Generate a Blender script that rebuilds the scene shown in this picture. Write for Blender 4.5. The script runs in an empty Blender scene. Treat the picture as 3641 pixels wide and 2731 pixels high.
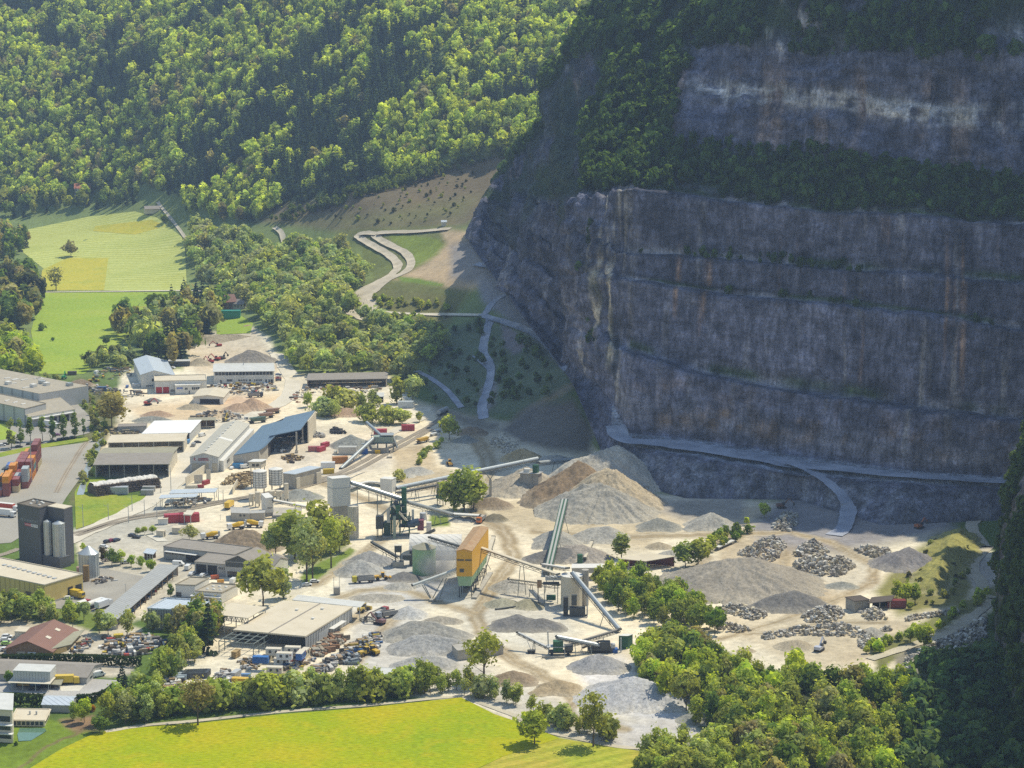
import bpy, math, random
import numpy as np
from mathutils import Vector, Matrix
from mathutils.geometry import delaunay_2d_cdt

random.seed(7); RNG = np.random.default_rng(7)
SC = bpy.context.scene
COL = SC.collection
# ------------------------------------------------------------------ camera model (photograph is 3641 x 2731)
W0, H0, FPX, CAMZ = 3641.0, 2731.0, 7500.0, 255.0
CX, CY = W0 / 2, H0 / 2
PITCH = math.atan(CY / FPX)                       # the horizon lies on the upper edge of the frame
CP, SP = math.cos(PITCH), math.sin(PITCH)

def ray(px, py):
    """direction through a pixel, scaled to one metre forward"""
    a, b = (px - CX) / FPX, (py - CY) / FPX
    y = CP - b * SP
    return a / y, 1.0, (-SP - b * CP) / y
def P(px, py, z=0.0):
    rx, _, rz = ray(px, py)
    Y = (z - CAMZ) / rz
    return rx * Y, Y
def P3(px, py, z=0.0):
    X, Y = P(px, py, z)
    return Vector((X, Y, z))
def PD(px, py, Y):
    """the point of the pixel's ray at forward distance Y"""
    rx, _, rz = ray(px, py)
    return Vector((rx * Y, Y, CAMZ + rz * Y))
def proj(X, Y, Z):
    d = Y * CP - (Z - CAMZ) * SP
    return CX + FPX * X / d, CY - FPX * (Y * SP + (Z - CAMZ) * CP) / d
def sc_at(py, z=0.0):
    """pixels per metre on the level z at a picture row"""
    X, Y = P(CX, py, z)
    return FPX / (Y * CP - (z - CAMZ) * SP)
def hgt(px, yb, yt, z=0.0):
    """height of an upright whose foot is at row yb and whose top is at row yt"""
    X, Y = P(px, yb, z)
    return PD(px, yt, Y).z - z

# ------------------------------------------------------------------ noise
def vnoise(x, y, s, seed=0):
    """smooth 2-d value noise, arrays in, 0..1 out"""
    x = np.asarray(x, float) / s; y = np.asarray(y, float) / s
    xi = np.floor(x).astype(np.int64); yi = np.floor(y).astype(np.int64)
    fx = x - xi; fy = y - yi
    fx = fx * fx * (3 - 2 * fx); fy = fy * fy * (3 - 2 * fy)
    def h(a, b):
        n = (a * 374761393 + b * 668265263 + seed * 1442695041) & 0xFFFFFFFF
        n = ((n ^ (n >> 13)) * 1274126177) & 0xFFFFFFFF
        return ((n ^ (n >> 16)) & 0xFFFF) / 65535.0
    return (h(xi, yi) * (1 - fx) + h(xi + 1, yi) * fx) * (1 - fy) + (h(xi, yi + 1) * (1 - fx) + h(xi + 1, yi + 1) * fx) * fy
def fnoise(x, y, s, seed=0, o=4):
    t, a, n = 0.0, 1.0, 0.0
    for k in range(o):
        t = t + a * vnoise(x, y, s / 2 ** k, seed + 17 * k); n += a; a *= 0.55
    return t / n
def inpoly(px, py, poly):
    r = np.zeros(px.shape, bool)
    n = len(poly)
    for i in range(n):
        x0, y0 = poly[i]; x1, y1 = poly[(i + 1) % n]
        if y0 == y1: continue
        c = ((y0 > py) != (y1 > py)) & (px < (x1 - x0) * (py - y0) / (y1 - y0) + x0)
        r ^= c
    return r
def segdist(px, py, line):
    d = np.full(px.shape, 1e9)
    for (x0, y0), (x1, y1) in zip(line, line[1:]):
        dx, dy = x1 - x0, y1 - y0
        t = np.clip(((px - x0) * dx + (py - y0) * dy) / max(dx * dx + dy * dy, 1e-9), 0, 1)
        d = np.minimum(d, np.hypot(px - x0 - t * dx, py - y0 - t * dy))
    return d

# ------------------------------------------------------------------ terrain
TC = []
def tc(*pts): TC.extend(pts)
for x in range(-900, 1500, 300):
    for y in (1330, 1450, 1600, 1900, 2300, 2700, 3000): tc((x, y, 0))
for x in range(1500, 3700, 260):
    for y in (2000, 2300, 2700, 3000): tc((x, y, 0))
tc((1500, 1420, 0), (1550, 1500, 0), (1800, 1750, 0), (2100, 1880, 0), (2400, 1850, 0), (2800, 1900, 0), (3000, 1950, 0),
   (4300, 2400, 0), (4300, 2900, 0), (4200, 2000, 5),
   # back meadows
   (-900, 1000, 4), (0, 1100, 2), (400, 1050, 2), (650, 1040, 6), (0, 900, 10), (300, 850, 16), (650, 880, 18), (300, 770, 24), (600, 790, 30), (-900, 780, 24),
   # forest foot and mountain side
   (-900, 690, 36), (0, 690, 38), (400, 700, 42), (700, 740, 46), (900, 770, 48), (1000, 780, 52), 
   (1250, 700, 82), (1400, 600, 100), (1700, 600, 104),
   # hill of the looping road
   (1600, 830, 62), (1450, 820, 60), (1300, 830, 56), (1250, 1000, 34), (1240, 1130, 20), (1350, 1150, 17), (1600, 1100, 24), (1500, 1000, 38), (1500, 900, 49),
   (1100, 1000, 22), (1000, 1100, 10), (800, 1000, 10), (800, 1150, 3), (1000, 1250, 2), (1150, 1330, 1), (1400, 1250, 6), (1000, 900, 27), (1150, 850, 42), (800, 860, 30),
   (1700, 1250, 15), (1700, 1000, 45), (1850, 1150, 32), (1950, 1280, 26), (1700, 1400, 7), (2010, 1340, 30), (1800, 900, 62), (1900, 1450, 14), (1800, 1520, 5), (2040, 1440, 24), (2040, 1540, 18),
   (1760, 1600, 1))
TY = [(-900, 345, 2560), (0, 345, 2547), (500, 370, 2400), (1000, 400, 2190), (1400, 420, 2040), (-900, 0, 2790), (0, 0, 2770), (600, 0, 2620), (1000, 0, 2440), (1400, 0, 2290),
      (2000, 30, 2120), (1900, 300, 2010), (1750, 450, 1960), (-900, -300, 3050), (0, -300, 3020), (1000, -300, 2700), (2000, -300, 2450), (2600, -300, 2450)]
_tp = np.array([(*P(a, b, c), c) for a, b, c in TC] + [tuple(PD(a, b, c)) for a, b, c in TY])
def _tfit():
    d = np.hypot(_tp[:, None, 0] - _tp[None, :, 0], _tp[:, None, 1] - _tp[None, :, 1])
    n = len(_tp)
    A = np.zeros((n + 3, n + 3)); A[:n, :n] = -d + np.eye(n) * -8.0
    A[:n, n] = 1; A[:n, n + 1] = _tp[:, 0] / 1000; A[:n, n + 2] = _tp[:, 1] / 1000
    A[n:, :n] = A[:n, n:].T
    return np.linalg.solve(A, np.concatenate([_tp[:, 2], np.zeros(3)]))
_tw = _tfit()
def TH(X, Y):
    """terrain height, arrays in"""
    X = np.asarray(X, float); Y = np.asarray(Y, float)
    sh = X.shape; x = X.ravel(); y = Y.ravel(); out = np.empty(x.size)
    n = len(_tp)
    for i in range(0, x.size, 40000):
        a, b = x[i:i + 40000], y[i:i + 40000]
        d = np.hypot(a[:, None] - _tp[None, :, 0], b[:, None] - _tp[None, :, 1])
        out[i:i + 40000] = -d @ _tw[:n] + _tw[n] + _tw[n + 1] * a / 1000 + _tw[n + 2] * b / 1000
    m = np.clip((Y.ravel() - 1180) / 120, 0, 1) + np.clip((x - 0.045 * y + 8) / 25, 0, 1) * np.clip((y - 1120) / 40, 0, 1)
    m = np.clip(m, 0, 1)
    out = np.maximum(out - 1.5, 0) * m
    steep = np.clip((out - 40) / 60, 0, 1)
    out = out + steep * (fnoise(x, y, 130, 5, 3) - 0.5) * 9
    return out.reshape(sh)
def TH1(X, Y): return float(TH(np.array([X]), np.array([Y]))[0])
def G(px, py):
    """the terrain point seen at a pixel"""
    X, Y = P(px, py, 0.0)
    if Y < 1150: return Vector((X, Y, 0.0))
    rx, _, rz = ray(px, py)
    ys = np.arange(1100, 3400, 4.0)
    zs = CAMZ + rz * ys
    th = TH(rx * ys, ys)
    k = np.argmax(zs < th) if (zs < th).any() else len(ys) - 1
    if k > 0:
        a, b = zs[k - 1] - th[k - 1], zs[k] - th[k]
        yy = ys[k - 1] + 4.0 * a / max(a - b, 1e-6)
    else: yy = ys[0]
    return Vector((rx * yy, yy, TH1(rx * yy, yy)))

# ------------------------------------------------------------------ meshes
class MB:
    def __init__(s): s.v, s.f = [], []
    def add(s, vs, fs):
        b = len(s.v); s.v.extend([tuple(v) for v in vs]); s.f.extend([tuple(b + i for i in f) for f in fs]); return s
    def poly(s, pts): return s.add(pts, [range(len(pts))])
    def para(s, O, u, v, w):
        O, u, v, w = Vector(O), Vector(u), Vector(v), Vector(w)
        if u.cross(v).dot(w) < 0: u, v = v, u
        p = [O, O + u, O + u + v, O + v]
        return s.add(p + [q + w for q in p], [(3, 2, 1, 0), (4, 5, 6, 7), (0, 1, 5, 4), (1, 2, 6, 5), (2, 3, 7, 6), (3, 0, 4, 7)])
    def box(s, x0, y0, z0, x1, y1, z1): return s.para((x0, y0, z0), (x1 - x0, 0, 0), (0, y1 - y0, 0), (0, 0, z1 - z0))
    def beam(s, p0, p1, w, h=None):
        p0, p1 = Vector(p0), Vector(p1); d = p1 - p0; h = h or w
        a = d.cross(Vector((0, 0, 1)))
        a = Vector((1, 0, 0)) if a.length < 1e-4 * d.length or a.length < 1e-6 else a.normalized()
        b = a.cross(d).normalized()
        return s.para(p0 - a * w / 2 - b * h / 2, a * w, b * h, d)
    def cyl(s, p0, p1, r0, r1=None, n=12, cap=True):
        p0, p1 = Vector(p0), Vector(p1); r1 = r0 if r1 is None else r1; d = (p1 - p0).normalized()
        a = d.orthogonal().normalized(); b = d.cross(a)
        vs = [p + (a * math.cos(t * 2 * math.pi / n) + b * math.sin(t * 2 * math.pi / n)) * r for p, r in ((p0, r0), (p1, r1)) for t in range(n)]
        fs = [(i, (i + 1) % n, n + (i + 1) % n, n + i) for i in range(n)]
        if cap: fs += [tuple(range(n - 1, -1, -1)), tuple(range(n, 2 * n))]
        return s.add(vs, fs)
    def lathe(s, prof, n=24, c=(0, 0, 0)):
        vs = [(c[0] + r * math.cos(2 * math.pi * t / n), c[1] + r * math.sin(2 * math.pi * t / n), c[2] + z) for r, z in prof for t in range(n)]
        fs = [(k * n + t, k * n + (t + 1) % n, (k + 1) * n + (t + 1) % n, (k + 1) * n + t) for k in range(len(prof) - 1) for t in range(n)]
        m = len(prof) - 1
        fs.append(tuple(range(n - 1, -1, -1))); fs.append(tuple(range(m * n, m * n + n)))
        return s.add(vs, fs)
    def side(s, prof, y0, y1):
        """a side profile (x, z), anticlockwise seen from -y, drawn across from y0 to y1"""
        n = len(prof)
        vs = [(x, y0, z) for x, z in prof] + [(x, y1, z) for x, z in prof]
        return s.add(vs, [tuple(range(n)), tuple(range(2 * n - 1, n - 1, -1))] + [(i, n + i, n + (i + 1) % n, (i + 1) % n) for i in range(n)])
    def prism(s, pts, z0, z1):
        n = len(pts)
        return s.add([(p[0], p[1], z0) for p in pts] + [(p[0], p[1], z1) for p in pts],
                     [tuple(range(n - 1, -1, -1)), tuple(range(n, 2 * n))] + [(i, (i + 1) % n, n + (i + 1) % n, n + i) for i in range(n)])
    def build(s, name, mat, parent=None, origin=(0, 0, 0), smooth=False):
        me = bpy.data.meshes.new(name)
        o = Vector(origin)
        me.from_pydata([(v[0] - o.x, v[1] - o.y, v[2] - o.z) for v in s.v], [], s.f)
        if smooth: me.polygons.foreach_set('use_smooth', [True] * len(me.polygons))
        me.materials.append(mat)
        return link(name, me, parent, None if parent else o)
def link(name, me, parent=None, loc=None):
    ob = bpy.data.objects.new(name, me); COL.objects.link(ob)
    if parent is not None: ob.parent = parent
    if loc is not None: ob.location = loc
    return ob
def tag(o, label=None, cat=None, group=None, kind=None):
    for k, v in (('label', label), ('category', cat), ('group', group), ('kind', kind)):
        if v: o[k] = v
    return o
def empty(name, loc, label, cat, group=None, rz=0.0):
    o = bpy.data.objects.new(name, None); COL.objects.link(o); o.location = loc; o.rotation_euler = (0, 0, rz)
    o.empty_display_size = 1
    return tag(o, label, cat, group)
KIDS = {}
def copy_tree(o, parent=None):
    c = o.copy(); COL.objects.link(c)
    if parent is not None: c.parent = parent
    for ch in o.children: copy_tree(ch, c)
    return c
def npmesh(name, V, F, mat, cols=None, smooth=True):
    """mesh from arrays; F is n x 4 (or n x 3); cols is per vertex n x 3"""
    me = bpy.data.meshes.new(name)
    V = np.asarray(V, np.float32); F = np.asarray(F, np.int32); k = F.shape[1]
    me.vertices.add(len(V)); me.vertices.foreach_set('co', V.ravel())
    me.loops.add(F.size); me.loops.foreach_set('vertex_index', F.ravel())
    me.polygons.add(len(F)); me.polygons.foreach_set('loop_start', np.arange(0, F.size, k, dtype=np.int32))
    me.polygons.foreach_set('use_smooth', np.full(len(F), smooth))
    if cols is not None:
        at = me.attributes.new('tint', 'FLOAT_COLOR', 'POINT')
        at.data.foreach_set('color', np.concatenate([np.asarray(cols, np.float32), np.ones((len(V), 1), np.float32)], 1).ravel())
    me.update(calc_edges=True); me.validate()
    me.materials.append(mat)
    return me
def gridfaces(nr, nc):
    i = np.arange(nr * nc).reshape(nr, nc)
    return np.stack([i[:-1, :-1].ravel(), i[:-1, 1:].ravel(), i[1:, 1:].ravel(), i[1:, :-1].ravel()], 1)

# ------------------------------------------------------------------ materials
MATS = {}
class NT:
    def __init__(s, name):
        s.m = bpy.data.materials.new(name); s.m.use_nodes = True; s.t = s.m.node_tree; s.t.nodes.clear()
        s.out = s.t.nodes.new('ShaderNodeOutputMaterial')
    def n(s, typ, **kw):
        nd = s.t.nodes.new(typ)
        for k, v in kw.items():
            if k in nd.inputs: nd.inputs[k].default_value = v
            else: setattr(nd, k, v)
        return nd
    def l(s, a, b): s.t.links.new(a, b)
    def bsdf(s, rough=0.8, metal=0.0, spec=0.3):
        b = s.n('ShaderNodeBsdfPrincipled'); b.inputs['Roughness'].default_value = rough; b.inputs['Metallic'].default_value = metal
        b.inputs['Specular IOR Level'].default_value = spec
        s.l(b.outputs[0], s.out.inputs[0]); return b
    def noise(s, scale, vec=None, detail=3.0):
        t = s.n('ShaderNodeTexNoise'); t.inputs['Scale'].default_value = scale; t.inputs['Detail'].default_value = detail
        if vec is not None: s.l(vec, t.inputs['Vector'])
        return t.outputs[0]
    def ramp(s, fac, stops):
        r = s.n('ShaderNodeValToRGB'); e = r.color_ramp.elements
        while len(e) < len(stops): e.new(0.5)
        for k, (p, c) in enumerate(stops): e[k].position = p; e[k].color = (*c, 1)
        s.l(fac, r.inputs[0]); return r.outputs[0]
    def mix(s, a, b, fac, mode='MIX'):
        m = s.n('ShaderNodeMix', data_type='RGBA', blend_type=mode)
        for sock, v in ((m.inputs[6], a), (m.inputs[7], b), (m.inputs[0], fac)):
            if hasattr(v, 'links') or hasattr(v, 'is_linked'): s.l(v, sock)
            else: sock.default_value = (*v, 1) if isinstance(v, tuple) else v
        return m.outputs[2]
    def bump(s, h, strength, dist, b):
        n = s.n('ShaderNodeBump'); n.inputs['Strength'].default_value = strength; n.inputs['Distance'].default_value = dist
        s.l(h, n.inputs['Height']); s.l(n.outputs[0], b.inputs['Normal'])
def paint(name, col, rough=0.6, dirt=0.35, dcol=None, scale=0.25, metal=0.0, spec=0.3, ribs=None, obj=False):
    """weathered paint, sheet metal or masonry: patchy tone, dirt runs, optional standing ribs every `ribs` metres along x+y"""
    if name in MATS: return MATS[name]
    t = NT(name); b = t.bsdf(rough, metal, spec)
    tc_ = t.n('ShaderNodeTexCoord').outputs['Object']
    base = col
    if obj:
        oi = t.n('ShaderNodeObjectInfo'); base = oi.outputs['Color']
    n1 = t.noise(scale, tc_, 5.0)
    mp = t.n('ShaderNodeMapping'); mp.inputs['Scale'].default_value = (1.3, 1.3, 0.08); t.l(tc_, mp.inputs['Vector'])
    n2 = t.noise(1.0, mp.outputs[0], 3.0)
    f1 = t.ramp(n1, [(0.35, (0, 0, 0)), (0.75, (1, 1, 1))]); f2 = t.ramp(n2, [(0.45, (0, 0, 0)), (0.8, (1, 1, 1))])
    dc = dcol or tuple(c * 0.6 for c in col)
    m1 = t.mix(base, dc, t.mix((0, 0, 0), f1, dirt)) if not obj else t.mix(base, (0.1, 0.08, 0.06), t.mix((0, 0, 0), f1, dirt * 0.6))
    m2 = t.mix(m1, dc if not obj else (0.08, 0.07, 0.06), t.mix((0, 0, 0), f2, dirt * 0.6))
    if ribs:
        sx = t.n('ShaderNodeSeparateXYZ'); t.l(tc_, sx.inputs[0])
        ad = t.n('ShaderNodeMath', operation='ADD'); t.l(sx.outputs[0], ad.inputs[0]); t.l(sx.outputs[1], ad.inputs[1])
        md = t.n('ShaderNodeMath', operation='PINGPONG'); t.l(ad.outputs[0], md.inputs[0]); md.inputs[1].default_value = ribs / 2
        gt = t.n('ShaderNodeMath', operation='LESS_THAN'); t.l(md.outputs[0], gt.inputs[0]); gt.inputs[1].default_value = ribs * 0.09
        m2 = t.mix(m2, tuple(c * 0.62 for c in col), gt.outputs[0])
    t.l(m2, b.inputs['Base Color'])
    MATS[name] = t.m; return t.m
def flat(name, col, rough=0.5, metal=0.0, spec=0.3):
    if name in MATS: return MATS[name]
    t = NT(name); b = t.bsdf(rough, metal, spec)
    n = t.noise(0.9, t.n('ShaderNodeTexCoord').outputs['Object'], 4.0)
    c = t.ramp(n, [(0.3, tuple(x * 0.8 for x in col)), (0.7, tuple(min(1, x * 1.12) for x in col))])
    t.l(c, b.inputs['Base Color']); MATS[name] = t.m; return t.m
def tinted(name, rough=0.95, grain=1.0, amt=0.35, bump=0.0, fine=6.0, spec=0.15):
    """surface coloured by its `tint` attribute, broken up by two sizes of grain"""
    t = NT(name); b = t.bsdf(rough, 0, spec)
    a = t.n('ShaderNodeAttribute'); a.attribute_name = 'tint'
    tc_ = t.n('ShaderNodeTexCoord').outputs['Object']
    n1 = t.noise(grain, tc_, 6.0); n2 = t.noise(grain * fine, tc_, 2.0)
    g = t.mix(n1, n2, 0.45)
    r = t.ramp(g, [(0.3, (1 - amt,) * 3), (0.7, (1 + amt,) * 3)])
    t.l(t.mix(a.outputs[0], r, 1.0, 'MULTIPLY'), b.inputs['Base Color'])
    if bump: t.bump(g, 1.0, bump, b)
    MATS[name] = t.m; return t.m
def leafmat(name, trans=0.35):
    """leaves: the card's tint times the tree's own colour, part of the light passing through"""
    t = NT(name)
    a = t.n('ShaderNodeAttribute'); a.attribute_name = 'tint'
    oi = t.n('ShaderNodeObjectInfo')
    c = t.mix(a.outputs[0], oi.outputs['Color'], 1.0, 'MULTIPLY')
    d = t.n('ShaderNodeBsdfDiffuse'); tr = t.n('ShaderNodeBsdfTranslucent')
    t.l(c, d.inputs[0]); t.l(t.mix(c, (1.25, 1.2, 0.5), 1.0, 'MULTIPLY'), tr.inputs[0])
    m = t.n('ShaderNodeMixShader'); m.inputs[0].default_value = trans
    t.l(d.outputs[0], m.inputs[1]); t.l(tr.outputs[0], m.inputs[2]); t.l(m.outputs[0], t.out.inputs[0])
    MATS[name] = t.m; return t.m
# ------------------------------------------------------------------ ground, one sheet out to the horizon, painted by region
def Garr(pts):
    pts = np.asarray(pts, float)
    a, b = (pts[:, 0] - CX) / FPX, (pts[:, 1] - CY) / FPX
    yy = CP - b * SP; rx = a / yy; rz = (-SP - b * CP) / yy
    ys = np.arange(1150, 3400, 6.0)
    th = TH(rx[:, None] * ys, np.broadcast_to(ys, (len(pts), len(ys))))
    below = (CAMZ + rz[:, None] * ys) < th
    k = np.argmax(below, 1); k = np.where(below.any(1), np.maximum(k, 1), len(ys) - 1)
    i = np.arange(len(pts))
    g0 = CAMZ + rz * ys[k - 1] - th[i, k - 1]; g1 = CAMZ + rz * ys[k] - th[i, k]
    Y = ys[k - 1] + 6.0 * np.clip(g0 / np.maximum(g0 - g1, 1e-6), 0, 1)
    Yf = CAMZ / np.maximum(-rz, 1e-3)
    Y = np.where(Yf < 1160, Yf, Y)
    X = rx * Y
    return np.stack([X, Y, TH(X, Y)], 1)

GREEN_DK, GREEN_MD, GREEN_LT = (0.030, 0.050, 0.014), (0.085, 0.13, 0.025), (0.17, 0.25, 0.035)
GRAVEL, PALE, TAN, GREY, DGREY, SAND, EARTH = (0.62, 0.545, 0.40), (0.68, 0.61, 0.47), (0.42, 0.35, 0.22), (0.38, 0.36, 0.31), (0.20, 0.19, 0.18), (0.55, 0.42, 0.25), (0.20, 0.15, 0.10)
GP = []   # (polygon or line, width or None, colour, softness px, strength)
def area(poly, col, soft=8, k=1.0): GP.append((poly, None, col, soft, k))
def stroke(line, w, col, soft=6, k=1.0): GP.append((line, w, col, soft, k))
# valley floor greens
area([(-1500, 1345), (5000, 1345), (5000, 4000), (-1500, 4000)], GREEN_MD, 30)
# brown cleared slope beside the forest, and the hill of the looping road
area([(900, 790), (1010, 720), (1180, 700), (1300, 650), (1480, 610), (1650, 570), (1820, 540), (1800, 700), (1660, 800), (1480, 830), (1250, 830), (1050, 800)], (0.135, 0.108, 0.062), 14)
area([(960, 780), (1240, 815), (1480, 800), (1640, 770), (1700, 700), (1560, 720), (1300, 760)], (0.16, 0.16, 0.06), 26, .7)
area([(1210, 815), (1600, 800), (1720, 860), (1700, 1000), (1600, 1140), (1560, 1240), (1500, 1250), (1240, 1160), (1230, 1060), (1380, 960)], (0.13, 0.14, 0.045), 10)
area([(1375, 832), (1480, 838), (1560, 850), (1590, 880), (1570, 910), (1470, 955), (1462, 900), (1400, 860)], (0.15, 0.19, 0.03), 4)
area([(1290, 850), (1380, 900), (1420, 950), (1330, 990), (1290, 920)], (0.12, 0.14, 0.035), 8)
area([(1480, 955), (1560, 900), (1590, 860), (1560, 815), (1660, 820), (1760, 900), (1790, 1000), (1680, 1030), (1600, 1025), (1480, 990), (1400, 990)], (0.38, 0.29, 0.18), 10)
area([(1600, 870), (1700, 850), (1800, 930), (1830, 1040), (1700, 1010), (1600, 990)], (0.22, 0.20, 0.18), 14)
area([(1405, 980), (1480, 990), (1580, 1010), (1570, 1018), (1430, 1000)], (0.13, 0.2, 0.03), 3)
area([(1330, 1020), (1500, 1040), (1640, 1060), (1600, 1150), (1320, 1090)], (0.13, 0.13, 0.045), 8)
area([(1240, 1120), (1500, 1140), (1560, 1160), (1500, 1230), (1380, 1180)], (0.12, 0.14, 0.04), 8)
# shaded valley under the cliff
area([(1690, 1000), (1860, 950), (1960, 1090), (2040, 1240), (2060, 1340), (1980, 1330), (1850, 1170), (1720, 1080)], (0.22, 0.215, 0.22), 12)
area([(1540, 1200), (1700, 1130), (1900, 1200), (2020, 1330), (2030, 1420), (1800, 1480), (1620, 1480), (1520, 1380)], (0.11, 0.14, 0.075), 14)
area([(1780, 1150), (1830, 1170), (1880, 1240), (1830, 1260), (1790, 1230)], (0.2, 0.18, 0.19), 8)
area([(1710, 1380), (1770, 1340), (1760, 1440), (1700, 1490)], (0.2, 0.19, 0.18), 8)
stroke([(1750, 1560), (1850, 1480), (1960, 1410), (2030, 1370)], 34, (0.26, 0.22, 0.14), 16)
# the works: pale dusty gravel
area([(430, 1330), (500, 1310), (650, 1315), (690, 1190), (900, 1165), (960, 1200), (1010, 1310), (1060, 1330), (1380, 1330), (1470, 1420), (1560, 1450), (1660, 1480), (1800, 1500), (2050, 1540),
      (2300, 1750), (2750, 1780), (3300, 1850), (3570, 1980), (3560, 2150), (3150, 2390), (2800, 2420), (2550, 2300), (2250, 2330), (2260, 2390), (2450, 2560), (2640, 2760), (2100, 2650), (1900, 2590), (1650, 2500),
      (1300, 2440), (620, 2470), (560, 2440), (660, 2330), (760, 2240), (500, 2200), (350, 2240), (330, 2080), (270, 1960), (265, 1880), (520, 1790), (560, 1700), (330, 1690), (330, 1560), (410, 1440)], GRAVEL, 10)
area([(640, 1200), (900, 1165), (990, 1300), (980, 1350), (700, 1330)], (0.50, 0.42, 0.30), 10)
area([(440, 1440), (760, 1420), (1000, 1400), (990, 1480), (700, 1500), (500, 1490)], (0.52, 0.40, 0.25), 14)
area([(760, 1430), (840, 1400), (940, 1430), (900, 1470)], (0.50, 0.36, 0.24), 14)
area([(860, 1560), (1180, 1540), (1400, 1560), (1400, 1650), (1200, 1700), (1000, 1700), (870, 1640)], (0.52, 0.46, 0.36), 18)
area([(1390, 1600), (1500, 1570), (1560, 1650), (1700, 1700), (1600, 1760), (1420, 1730)], (0.42, 0.34, 0.22), 14)
area([(1620, 1530), (1760, 1540), (1850, 1640), (1760, 1800), (1680, 1760), (1740, 1640)], (0.48, 0.41, 0.29), 14)
area([(1700, 1750), (2000, 1780), (2400, 1880), (2300, 1960), (1900, 1900), (1760, 1850)], (0.46, 0.38, 0.25), 26)
area([(2300, 1800), (2700, 1790), (2760, 1860), (2500, 1910), (2330, 1870)], (0.52, 0.43, 0.29), 18)
area([(1180, 1990), (1560, 2000), (1680, 2080), (1500, 2160), (1250, 2160)], (0.44, 0.41, 0.36), 30)
area([(1250, 2180), (1500, 2180), (1760, 2400), (2200, 2560), (2100, 2640), (1700, 2490), (1350, 2430), (1230, 2330)], (0.46, 0.43, 0.37), 30)
area([(1600, 2080), (1990, 2070), (2050, 2250), (1900, 2330), (1660, 2250)], (0.50, 0.46, 0.37), 30)
area([(2050, 2390), (2200, 2330), (2450, 2540), (2440, 2600), (2150, 2520)], (0.50, 0.485, 0.47), 22)
area([(2100, 2560), (2450, 2560), (2620, 2750), (2400, 2750), (2130, 2640)], (0.44, 0.41, 0.37), 20)
area([(2540, 1880), (2900, 1900), (3100, 1980), (3050, 2150), (2800, 2200), (2560, 2050)], (0.45, 0.37, 0.25), 20)
area([(2560, 2180), (2900, 2170), (3250, 2200), (3200, 2330), (2900, 2390), (2600, 2260)], (0.50, 0.42, 0.29), 16)
area([(2900, 1950), (3100, 2000), (3150, 2100), (3000, 2120), (2880, 2050)], (0.50, 0.45, 0.35), 20)
area([(3180, 2020), (3330, 1890), (3440, 1880), (3500, 2000), (3420, 2150), (3200, 2190), (3110, 2100)], (0.20, 0.19, 0.065), 14)
area([(3400, 1960), (3560, 1990), (3560, 2090), (3470, 2110)], (0.42, 0.38, 0.32), 10)
area([(2880, 1690), (3050, 1700), (3350, 1800), (3400, 1880), (3000, 1960), (2750, 1950), (2650, 1880)], (0.24, 0.225, 0.22), 22)
area([(2250, 1790), (2650, 1760), (2640, 1850), (2450, 1860)], (0.33, 0.29, 0.23), 14)
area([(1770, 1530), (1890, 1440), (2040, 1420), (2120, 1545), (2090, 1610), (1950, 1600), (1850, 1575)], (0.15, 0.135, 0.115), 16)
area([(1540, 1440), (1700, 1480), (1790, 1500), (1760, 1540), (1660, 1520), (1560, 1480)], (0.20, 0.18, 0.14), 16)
# wheel-worn haul roads over the gravel
for ln, w in (([(1690, 1560), (1740, 1640), (1715, 1760), (1690, 1830)], 60), ([(1690, 1830), (1790, 1880), (1830, 1980), (1760, 2080), (1690, 2180), (1730, 2280), (1830, 2350), (1960, 2420), (2060, 2490)], 58),
              ([(1690, 2180), (1560, 2140), (1400, 2090), (1280, 2100), (1180, 2130)], 46), ([(1120, 2080), (1260, 1990), (1380, 1900), (1420, 1840), (1330, 1790)], 46), ([(1330, 1790), (1200, 1740), (1130, 1700)], 46),
              ([(2060, 2490), (2010, 2520), (2060, 2570), (2230, 2590)], 50), ([(1900, 1890), (2200, 1910), (2500, 1900), (2660, 1890)], 40), ([(2500, 1960), (2640, 1900), (2800, 1890), (2960, 1930), (3110, 2010), (3100, 2070), (3000, 2120)], 40),
              ([(2780, 1960), (2800, 2050), (2900, 2120), (2940, 2150)], 34), ([(2560, 2270), (2760, 2210), (2930, 2150), (3010, 2110)], 38), ([(2650, 2260), (2900, 2220), (3130, 2210)], 30),
              ([(2260, 2130), (2420, 2060), (2520, 1980)], 40), ([(1830, 1750), (1960, 1800), (2100, 1860)], 36), ([(1270, 2350), (1330, 2260), (1420, 2190)], 40), ([(930, 2430), (1080, 2330), (1200, 2240), (1290, 2180)], 44)):
    stroke(ln, w, (0.30, 0.235, 0.14), 10, .95)
    stroke([(x, y - w * .16) for x, y in ln], 5, (0.50, 0.44, 0.33), 3, .65); stroke([(x, y + w * .16) for x, y in ln], 5, (0.50, 0.44, 0.33), 3, .65)
# soil and verge strips
area([(270, 1340), (420, 1390), (420, 1500), (330, 1640), (300, 1780), (240, 1800), (270, 1640), (310, 1500)], (0.13, 0.13, 0.05), 10)
area([(170, 2010), (350, 2060), (560, 2010), (540, 2060), (420, 2200), (330, 2210), (300, 2140), (0, 2110), (-50, 2020)], (0.30, 0.27, 0.22), 6)
area([(-100, 2150), (300, 2140), (330, 2200), (500, 2230), (480, 2400), (300, 2410), (-100, 2400)], (0.40, 0.355, 0.27), 6)
area([(270, 1880), (560, 1790), (640, 1870), (760, 1890), (900, 1960), (700, 2040), (560, 2100), (470, 2140), (350, 2060)], (0.40, 0.365, 0.29), 10)
area([(-100, 2120), (310, 2150), (380, 2240), (340, 2250), (240, 2210), (-100, 2200)], (0.12, 0.16, 0.03), 8)
area([(540, 2090), (600, 2080), (720, 2120), (880, 2140), (840, 2210), (520, 2180)], (0.46, 0.41, 0.32), 8)
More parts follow.
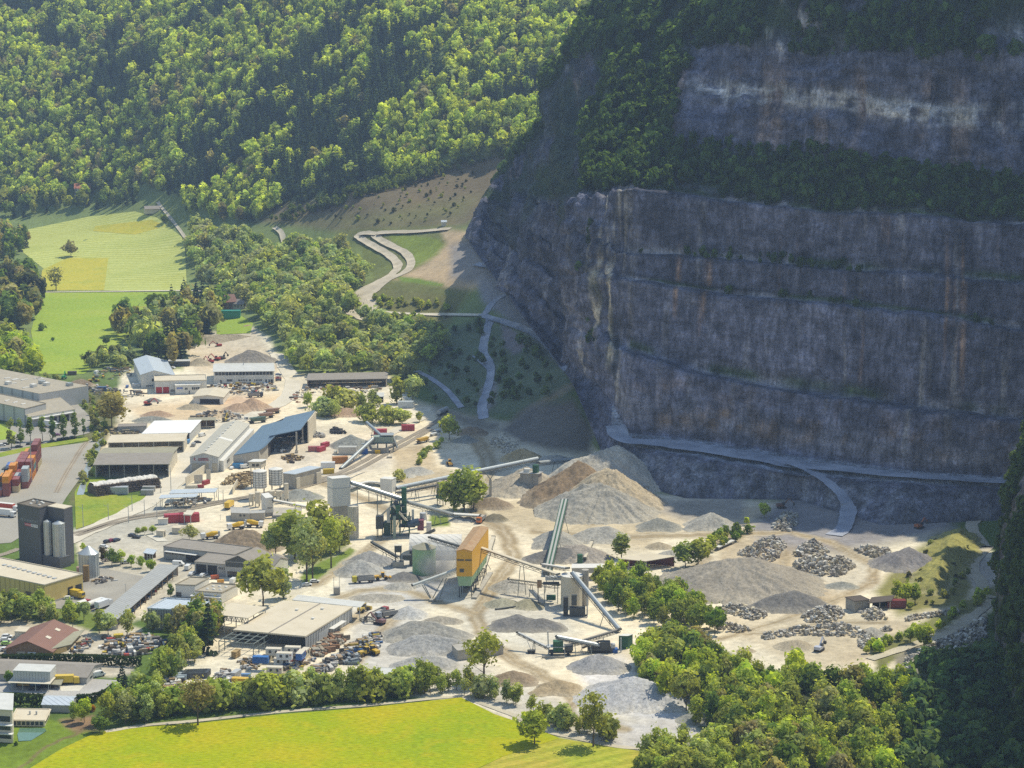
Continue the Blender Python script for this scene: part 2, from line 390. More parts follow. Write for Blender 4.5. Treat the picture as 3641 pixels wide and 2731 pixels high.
area([(1110, 2010), (1250, 1945), (1262, 1960), (1130, 2060), (1080, 2080), (1060, 2050)], (0.15, 0.20, 0.03), 5)
area([(1080, 1950), (1220, 1900), (1240, 1940), (1120, 2010), (1060, 2010)], (0.17, 0.19, 0.05), 8)
area([(-100, 2540), (180, 2560), (330, 2600), (280, 2640), (100, 2731), (-100, 2900)], (0.14, 0.2, 0.02), 6)
stroke([(60, 2740), (180, 2650), (290, 2590)], 12, (0.16, 0.12, 0.06), 5)
area([(210, 2560), (330, 2540), (370, 2590), (260, 2600)], (0.23, 0.15, 0.085), 8)
area([(1530, 1830), (1590, 1830), (1600, 1870), (1520, 1875)], (0.15, 0.2, 0.03), 6)
area([(1700, 2560), (2080, 2640), (2300, 2800), (1900, 2800)], (0.16, 0.2, 0.03), 20)
area([(2640, 2420), (3100, 2400), (3300, 2380), (3700, 2300), (3700, 2900), (2640, 2900), (2500, 2640)], (0.05, 0.06, 0.025), 12)
area([(3090, 2300), (3300, 2200), (3530, 2080), (3560, 2120), (3300, 2260), (3120, 2390)], (0.17, 0.17, 0.06), 8)
area([(3180, 2330), (3500, 2170), (3510, 2230), (3330, 2340), (3200, 2440)], (0.22, 0.2, 0.15), 10)

def make_ground():
    Ys = []
    y = 560.0
    while y < 3500:
        Ys.append(y); y += 1.15 if y < 1500 else (2.6 if y < 2000 else 7.0)
    Ys = np.array(Ys); A = np.linspace(-0.42, 0.42, 560)
    A = np.sign(A) * (np.abs(A) * .6 + np.abs(A) ** 2 * .952)
    X = Ys[:, None] * A[None, :]; Y = np.broadcast_to(Ys[:, None], X.shape)
    Z = TH(X, Y)
    d = Y * CP - (Z - CAMZ) * SP
    px = CX + FPX * X / d; py = CY - FPX * (Y * SP + (Z - CAMZ) * CP) / d
    k = 1000.0 / Y
    wx = px + (fnoise(X, Y, 9, 1) - .5) * 26 * k; wy = py + (fnoise(X, Y, 9, 2) - .5) * 12 * k
    C = np.empty(X.shape + (3,)); C[:] = (0.15, 0.19, 0.06)
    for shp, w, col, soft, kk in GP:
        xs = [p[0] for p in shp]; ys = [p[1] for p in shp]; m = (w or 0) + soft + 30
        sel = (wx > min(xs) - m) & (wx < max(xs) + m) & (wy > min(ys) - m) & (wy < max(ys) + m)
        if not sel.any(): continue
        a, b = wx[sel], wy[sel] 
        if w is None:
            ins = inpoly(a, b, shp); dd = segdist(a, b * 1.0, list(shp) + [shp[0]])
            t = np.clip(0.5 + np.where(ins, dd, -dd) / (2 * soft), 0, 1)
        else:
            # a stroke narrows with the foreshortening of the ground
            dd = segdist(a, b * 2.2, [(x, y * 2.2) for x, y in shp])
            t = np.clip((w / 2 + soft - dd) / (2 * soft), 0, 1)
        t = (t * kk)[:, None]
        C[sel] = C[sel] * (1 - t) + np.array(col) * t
    # tracks, ruts, dust: long-wave tone changes
    n = fnoise(X, Y, 26, 31); n2 = fnoise(X, Y, 4.5, 41, 3); n3 = fnoise(X * .6 + Y * .8, (Y * .6 - X * .8) * 6, 22, 51, 3)
    C *= (0.55 + 0.55 * n + 0.30 * n2 + 0.22 * n3)[..., None]
    warm = (fnoise(X, Y, 60, 61) - .5)[..., None] * np.array([.16, .02, -.16])
    C *= 1 + warm
    Z = Z + (fnoise(X, Y, 7, 71, 3) - .5) * np.where(Y > 1200, .4, .35) - .12
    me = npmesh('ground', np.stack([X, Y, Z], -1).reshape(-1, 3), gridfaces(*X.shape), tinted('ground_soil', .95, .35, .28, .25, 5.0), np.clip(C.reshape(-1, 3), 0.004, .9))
    o = link('ground', me); o['kind'] = 'structure'
    return o
make_ground()

# ------------------------------------------------------------------ draped sheets: meadows, yards, roads
def sheet(name, poly, mat, off=0.06, step=None, flatz=True, kind='structure', label=None, cat=None):
    """a polygon given in the photograph's pixels, laid on the terrain"""
    dense = []
    for (x0, y0), (x1, y1) in zip(poly, poly[1:] + poly[:1]):
        m = max(1, int(math.hypot(x1 - x0, y1 - y0) / (400 if flatz else 14)))
        dense += [(x0 + (x1 - x0) * i / m, y0 + (y1 - y0) * i / m) for i in range(m)]
    if flatz:
        V = [(*P(x, y), off) for x, y in dense]; F = None
        me = bpy.data.meshes.new(name)
        pts = [Vector(v[:2]) for v in V]
        r = delaunay_2d_cdt(pts, [], [list(range(len(pts)))], 1, 1e-6)
        me.from_pydata([(v.x, v.y, off) for v in r[0]], [], [f if (r[0][f[1]] - r[0][f[0]]).cross(r[0][f[2]] - r[0][f[0]]) > 0 else f[::-1] for f in r[2]])
    else:
        B = Garr(dense); xy = [Vector(b[:2]) for b in B]; nb = len(xy)
        x0, x1 = B[:, 0].min(), B[:, 0].max(); y0, y1 = B[:, 1].min(), B[:, 1].max()
        st = step or 8
        gx, gy = np.meshgrid(np.arange(x0, x1, st), np.arange(y0, y1, st)); gx, gy = gx.ravel(), gy.ravel()
        ins = inpoly(gx, gy, [tuple(v) for v in xy]) & (segdist(gx, gy, [tuple(v) for v in xy] + [tuple(xy[0])]) > st * .4)
        pts = xy + [Vector((a, b)) for a, b in zip(gx[ins], gy[ins])]
        r = delaunay_2d_cdt(pts, [], [list(range(nb))], 1, 1e-6)
        q = np.array([(v.x, v.y) for v in r[0]]); z = TH(q[:, 0], q[:, 1]) + off
        me = bpy.data.meshes.new(name)
        me.from_pydata([(a, b, c) for (a, b), c in zip(q, z)], [], [f if (r[0][f[1]] - r[0][f[0]]).cross(r[0][f[2]] - r[0][f[0]]) > 0 else f[::-1] for f in r[2]])
        me.polygons.foreach_set('use_smooth', [True] * len(me.polygons))
    me.materials.append(mat)
    o = link(name, me)
    return tag(o, label, cat, None, kind)
def spline(pts, n=6):
    """Catmull-Rom through the points"""
    p = [np.array(q, float) for q in pts]; p = [2 * p[0] - p[1]] + p + [2 * p[-1] - p[-2]]
    out = []
    for i in range(1, len(p) - 2):
        for k in range(n):
            t = k / n
            out.append(0.5 * ((2 * p[i]) + (-p[i - 1] + p[i + 1]) * t + (2 * p[i - 1] - 5 * p[i] + 4 * p[i + 1] - p[i + 2]) * t * t + (-p[i - 1] + 3 * p[i] - 3 * p[i + 1] + p[i + 2]) * t ** 3))
    return out + [p[-2]]
def ribbon(name, line, width, mat, off=0.08, n=8, flatz=True, kind='structure', widths=None, world=None):
    """a road of constant width (metres) along a line given in pixels"""
    if world is not None: C = np.array(world)
    else:
        pts = spline(line, n)
        C = np.array([(*P(x, y), 0.0) for x, y in pts]) if flatz else Garr(pts)
    T = np.gradient(C[:, :2], axis=0); T /= np.maximum(np.linalg.norm(T, axis=1)[:, None], 1e-9)
    N = np.stack([-T[:, 1], T[:, 0]], 1)
    w = np.interp(np.linspace(0, 1, len(C)), np.linspace(0, 1, len(widths)), widths) if widths else np.full(len(C), width)
    w = w * (.84 + .32 * vnoise(np.arange(len(C)), np.arange(len(C)) * .7, 2.2, len(C)))
    ks = np.linspace(-.5, .5, 5)
    V = []
    for k in ks: V.append(C[:, :2] + N * (w * k)[:, None])
    V = np.stack(V, 1)
    z = (np.zeros(V.shape[:2]) if flatz else TH(V[..., 0], V[..., 1])) + off
    if world is not None: z = np.repeat(C[:, 2:3], 5, 1) + off
    if not flatz: z = np.maximum(z, z[:, 2:3] - .3)
    V3 = np.concatenate([V, z[..., None]], -1).reshape(-1, 3)
    F = gridfaces(len(C), 5)[:, ::-1]
    me = npmesh(name, V3, F, mat)
    o = link(name, me); o['kind'] = kind
    return o

def grassmat(name, c1, c2, c3, stripe=None, sdir=(1, 0), fine=1.2, big=0.02):
    t = NT(name); b = t.bsdf(.95, 0, .1)
    tc_ = t.n('ShaderNodeTexCoord').outputs['Object']
    mp = t.n('ShaderNodeMapping'); mp.inputs['Scale'].default_value = (.35, 1.0, 1.0); t.l(tc_, mp.inputs['Vector'])
    n1 = t.noise(big, tc_, 6.0); n2 = t.noise(fine, mp.outputs[0], 4.0); n3 = t.noise(.12, tc_, 4.0)
    c = t.ramp(n1, [(.3, c1), (.5, c2), (.72, c3)])
    c = t.mix(c, c3, t.ramp(n3, [(.5, (0, 0, 0)), (.8, (.8, .8, .8))]))
    c = t.mix(c, t.ramp(n2, [(.25, (.62, .66, .6)), (.5, (1, 1, 1)), (.75, (1.3, 1.28, 1.3))]), 1.0, 'MULTIPLY')
    if stripe:
        dp = t.n('ShaderNodeVectorMath', operation='DOT_PRODUCT'); t.l(tc_, dp.inputs[0]); dp.inputs[1].default_value = (*sdir, 0)
        ad = t.n('ShaderNodeMath', operation='ADD'); t.l(dp.outputs['Value'], ad.inputs[0])
        mu = t.n('ShaderNodeMath', operation='MULTIPLY'); t.l(n1, mu.inputs[0]); mu.inputs[1].default_value = stripe * 3; t.l(mu.outputs[0], ad.inputs[1])
        pp = t.n('ShaderNodeMath', operation='PINGPONG'); t.l(ad.outputs[0], pp.inputs[0]); pp.inputs[1].default_value = stripe
        dv = t.n('ShaderNodeMath', operation='DIVIDE'); t.l(pp.outputs[0], dv.inputs[0]); dv.inputs[1].default_value = stripe
        c = t.mix(c, t.ramp(dv.outputs[0], [(.3, (.9, .93, .9)), (.7, (1.13, 1.1, 1.2))]), 1.0, 'MULTIPLY')
    t.l(c, b.inputs['Base Color']); MATS[name] = t.m; return t.m
M_BLOOM = grassmat('meadow_in_bloom', (.235, .31, .008), (.305, .335, .006), (.41, .34, .012), fine=1.3, big=.025)
M_STUB = grassmat('mown_grass', (.32, .27, .045), (.38, .32, .045), (.29, .34, .03), stripe=3.0, sdir=(.55, -.83))
M_MOWN = grassmat('mown_meadow', (.36, .40, .10), (.42, .45, .13), (.37, .39, .085), stripe=4.0, sdir=(.35, .94), big=.015)
M_MOWY = grassmat('mown_meadow_yellow', (.38, .37, .05), (.45, .40, .055), (.36, .37, .06), stripe=None, big=.03)
M_LUSH = grassmat('lush_meadow', (.22, .32, .045), (.27, .36, .045), (.32, .37, .06), big=.012)
M_VERGE = grassmat('rough_grass', (.17, .25, .03), (.24, .29, .035), (.31, .31, .05), big=.05)
M_ASPH = tinted.__call__ and None
def dirtmat(name, c1, c2, rough=.95, big=.06, fine=1.5, along=None):
    t = NT(name); b = t.bsdf(rough, 0, .15)
    tc_ = t.n('ShaderNodeTexCoord').outputs['Object']
    n1 = t.noise(big, tc_, 7.0); n2 = t.noise(fine, tc_, 3.0)
    c = t.ramp(n1, [(.32, c1), (.68, c2)])
    c = t.mix(c, t.ramp(n2, [(.3, (.86,) * 3), (.7, (1.12,) * 3)]), 1.0, 'MULTIPLY')
    t.l(c, b.inputs['Base Color']); MATS[name] = t.m; return t.m
M_ASPH = dirtmat('worn_asphalt', (.27, .25, .215), (.36, .335, .28))
M_ROAD = dirtmat('dusty_road', (.52, .47, .37), (.66, .60, .48))
M_PATH = dirtmat('gravel_path', (.40, .36, .27), (.54, .48, .36))
M_HAUL = dirtmat('haul_road_gravel', (.40, .35, .26), (.56, .49, .37), big=.1)
M_BENCH = dirtmat('bench_gravel', (.24, .26, .31), (.42, .44, .50), big=.09)
M_CONC = dirtmat('pale_concrete', (.50, .47, .39), (.64, .60, .50))
M_DECK = dirtmat('terminal_paving', (.30, .28, .235), (.36, .335, .28), big=.03)
M_WATER = flat('still_water', (.10, .19, .13), .08, 0, .6)
M_BALLAST = dirtmat('track_ballast', (.28, .24, .18), (.38, .33, .25), fine=3)

# foreground meadow in flower, its mown corner, the path along it
sheet('meadow', [(60, 2760), (215, 2665), (330, 2610), (420, 2592), (700, 2572), (1000, 2540), (1300, 2517), (1640, 2480), (1760, 2540), (1880, 2580), (1990, 2625), (1790, 2690), (1640, 2760)], M_BLOOM, .05)
sheet('mown_field', [(1640, 2762), (1790, 2690.5), (1990, 2625.5), (2080, 2640), (2170, 2657), (2290, 2672), (2250, 2760)], M_STUB, .05)
ribbon('path', [(375, 2601), (520, 2579), (700, 2563), (1000, 2531), (1300, 2508), (1640, 2476), (1690, 2494), (1830, 2545), (1950, 2602), (2080, 2632), (2190, 2654), (2300, 2664)], 2.6, M_PATH, .09)
# back meadows
sheet('meadow', [(80, 820), (320, 770), (480, 752), (560, 775), (655, 850), (665, 1030), (600, 1034), (140, 1034), (160, 960), (60, 880)], M_MOWN, .12, 9, False)
sheet('meadow', [(340, 805), (540, 782), (590, 805), (480, 835), (330, 822)], M_MOWY, .26, 9, False)
sheet('meadow', [(240, 918), (385, 918), (370, 1032), (140, 1032), (150, 960)], M_MOWY, .26, 9, False)
sheet('meadow', [(145, 1041), (620, 1039), (600, 1120), (470, 1180), (400, 1240), (300, 1330), (140, 1330), (110, 1180)], M_LUSH, .12, 9, False)
sheet('meadow', [(770, 1115), (860, 1125), (900, 1150), (890, 1185), (770, 1190)], M_LUSH, .12, 7, False)
ribbon('farm_road', [(130, 1040), (380, 1037), (640, 1034), (760, 1036)], 4.5, M_ROAD, .30, 6, False)
ribbon('track', [(560, 720), (600, 770), (640, 820), (668, 860)], 3.2, M_PATH, .3, 6, False)
ribbon('track', [(975, 810), (1000, 830), (1010, 865)], 5, M_PATH, .4, 6, False)
# looping haul road and the tracks of the shaded valley
ribbon('haul_road', [(1600, 815), (1480, 826), (1400, 828), (1338, 834), (1345, 850), (1390, 875), (1440, 900), (1462, 935), (1445, 965), (1390, 990), (1320, 1025), (1285, 1060), (1275, 1090), (1300, 1115), (1330, 1090), (1320, 1060)], 7.5, M_HAUL, .25, 8, False)
ribbon('haul_road', [(1372, 1002), (1340, 1030), (1318, 1050), (1306, 1080), (1300, 1095)], 6, M_HAUL, .4, 8, False)
ribbon('haul_road', [(1338, 834), (1300, 832), (1275, 838), (1285, 852), (1330, 878), (1385, 910), (1415, 945), (1395, 975), (1350, 1000), (1290, 1030), (1245, 1065), (1240, 1100), (1265, 1125), (1330, 1145), (1400, 1162)], 7.5, M_HAUL, .25, 8, False)
ribbon('track', [(1290, 1100), (1400, 1113), (1560, 1120), (1720, 1122)], 4.5, M_ROAD, .25, 6, False)
ribbon('track', [(1690, 940), (1760, 960), (1795, 1010), (1810, 1040), (1760, 1070), (1730, 1110), (1720, 1125), (1800, 1150), (1900, 1190), (1960, 1240), (2005, 1300), (2035, 1330)], 6.5, M_BENCH, .25, 8, False)
ribbon('track', [(1745, 1135), (1725, 1200), (1720, 1260), (1745, 1310), (1735, 1380), (1715, 1440), (1720, 1490)], 6, M_BENCH, .25, 8, False)
ribbon('track', [(1690, 1265), (1730, 1300), (1748, 1318)], 5, M_BENCH, .3, 6, False)
ribbon('track', [(1480, 1320), (1530, 1345), (1590, 1390), (1640, 1450)], 4, M_BENCH, .25, 6, False)
# works road and pads
ribbon('road', [(945, 1180), (975, 1240), (1010, 1300), (1040, 1350), (1030, 1400), (985, 1440), (900, 1475), (820, 1505), (760, 1540), (700, 1590), (640, 1680), (590, 1740), (520, 1790), (400, 1850), (280, 1905), (200, 1940)], 11, M_ROAD, .14, 8)
ribbon('road', [(1370, 1550), (1420, 1525), (1470, 1500), (1500, 1485)], 8, M_ROAD, .14, 6)
sheet('asphalt_yard', [(-200, 1700), (0, 1600), (180, 1590), (310, 1573), (330, 1560), (345, 1575), (300, 1680), (235, 1770), (200, 1830), (40, 1930), (-200, 1950)], M_DECK, .10)
sheet('asphalt_yard', [(-100, 1560), (90, 1500), (180, 1480), (260, 1420), (320, 1480), (318, 1540), (250, 1556), (100, 1590), (-100, 1640)], M_ASPH, .08)
sheet('lawn', [(-100, 1460), (60, 1540), (40, 1560), (-100, 1580)], M_LUSH, .12)
sheet('lawn', [(-60, 1622), (130, 1583), (310, 1555), (315, 1566), (130, 1597), (-60, 1640)], M_VERGE, .12)
sheet('asphalt_yard', [(290, 2030), (360, 2020), (510, 2050), (470, 2100), (430, 2140), (410, 2160), (300, 2172), (100, 2155), (-100, 2110), (-100, 2040), (170, 2140)], M_ASPH, .08)
sheet('asphalt_yard', [(-100, 2390), (430, 2420), (420, 2440), (360, 2470), (290, 2490), (60, 2462), (-100, 2460)], dirtmat('grey_asphalt', (.36, .34, .31), (.44, .42, .38)), .08)
sheet('lawn', [(265, 1750), (330, 1650), (420, 1765), (545, 1757), (520, 1785), (420, 1830), (270, 1883)], M_VERGE, .10)
sheet('concrete_apron', [(205, 2440), (310, 2430), (282, 2458), (218, 2458)], M_CONC, .12)
sheet('pond', [(62, 2612), (70, 2590), (160, 2590), (165, 2600), (110, 2634), (66, 2636)], M_WATER, .10)
for pl in ([(520, 1905), (560, 1895), (600, 1925), (640, 1922), (560, 1926)],): sheet('concrete_apron', pl, M_CONC, .12)
# stream beside the works
ribbon('stream', [(330, 1455), (350, 1500), (358, 1545), (345, 1600), (318, 1650), (300, 1710), (285, 1760)], 3.2, flat('stream_water', (.30, .33, .36), .12, 0, .6), .12, 6)
def rockmat(name):
    t = NT(name); b = t.bsdf(.95, 0, .12); a = t.n('ShaderNodeAttribute'); a.attribute_name = 'tint'; tc_ = t.n('ShaderNodeTexCoord').outputs['Object']
    def mp(v): m = t.n('ShaderNodeMapping'); m.inputs['Scale'].default_value = v; t.l(tc_, m.inputs[0]); return m.outputs[0]
    wn = t.n('ShaderNodeTexNoise'); wn.inputs['Scale'].default_value = .05; wn.inputs['Detail'].default_value = 6; t.l(tc_, wn.inputs['Vector'])
    def wp(v, k): m = t.n('ShaderNodeVectorMath', operation='MULTIPLY_ADD'); t.l(wn.outputs['Color'], m.inputs[0]); m.inputs[1].default_value = (k,) * 3; t.l(mp(v), m.inputs[2]); return m.outputs[0]
    c = t.mix(a.outputs[0], t.ramp(t.noise(.11, tc_, 10.0), [(.32, (.5,) * 3), (.68, (1.5,) * 3)]), 1.0, 'MULTIPLY')
    c = t.mix(c, t.ramp(t.noise(1.0, wp((.5, .5, .10), 1.6), 8.0), [(.34, (.66,) * 3), (.66, (1.3,) * 3)]), 1.0, 'MULTIPLY')
    c = t.mix(c, t.ramp(t.noise(1.0, wp((.06, .06, .35), 2.2), 7.0), [(.36, (.8,) * 3), (.64, (1.15,) * 3)]), 1.0, 'MULTIPLY')
    c = t.mix(c, t.ramp(t.noise(.9, tc_, 4.0), [(.3, (.75,) * 3), (.7, (1.25,) * 3)]), 1.0, 'MULTIPLY')
    v = t.n('ShaderNodeTexVoronoi', feature='DISTANCE_TO_EDGE'); v.inputs['Scale'].default_value = 1.0; n_ = t.n('ShaderNodeTexNoise'); n_.inputs['Scale'].default_value = .12; n_.inputs['Detail'].default_value = 5; t.l(tc_, n_.inputs['Vector']); va = t.n('ShaderNodeVectorMath', operation='MULTIPLY_ADD'); t.l(n_.outputs['Color'], va.inputs[0]); va.inputs[1].default_value = (2.5, 2.5, 2.5); t.l(mp((.16, .16, .09)), va.inputs[2]); t.l(va.outputs[0], v.inputs['Vector'])
    c = t.mix(c, t.ramp(v.outputs['Distance'], [(0, (.72,) * 3), (.10, (1.04,) * 3)]), 1.0, 'MULTIPLY')
    t.l(c, b.inputs['Base Color']); t.bump(t.noise(.35, tc_, 8.0), .9, 2.0, b); MATS[name] = t.m; return t.m
# ------------------------------------------------------------------ the quarried mountain: a curtain of rows (display pixel, pixel, forward distance)
K = 3641 / 2212.0
CURT = {
 #        floor              pit top            foot               bench a            bench b            bench c            bench d            ledge back         white band         top
 'A': [(992, 494, 1815), (996, 488, 1822), (1000, 480, 1832), (1006, 475, 1834), (1014, 466, 1836), (1022, 458, 1838), (1032, 446, 1841), (1050, 428, 1845), (1066, 412, 1848), (1076, 403, 1850)],
 'B': [(1112, 662, 1400), (1116, 652, 1410), (1120, 640, 1424), (1120, 600, 1450), (1122, 555, 1480), (1125, 510, 1510), (1130, 440, 1560), (1138, 365, 1610), (1146, 318, 1640), (1150, 300, 1650)],
 'C': [(1218, 800, 1305), (1222, 786, 1315), (1225, 772, 1330), (1222, 700, 1340), (1220, 610, 1350), (1218, 540, 1360), (1215, 450, 1375), (1208, 330, 1420), (1222, 160, 1520), (1240, 100, 1560)],
 'D': [(1240, 835, 1163), (1240, 820, 1185), (1240, 800, 1196), (1238, 720, 1200), (1236, 600, 1203), (1236, 520, 1206), (1236, 430, 1212), (1285, 330, 1250), (1350, 110, 1350), (1400, -60, 1400)],
 'D2': [(1305, 990, 1130), (1300, 880, 1150), (1300, 830, 1165), (1300, 735, 1172), (1300, 600, 1178), (1302, 535, 1184), (1304, 420, 1195), (1360, 330, 1236), (1430, 110, 1300), (1475, -35, 1370)],
 'E': [(1350, 1050, 1107), (1350, 965, 1119), (1360, 935, 1128), (1366, 753, 1152), (1366, 601, 1164), (1368, 545, 1174), (1374, 405, 1185), (1440, 330, 1225), (1500, 110, 1270), (1540, -50, 1320)],
 'F': [(1480, 1088, 1068), (1480, 985, 1094), (1500, 948, 1128), (1530, 805, 1139), (1549, 632, 1150), (1555, 558, 1160), (1549, 430, 1172), (1560, 318, 1203), (1600, 110, 1225), (1620, -70, 1250)],
 'G': [(1725, 1090, 1065), (1720, 1026, 1064), (1745, 985, 1094), (1800, 850, 1100), (1801, 652, 1111), (1801, 577, 1122), (1801, 455, 1132), (1780, 330, 1163), (1790, 132, 1180), (1800, -95, 1212)],
 'H': [(1900, 1150, 1010), (1950, 1045, 1040), (1960, 1015, 1056), (2000, 880, 1070), (2010, 680, 1081), (2010, 592, 1092), (2003, 465, 1102), (1990, 375, 1128), (2010, 136, 1136), (2010, -210, 1180)],
 'I': [(2180, 1140, 1022), (2200, 1058, 1030), (2205, 1032, 1043), (2212, 905, 1057), (2212, 708, 1068), (2212, 607, 1078), (2212, 481, 1088), (2212, 373, 1113), (2212, 151, 1128), (2212, -400, 1160)],
 'J': [(2600, 1150, 1000), (2600, 1065, 1012), (2600, 1040, 1026), (2600, 930, 1040), (2600, 740, 1052), (2600, 640, 1063), (2600, 500, 1075), (2600, 390, 1098), (2600, 170, 1113), (2600, -520, 1135)],
 'K': [(3300, 1170, 960), (3300, 1080, 975), (3300, 1055, 990), (3300, 960, 1005), (3300, 780, 1016), (3300, 680, 1026), (3300, 540, 1038), (3300, 420, 1060), (3300, 200, 1068), (3300, -560, 1090)],  # out of frame: massif extended here, rim raised to cast the pit shadow
}
CLIFF = {}
def make_cliff():
    keys = list(CURT)
    g = np.array([[tuple(PD(x * K, y * K, Y)) for x, y, Y in CURT[k]] for k in keys])      # columns x rows x 3
    # unseen crest behind the rim, height shaped for the cast shadow, then the mountain's back
    top = g[:, -1]
    crest = top + np.array([34.0, 90.0, 0]); crest[:, 2] += np.array([-12, -10, -16, -22, -30, -34, -34, -6, 40, 50, 50, 50])
    back = crest + np.array([60.0, 260.0, -120.0])
    g = np.concatenate([g, crest[:, None], back[:, None]], 1)
    # resample columns
    nx = [30, 90, 20, 30, 46, 46, 74, 90, 70, 60, 60]
    cols = []
    ncol = len(keys)
    for i in range(ncol - 1):
        n = max(int(np.linalg.norm(g[i, 2] - g[i + 1, 2]) / 1.6), 12)
        for k in range(n): cols.append(i + k / n)
    cols.append(ncol - 1)
    cols = np.array(cols); ci = np.minimum(cols.astype(int), ncol - 2); cf = (cols - ci)[:, None, None]
    g = g[ci] * (1 - cf) + g[ci + 1] * cf
    # rows: each quarry face ends in a level berm
    nr = [16, 9, 24, 26, 16, 20, 26, 34, 24, 16, 8]
    rows, rid = [], []
    for r in range(g.shape[1] - 1):
        for k in range(nr[r]):
            t = k / nr[r]
            a, b = g[:, r], g[:, r + 1]
            if r in (2, 3, 4, 5):                     # vertical face, then the berm in the last steps
                tz = min(1.0, t / 0.86); ty = 0.25 * tz + 0.75 * max(0.0, (t - 0.86) / 0.14)
                p = np.stack([a[:, 0] + (b[:, 0] - a[:, 0]) * ty, a[:, 1] + (b[:, 1] - a[:, 1]) * ty, a[:, 2] + (b[:, 2] - a[:, 2]) * tz], 1)
            elif r == 0:
                ty = t ** 1.5
                p = np.stack([a[:, 0] + (b[:, 0] - a[:, 0]) * ty, a[:, 1] + (b[:, 1] - a[:, 1]) * ty, a[:, 2] + (b[:, 2] - a[:, 2]) * t], 1)
            else: p = a + (b - a) * t
            rows.append(p); rid.append(r + t)
    rows.append(g[:, -1]); rid.append(g.shape[1] - 1)
    V = np.stack(rows, 0); rid = np.array(rid)                                              # rows x cols x 3
    U = np.broadcast_to(cols[None, :], V.shape[:2]); R = np.broadcast_to(rid[:, None], V.shape[:2])
    du = np.gradient(V, axis=1); dv = np.gradient(V, axis=0)
    N = np.cross(du, dv); N /= np.maximum(np.linalg.norm(N, axis=2)[..., None], 1e-9)
    al = np.cumsum(np.linalg.norm(np.diff(V[30], axis=0, prepend=V[30][:1]), axis=1))       # metres along the face
    A = np.broadcast_to(al[None, :], U.shape); Z = V[..., 2]
    wild = np.clip((R - 6) / .6, 0, 1) + np.clip((4.6 - U) / .5, 0, 1) * np.clip((R - 1) / 1, 0, 1); wild = np.clip(wild, 0, 1)
    vert = fnoise(A, Z / 5, 9, 3, 4) - .5; blk = fnoise(A, Z, 16, 9, 5) - .5; big = fnoise(A, Z / 1.6, 55, 13, 4) - .5; strat = fnoise(A / 9, Z, 7, 19, 4) - .5
    d = vert * (2.2 + 6 * wild) + blk * (2.6 + 11 * wild) + big * (4 + 26 * wild) + strat * (1.0 + 5 * wild)
    d *= np.clip((R - .05) / .4, 0, 1) * np.where(np.abs(R - 1.5) < .52, .25, 1) * np.clip((11 - R) / 1.5, .2, 1)
    edge = np.clip(np.minimum(U, 11 - U) / .2, 0, 1)
    V = V + N * (d * edge)[..., None] * np.sign(-N[..., 1:2].mean())
    # colours
    C = np.empty(V.shape); C[:] = (.097, .101, .140)
    n1 = fnoise(A, Z / 4, 18, 23, 5); n2 = fnoise(A, Z, 30, 29, 5); st = fnoise(A, Z / 14, 4.5, 33, 4); st2 = fnoise(A, Z / 10, 11, 37, 4)
    fine = fnoise(A, Z / 3, 5, 41, 4); C *= np.clip(.18 + .75 * n1 + .45 * n2 + .55 * fine, .2, 2)[..., None]
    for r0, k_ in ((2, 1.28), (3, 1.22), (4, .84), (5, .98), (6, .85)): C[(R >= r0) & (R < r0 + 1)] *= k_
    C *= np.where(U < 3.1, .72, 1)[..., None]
    def lay(col, m):
        m = np.clip(m, 0, 1)[..., None]; C[:] = C * (1 - m) + np.array(col) * m
    lay((.28, .2, .155), (st2 - .56) * 5 * np.clip((R - 6.6) * 2, 0, 1) * .6 * np.clip((8 - R) * 3, 0, 1))                # ochre in the upper face
    lay((.29, .275, .275), (st - .64) * 9 * np.clip(np.minimum(R - 2, 7 - R) * 2, 0, 1) * .8 * np.clip(np.where(U > 7.2, 1, .45), 0, 1))   # pale runs
    lay((.34, .22, .15), (fnoise(A, Z / 20, 5, 43, 3) - .70) * 9 * np.clip(np.minimum(R - 2, 6 - R) * 2, 0, 1) * (U > 5.5) * .8)
    fl = np.clip(1 - np.abs(U - 4.05) / 1.0, 0, 1) * np.clip(np.minimum(R - 1.9, 6.3 - R) * 2, 0, 1)
    lay((.52, .46, .36), (fnoise(A, Z / 5, 8, 47, 5) - .52) * 7 * fl)                                                  # cream streaks of the buttress
    lay((.03, .045, .02), (fnoise(A, Z / 3, 13, 53, 5) - .55) * 6 * fl)
    band = np.exp(-((R - (7.72 - .02 * U)) / .085) ** 2) * np.clip((U - 5.0) / .8, 0, 1)
    ser = fnoise(A, Z / 4, 4, 57, 3) * .5 + fnoise(A / 4, Z, 3, 58, 3) * .5
    lay((.46, .45, .45), np.clip(band * 1.6, 0, 1) * np.clip((ser - .40) * 9, 0, 1) * .9)
    lay((.40, .39, .40), (ser - .50) * 9 * np.clip((R - 7.9) * 2, 0, 1) * np.clip((fnoise(A, Z, 40, 60, 3) - .45) * 6, 0, 1))
    lay((.27, .29, .34), np.clip((1.97 - R) * 12, 0, 1) * np.clip((R - 1.05) * 12, 0, 1) * (U > 4.4))                                      # haul road bench
    lay((.24, .225, .22), np.clip((2.6 - R) * 2, 0, 1) * np.clip((R - 2) * 4, 0, 1) * (U > 4.6) * .6)
    lay((.21, .15, .11), (fnoise(A, Z, 14, 63, 4) - .5) * 5 * np.clip((2.9 - R) * 2, 0, 1) * np.clip((R - 2) * 4, 0, 1) * (U > 5))
    lay(np.array((.20, .205, .235)), np.clip((1 - R) * 6, 0, 1) * np.clip((R - .12) * 9, 0, 1) * (U > 4.7) * (.25 + .75 * np.clip((fnoise(A, Z / 3, 5, 61, 4) - .35) * 4, 0, 1)))
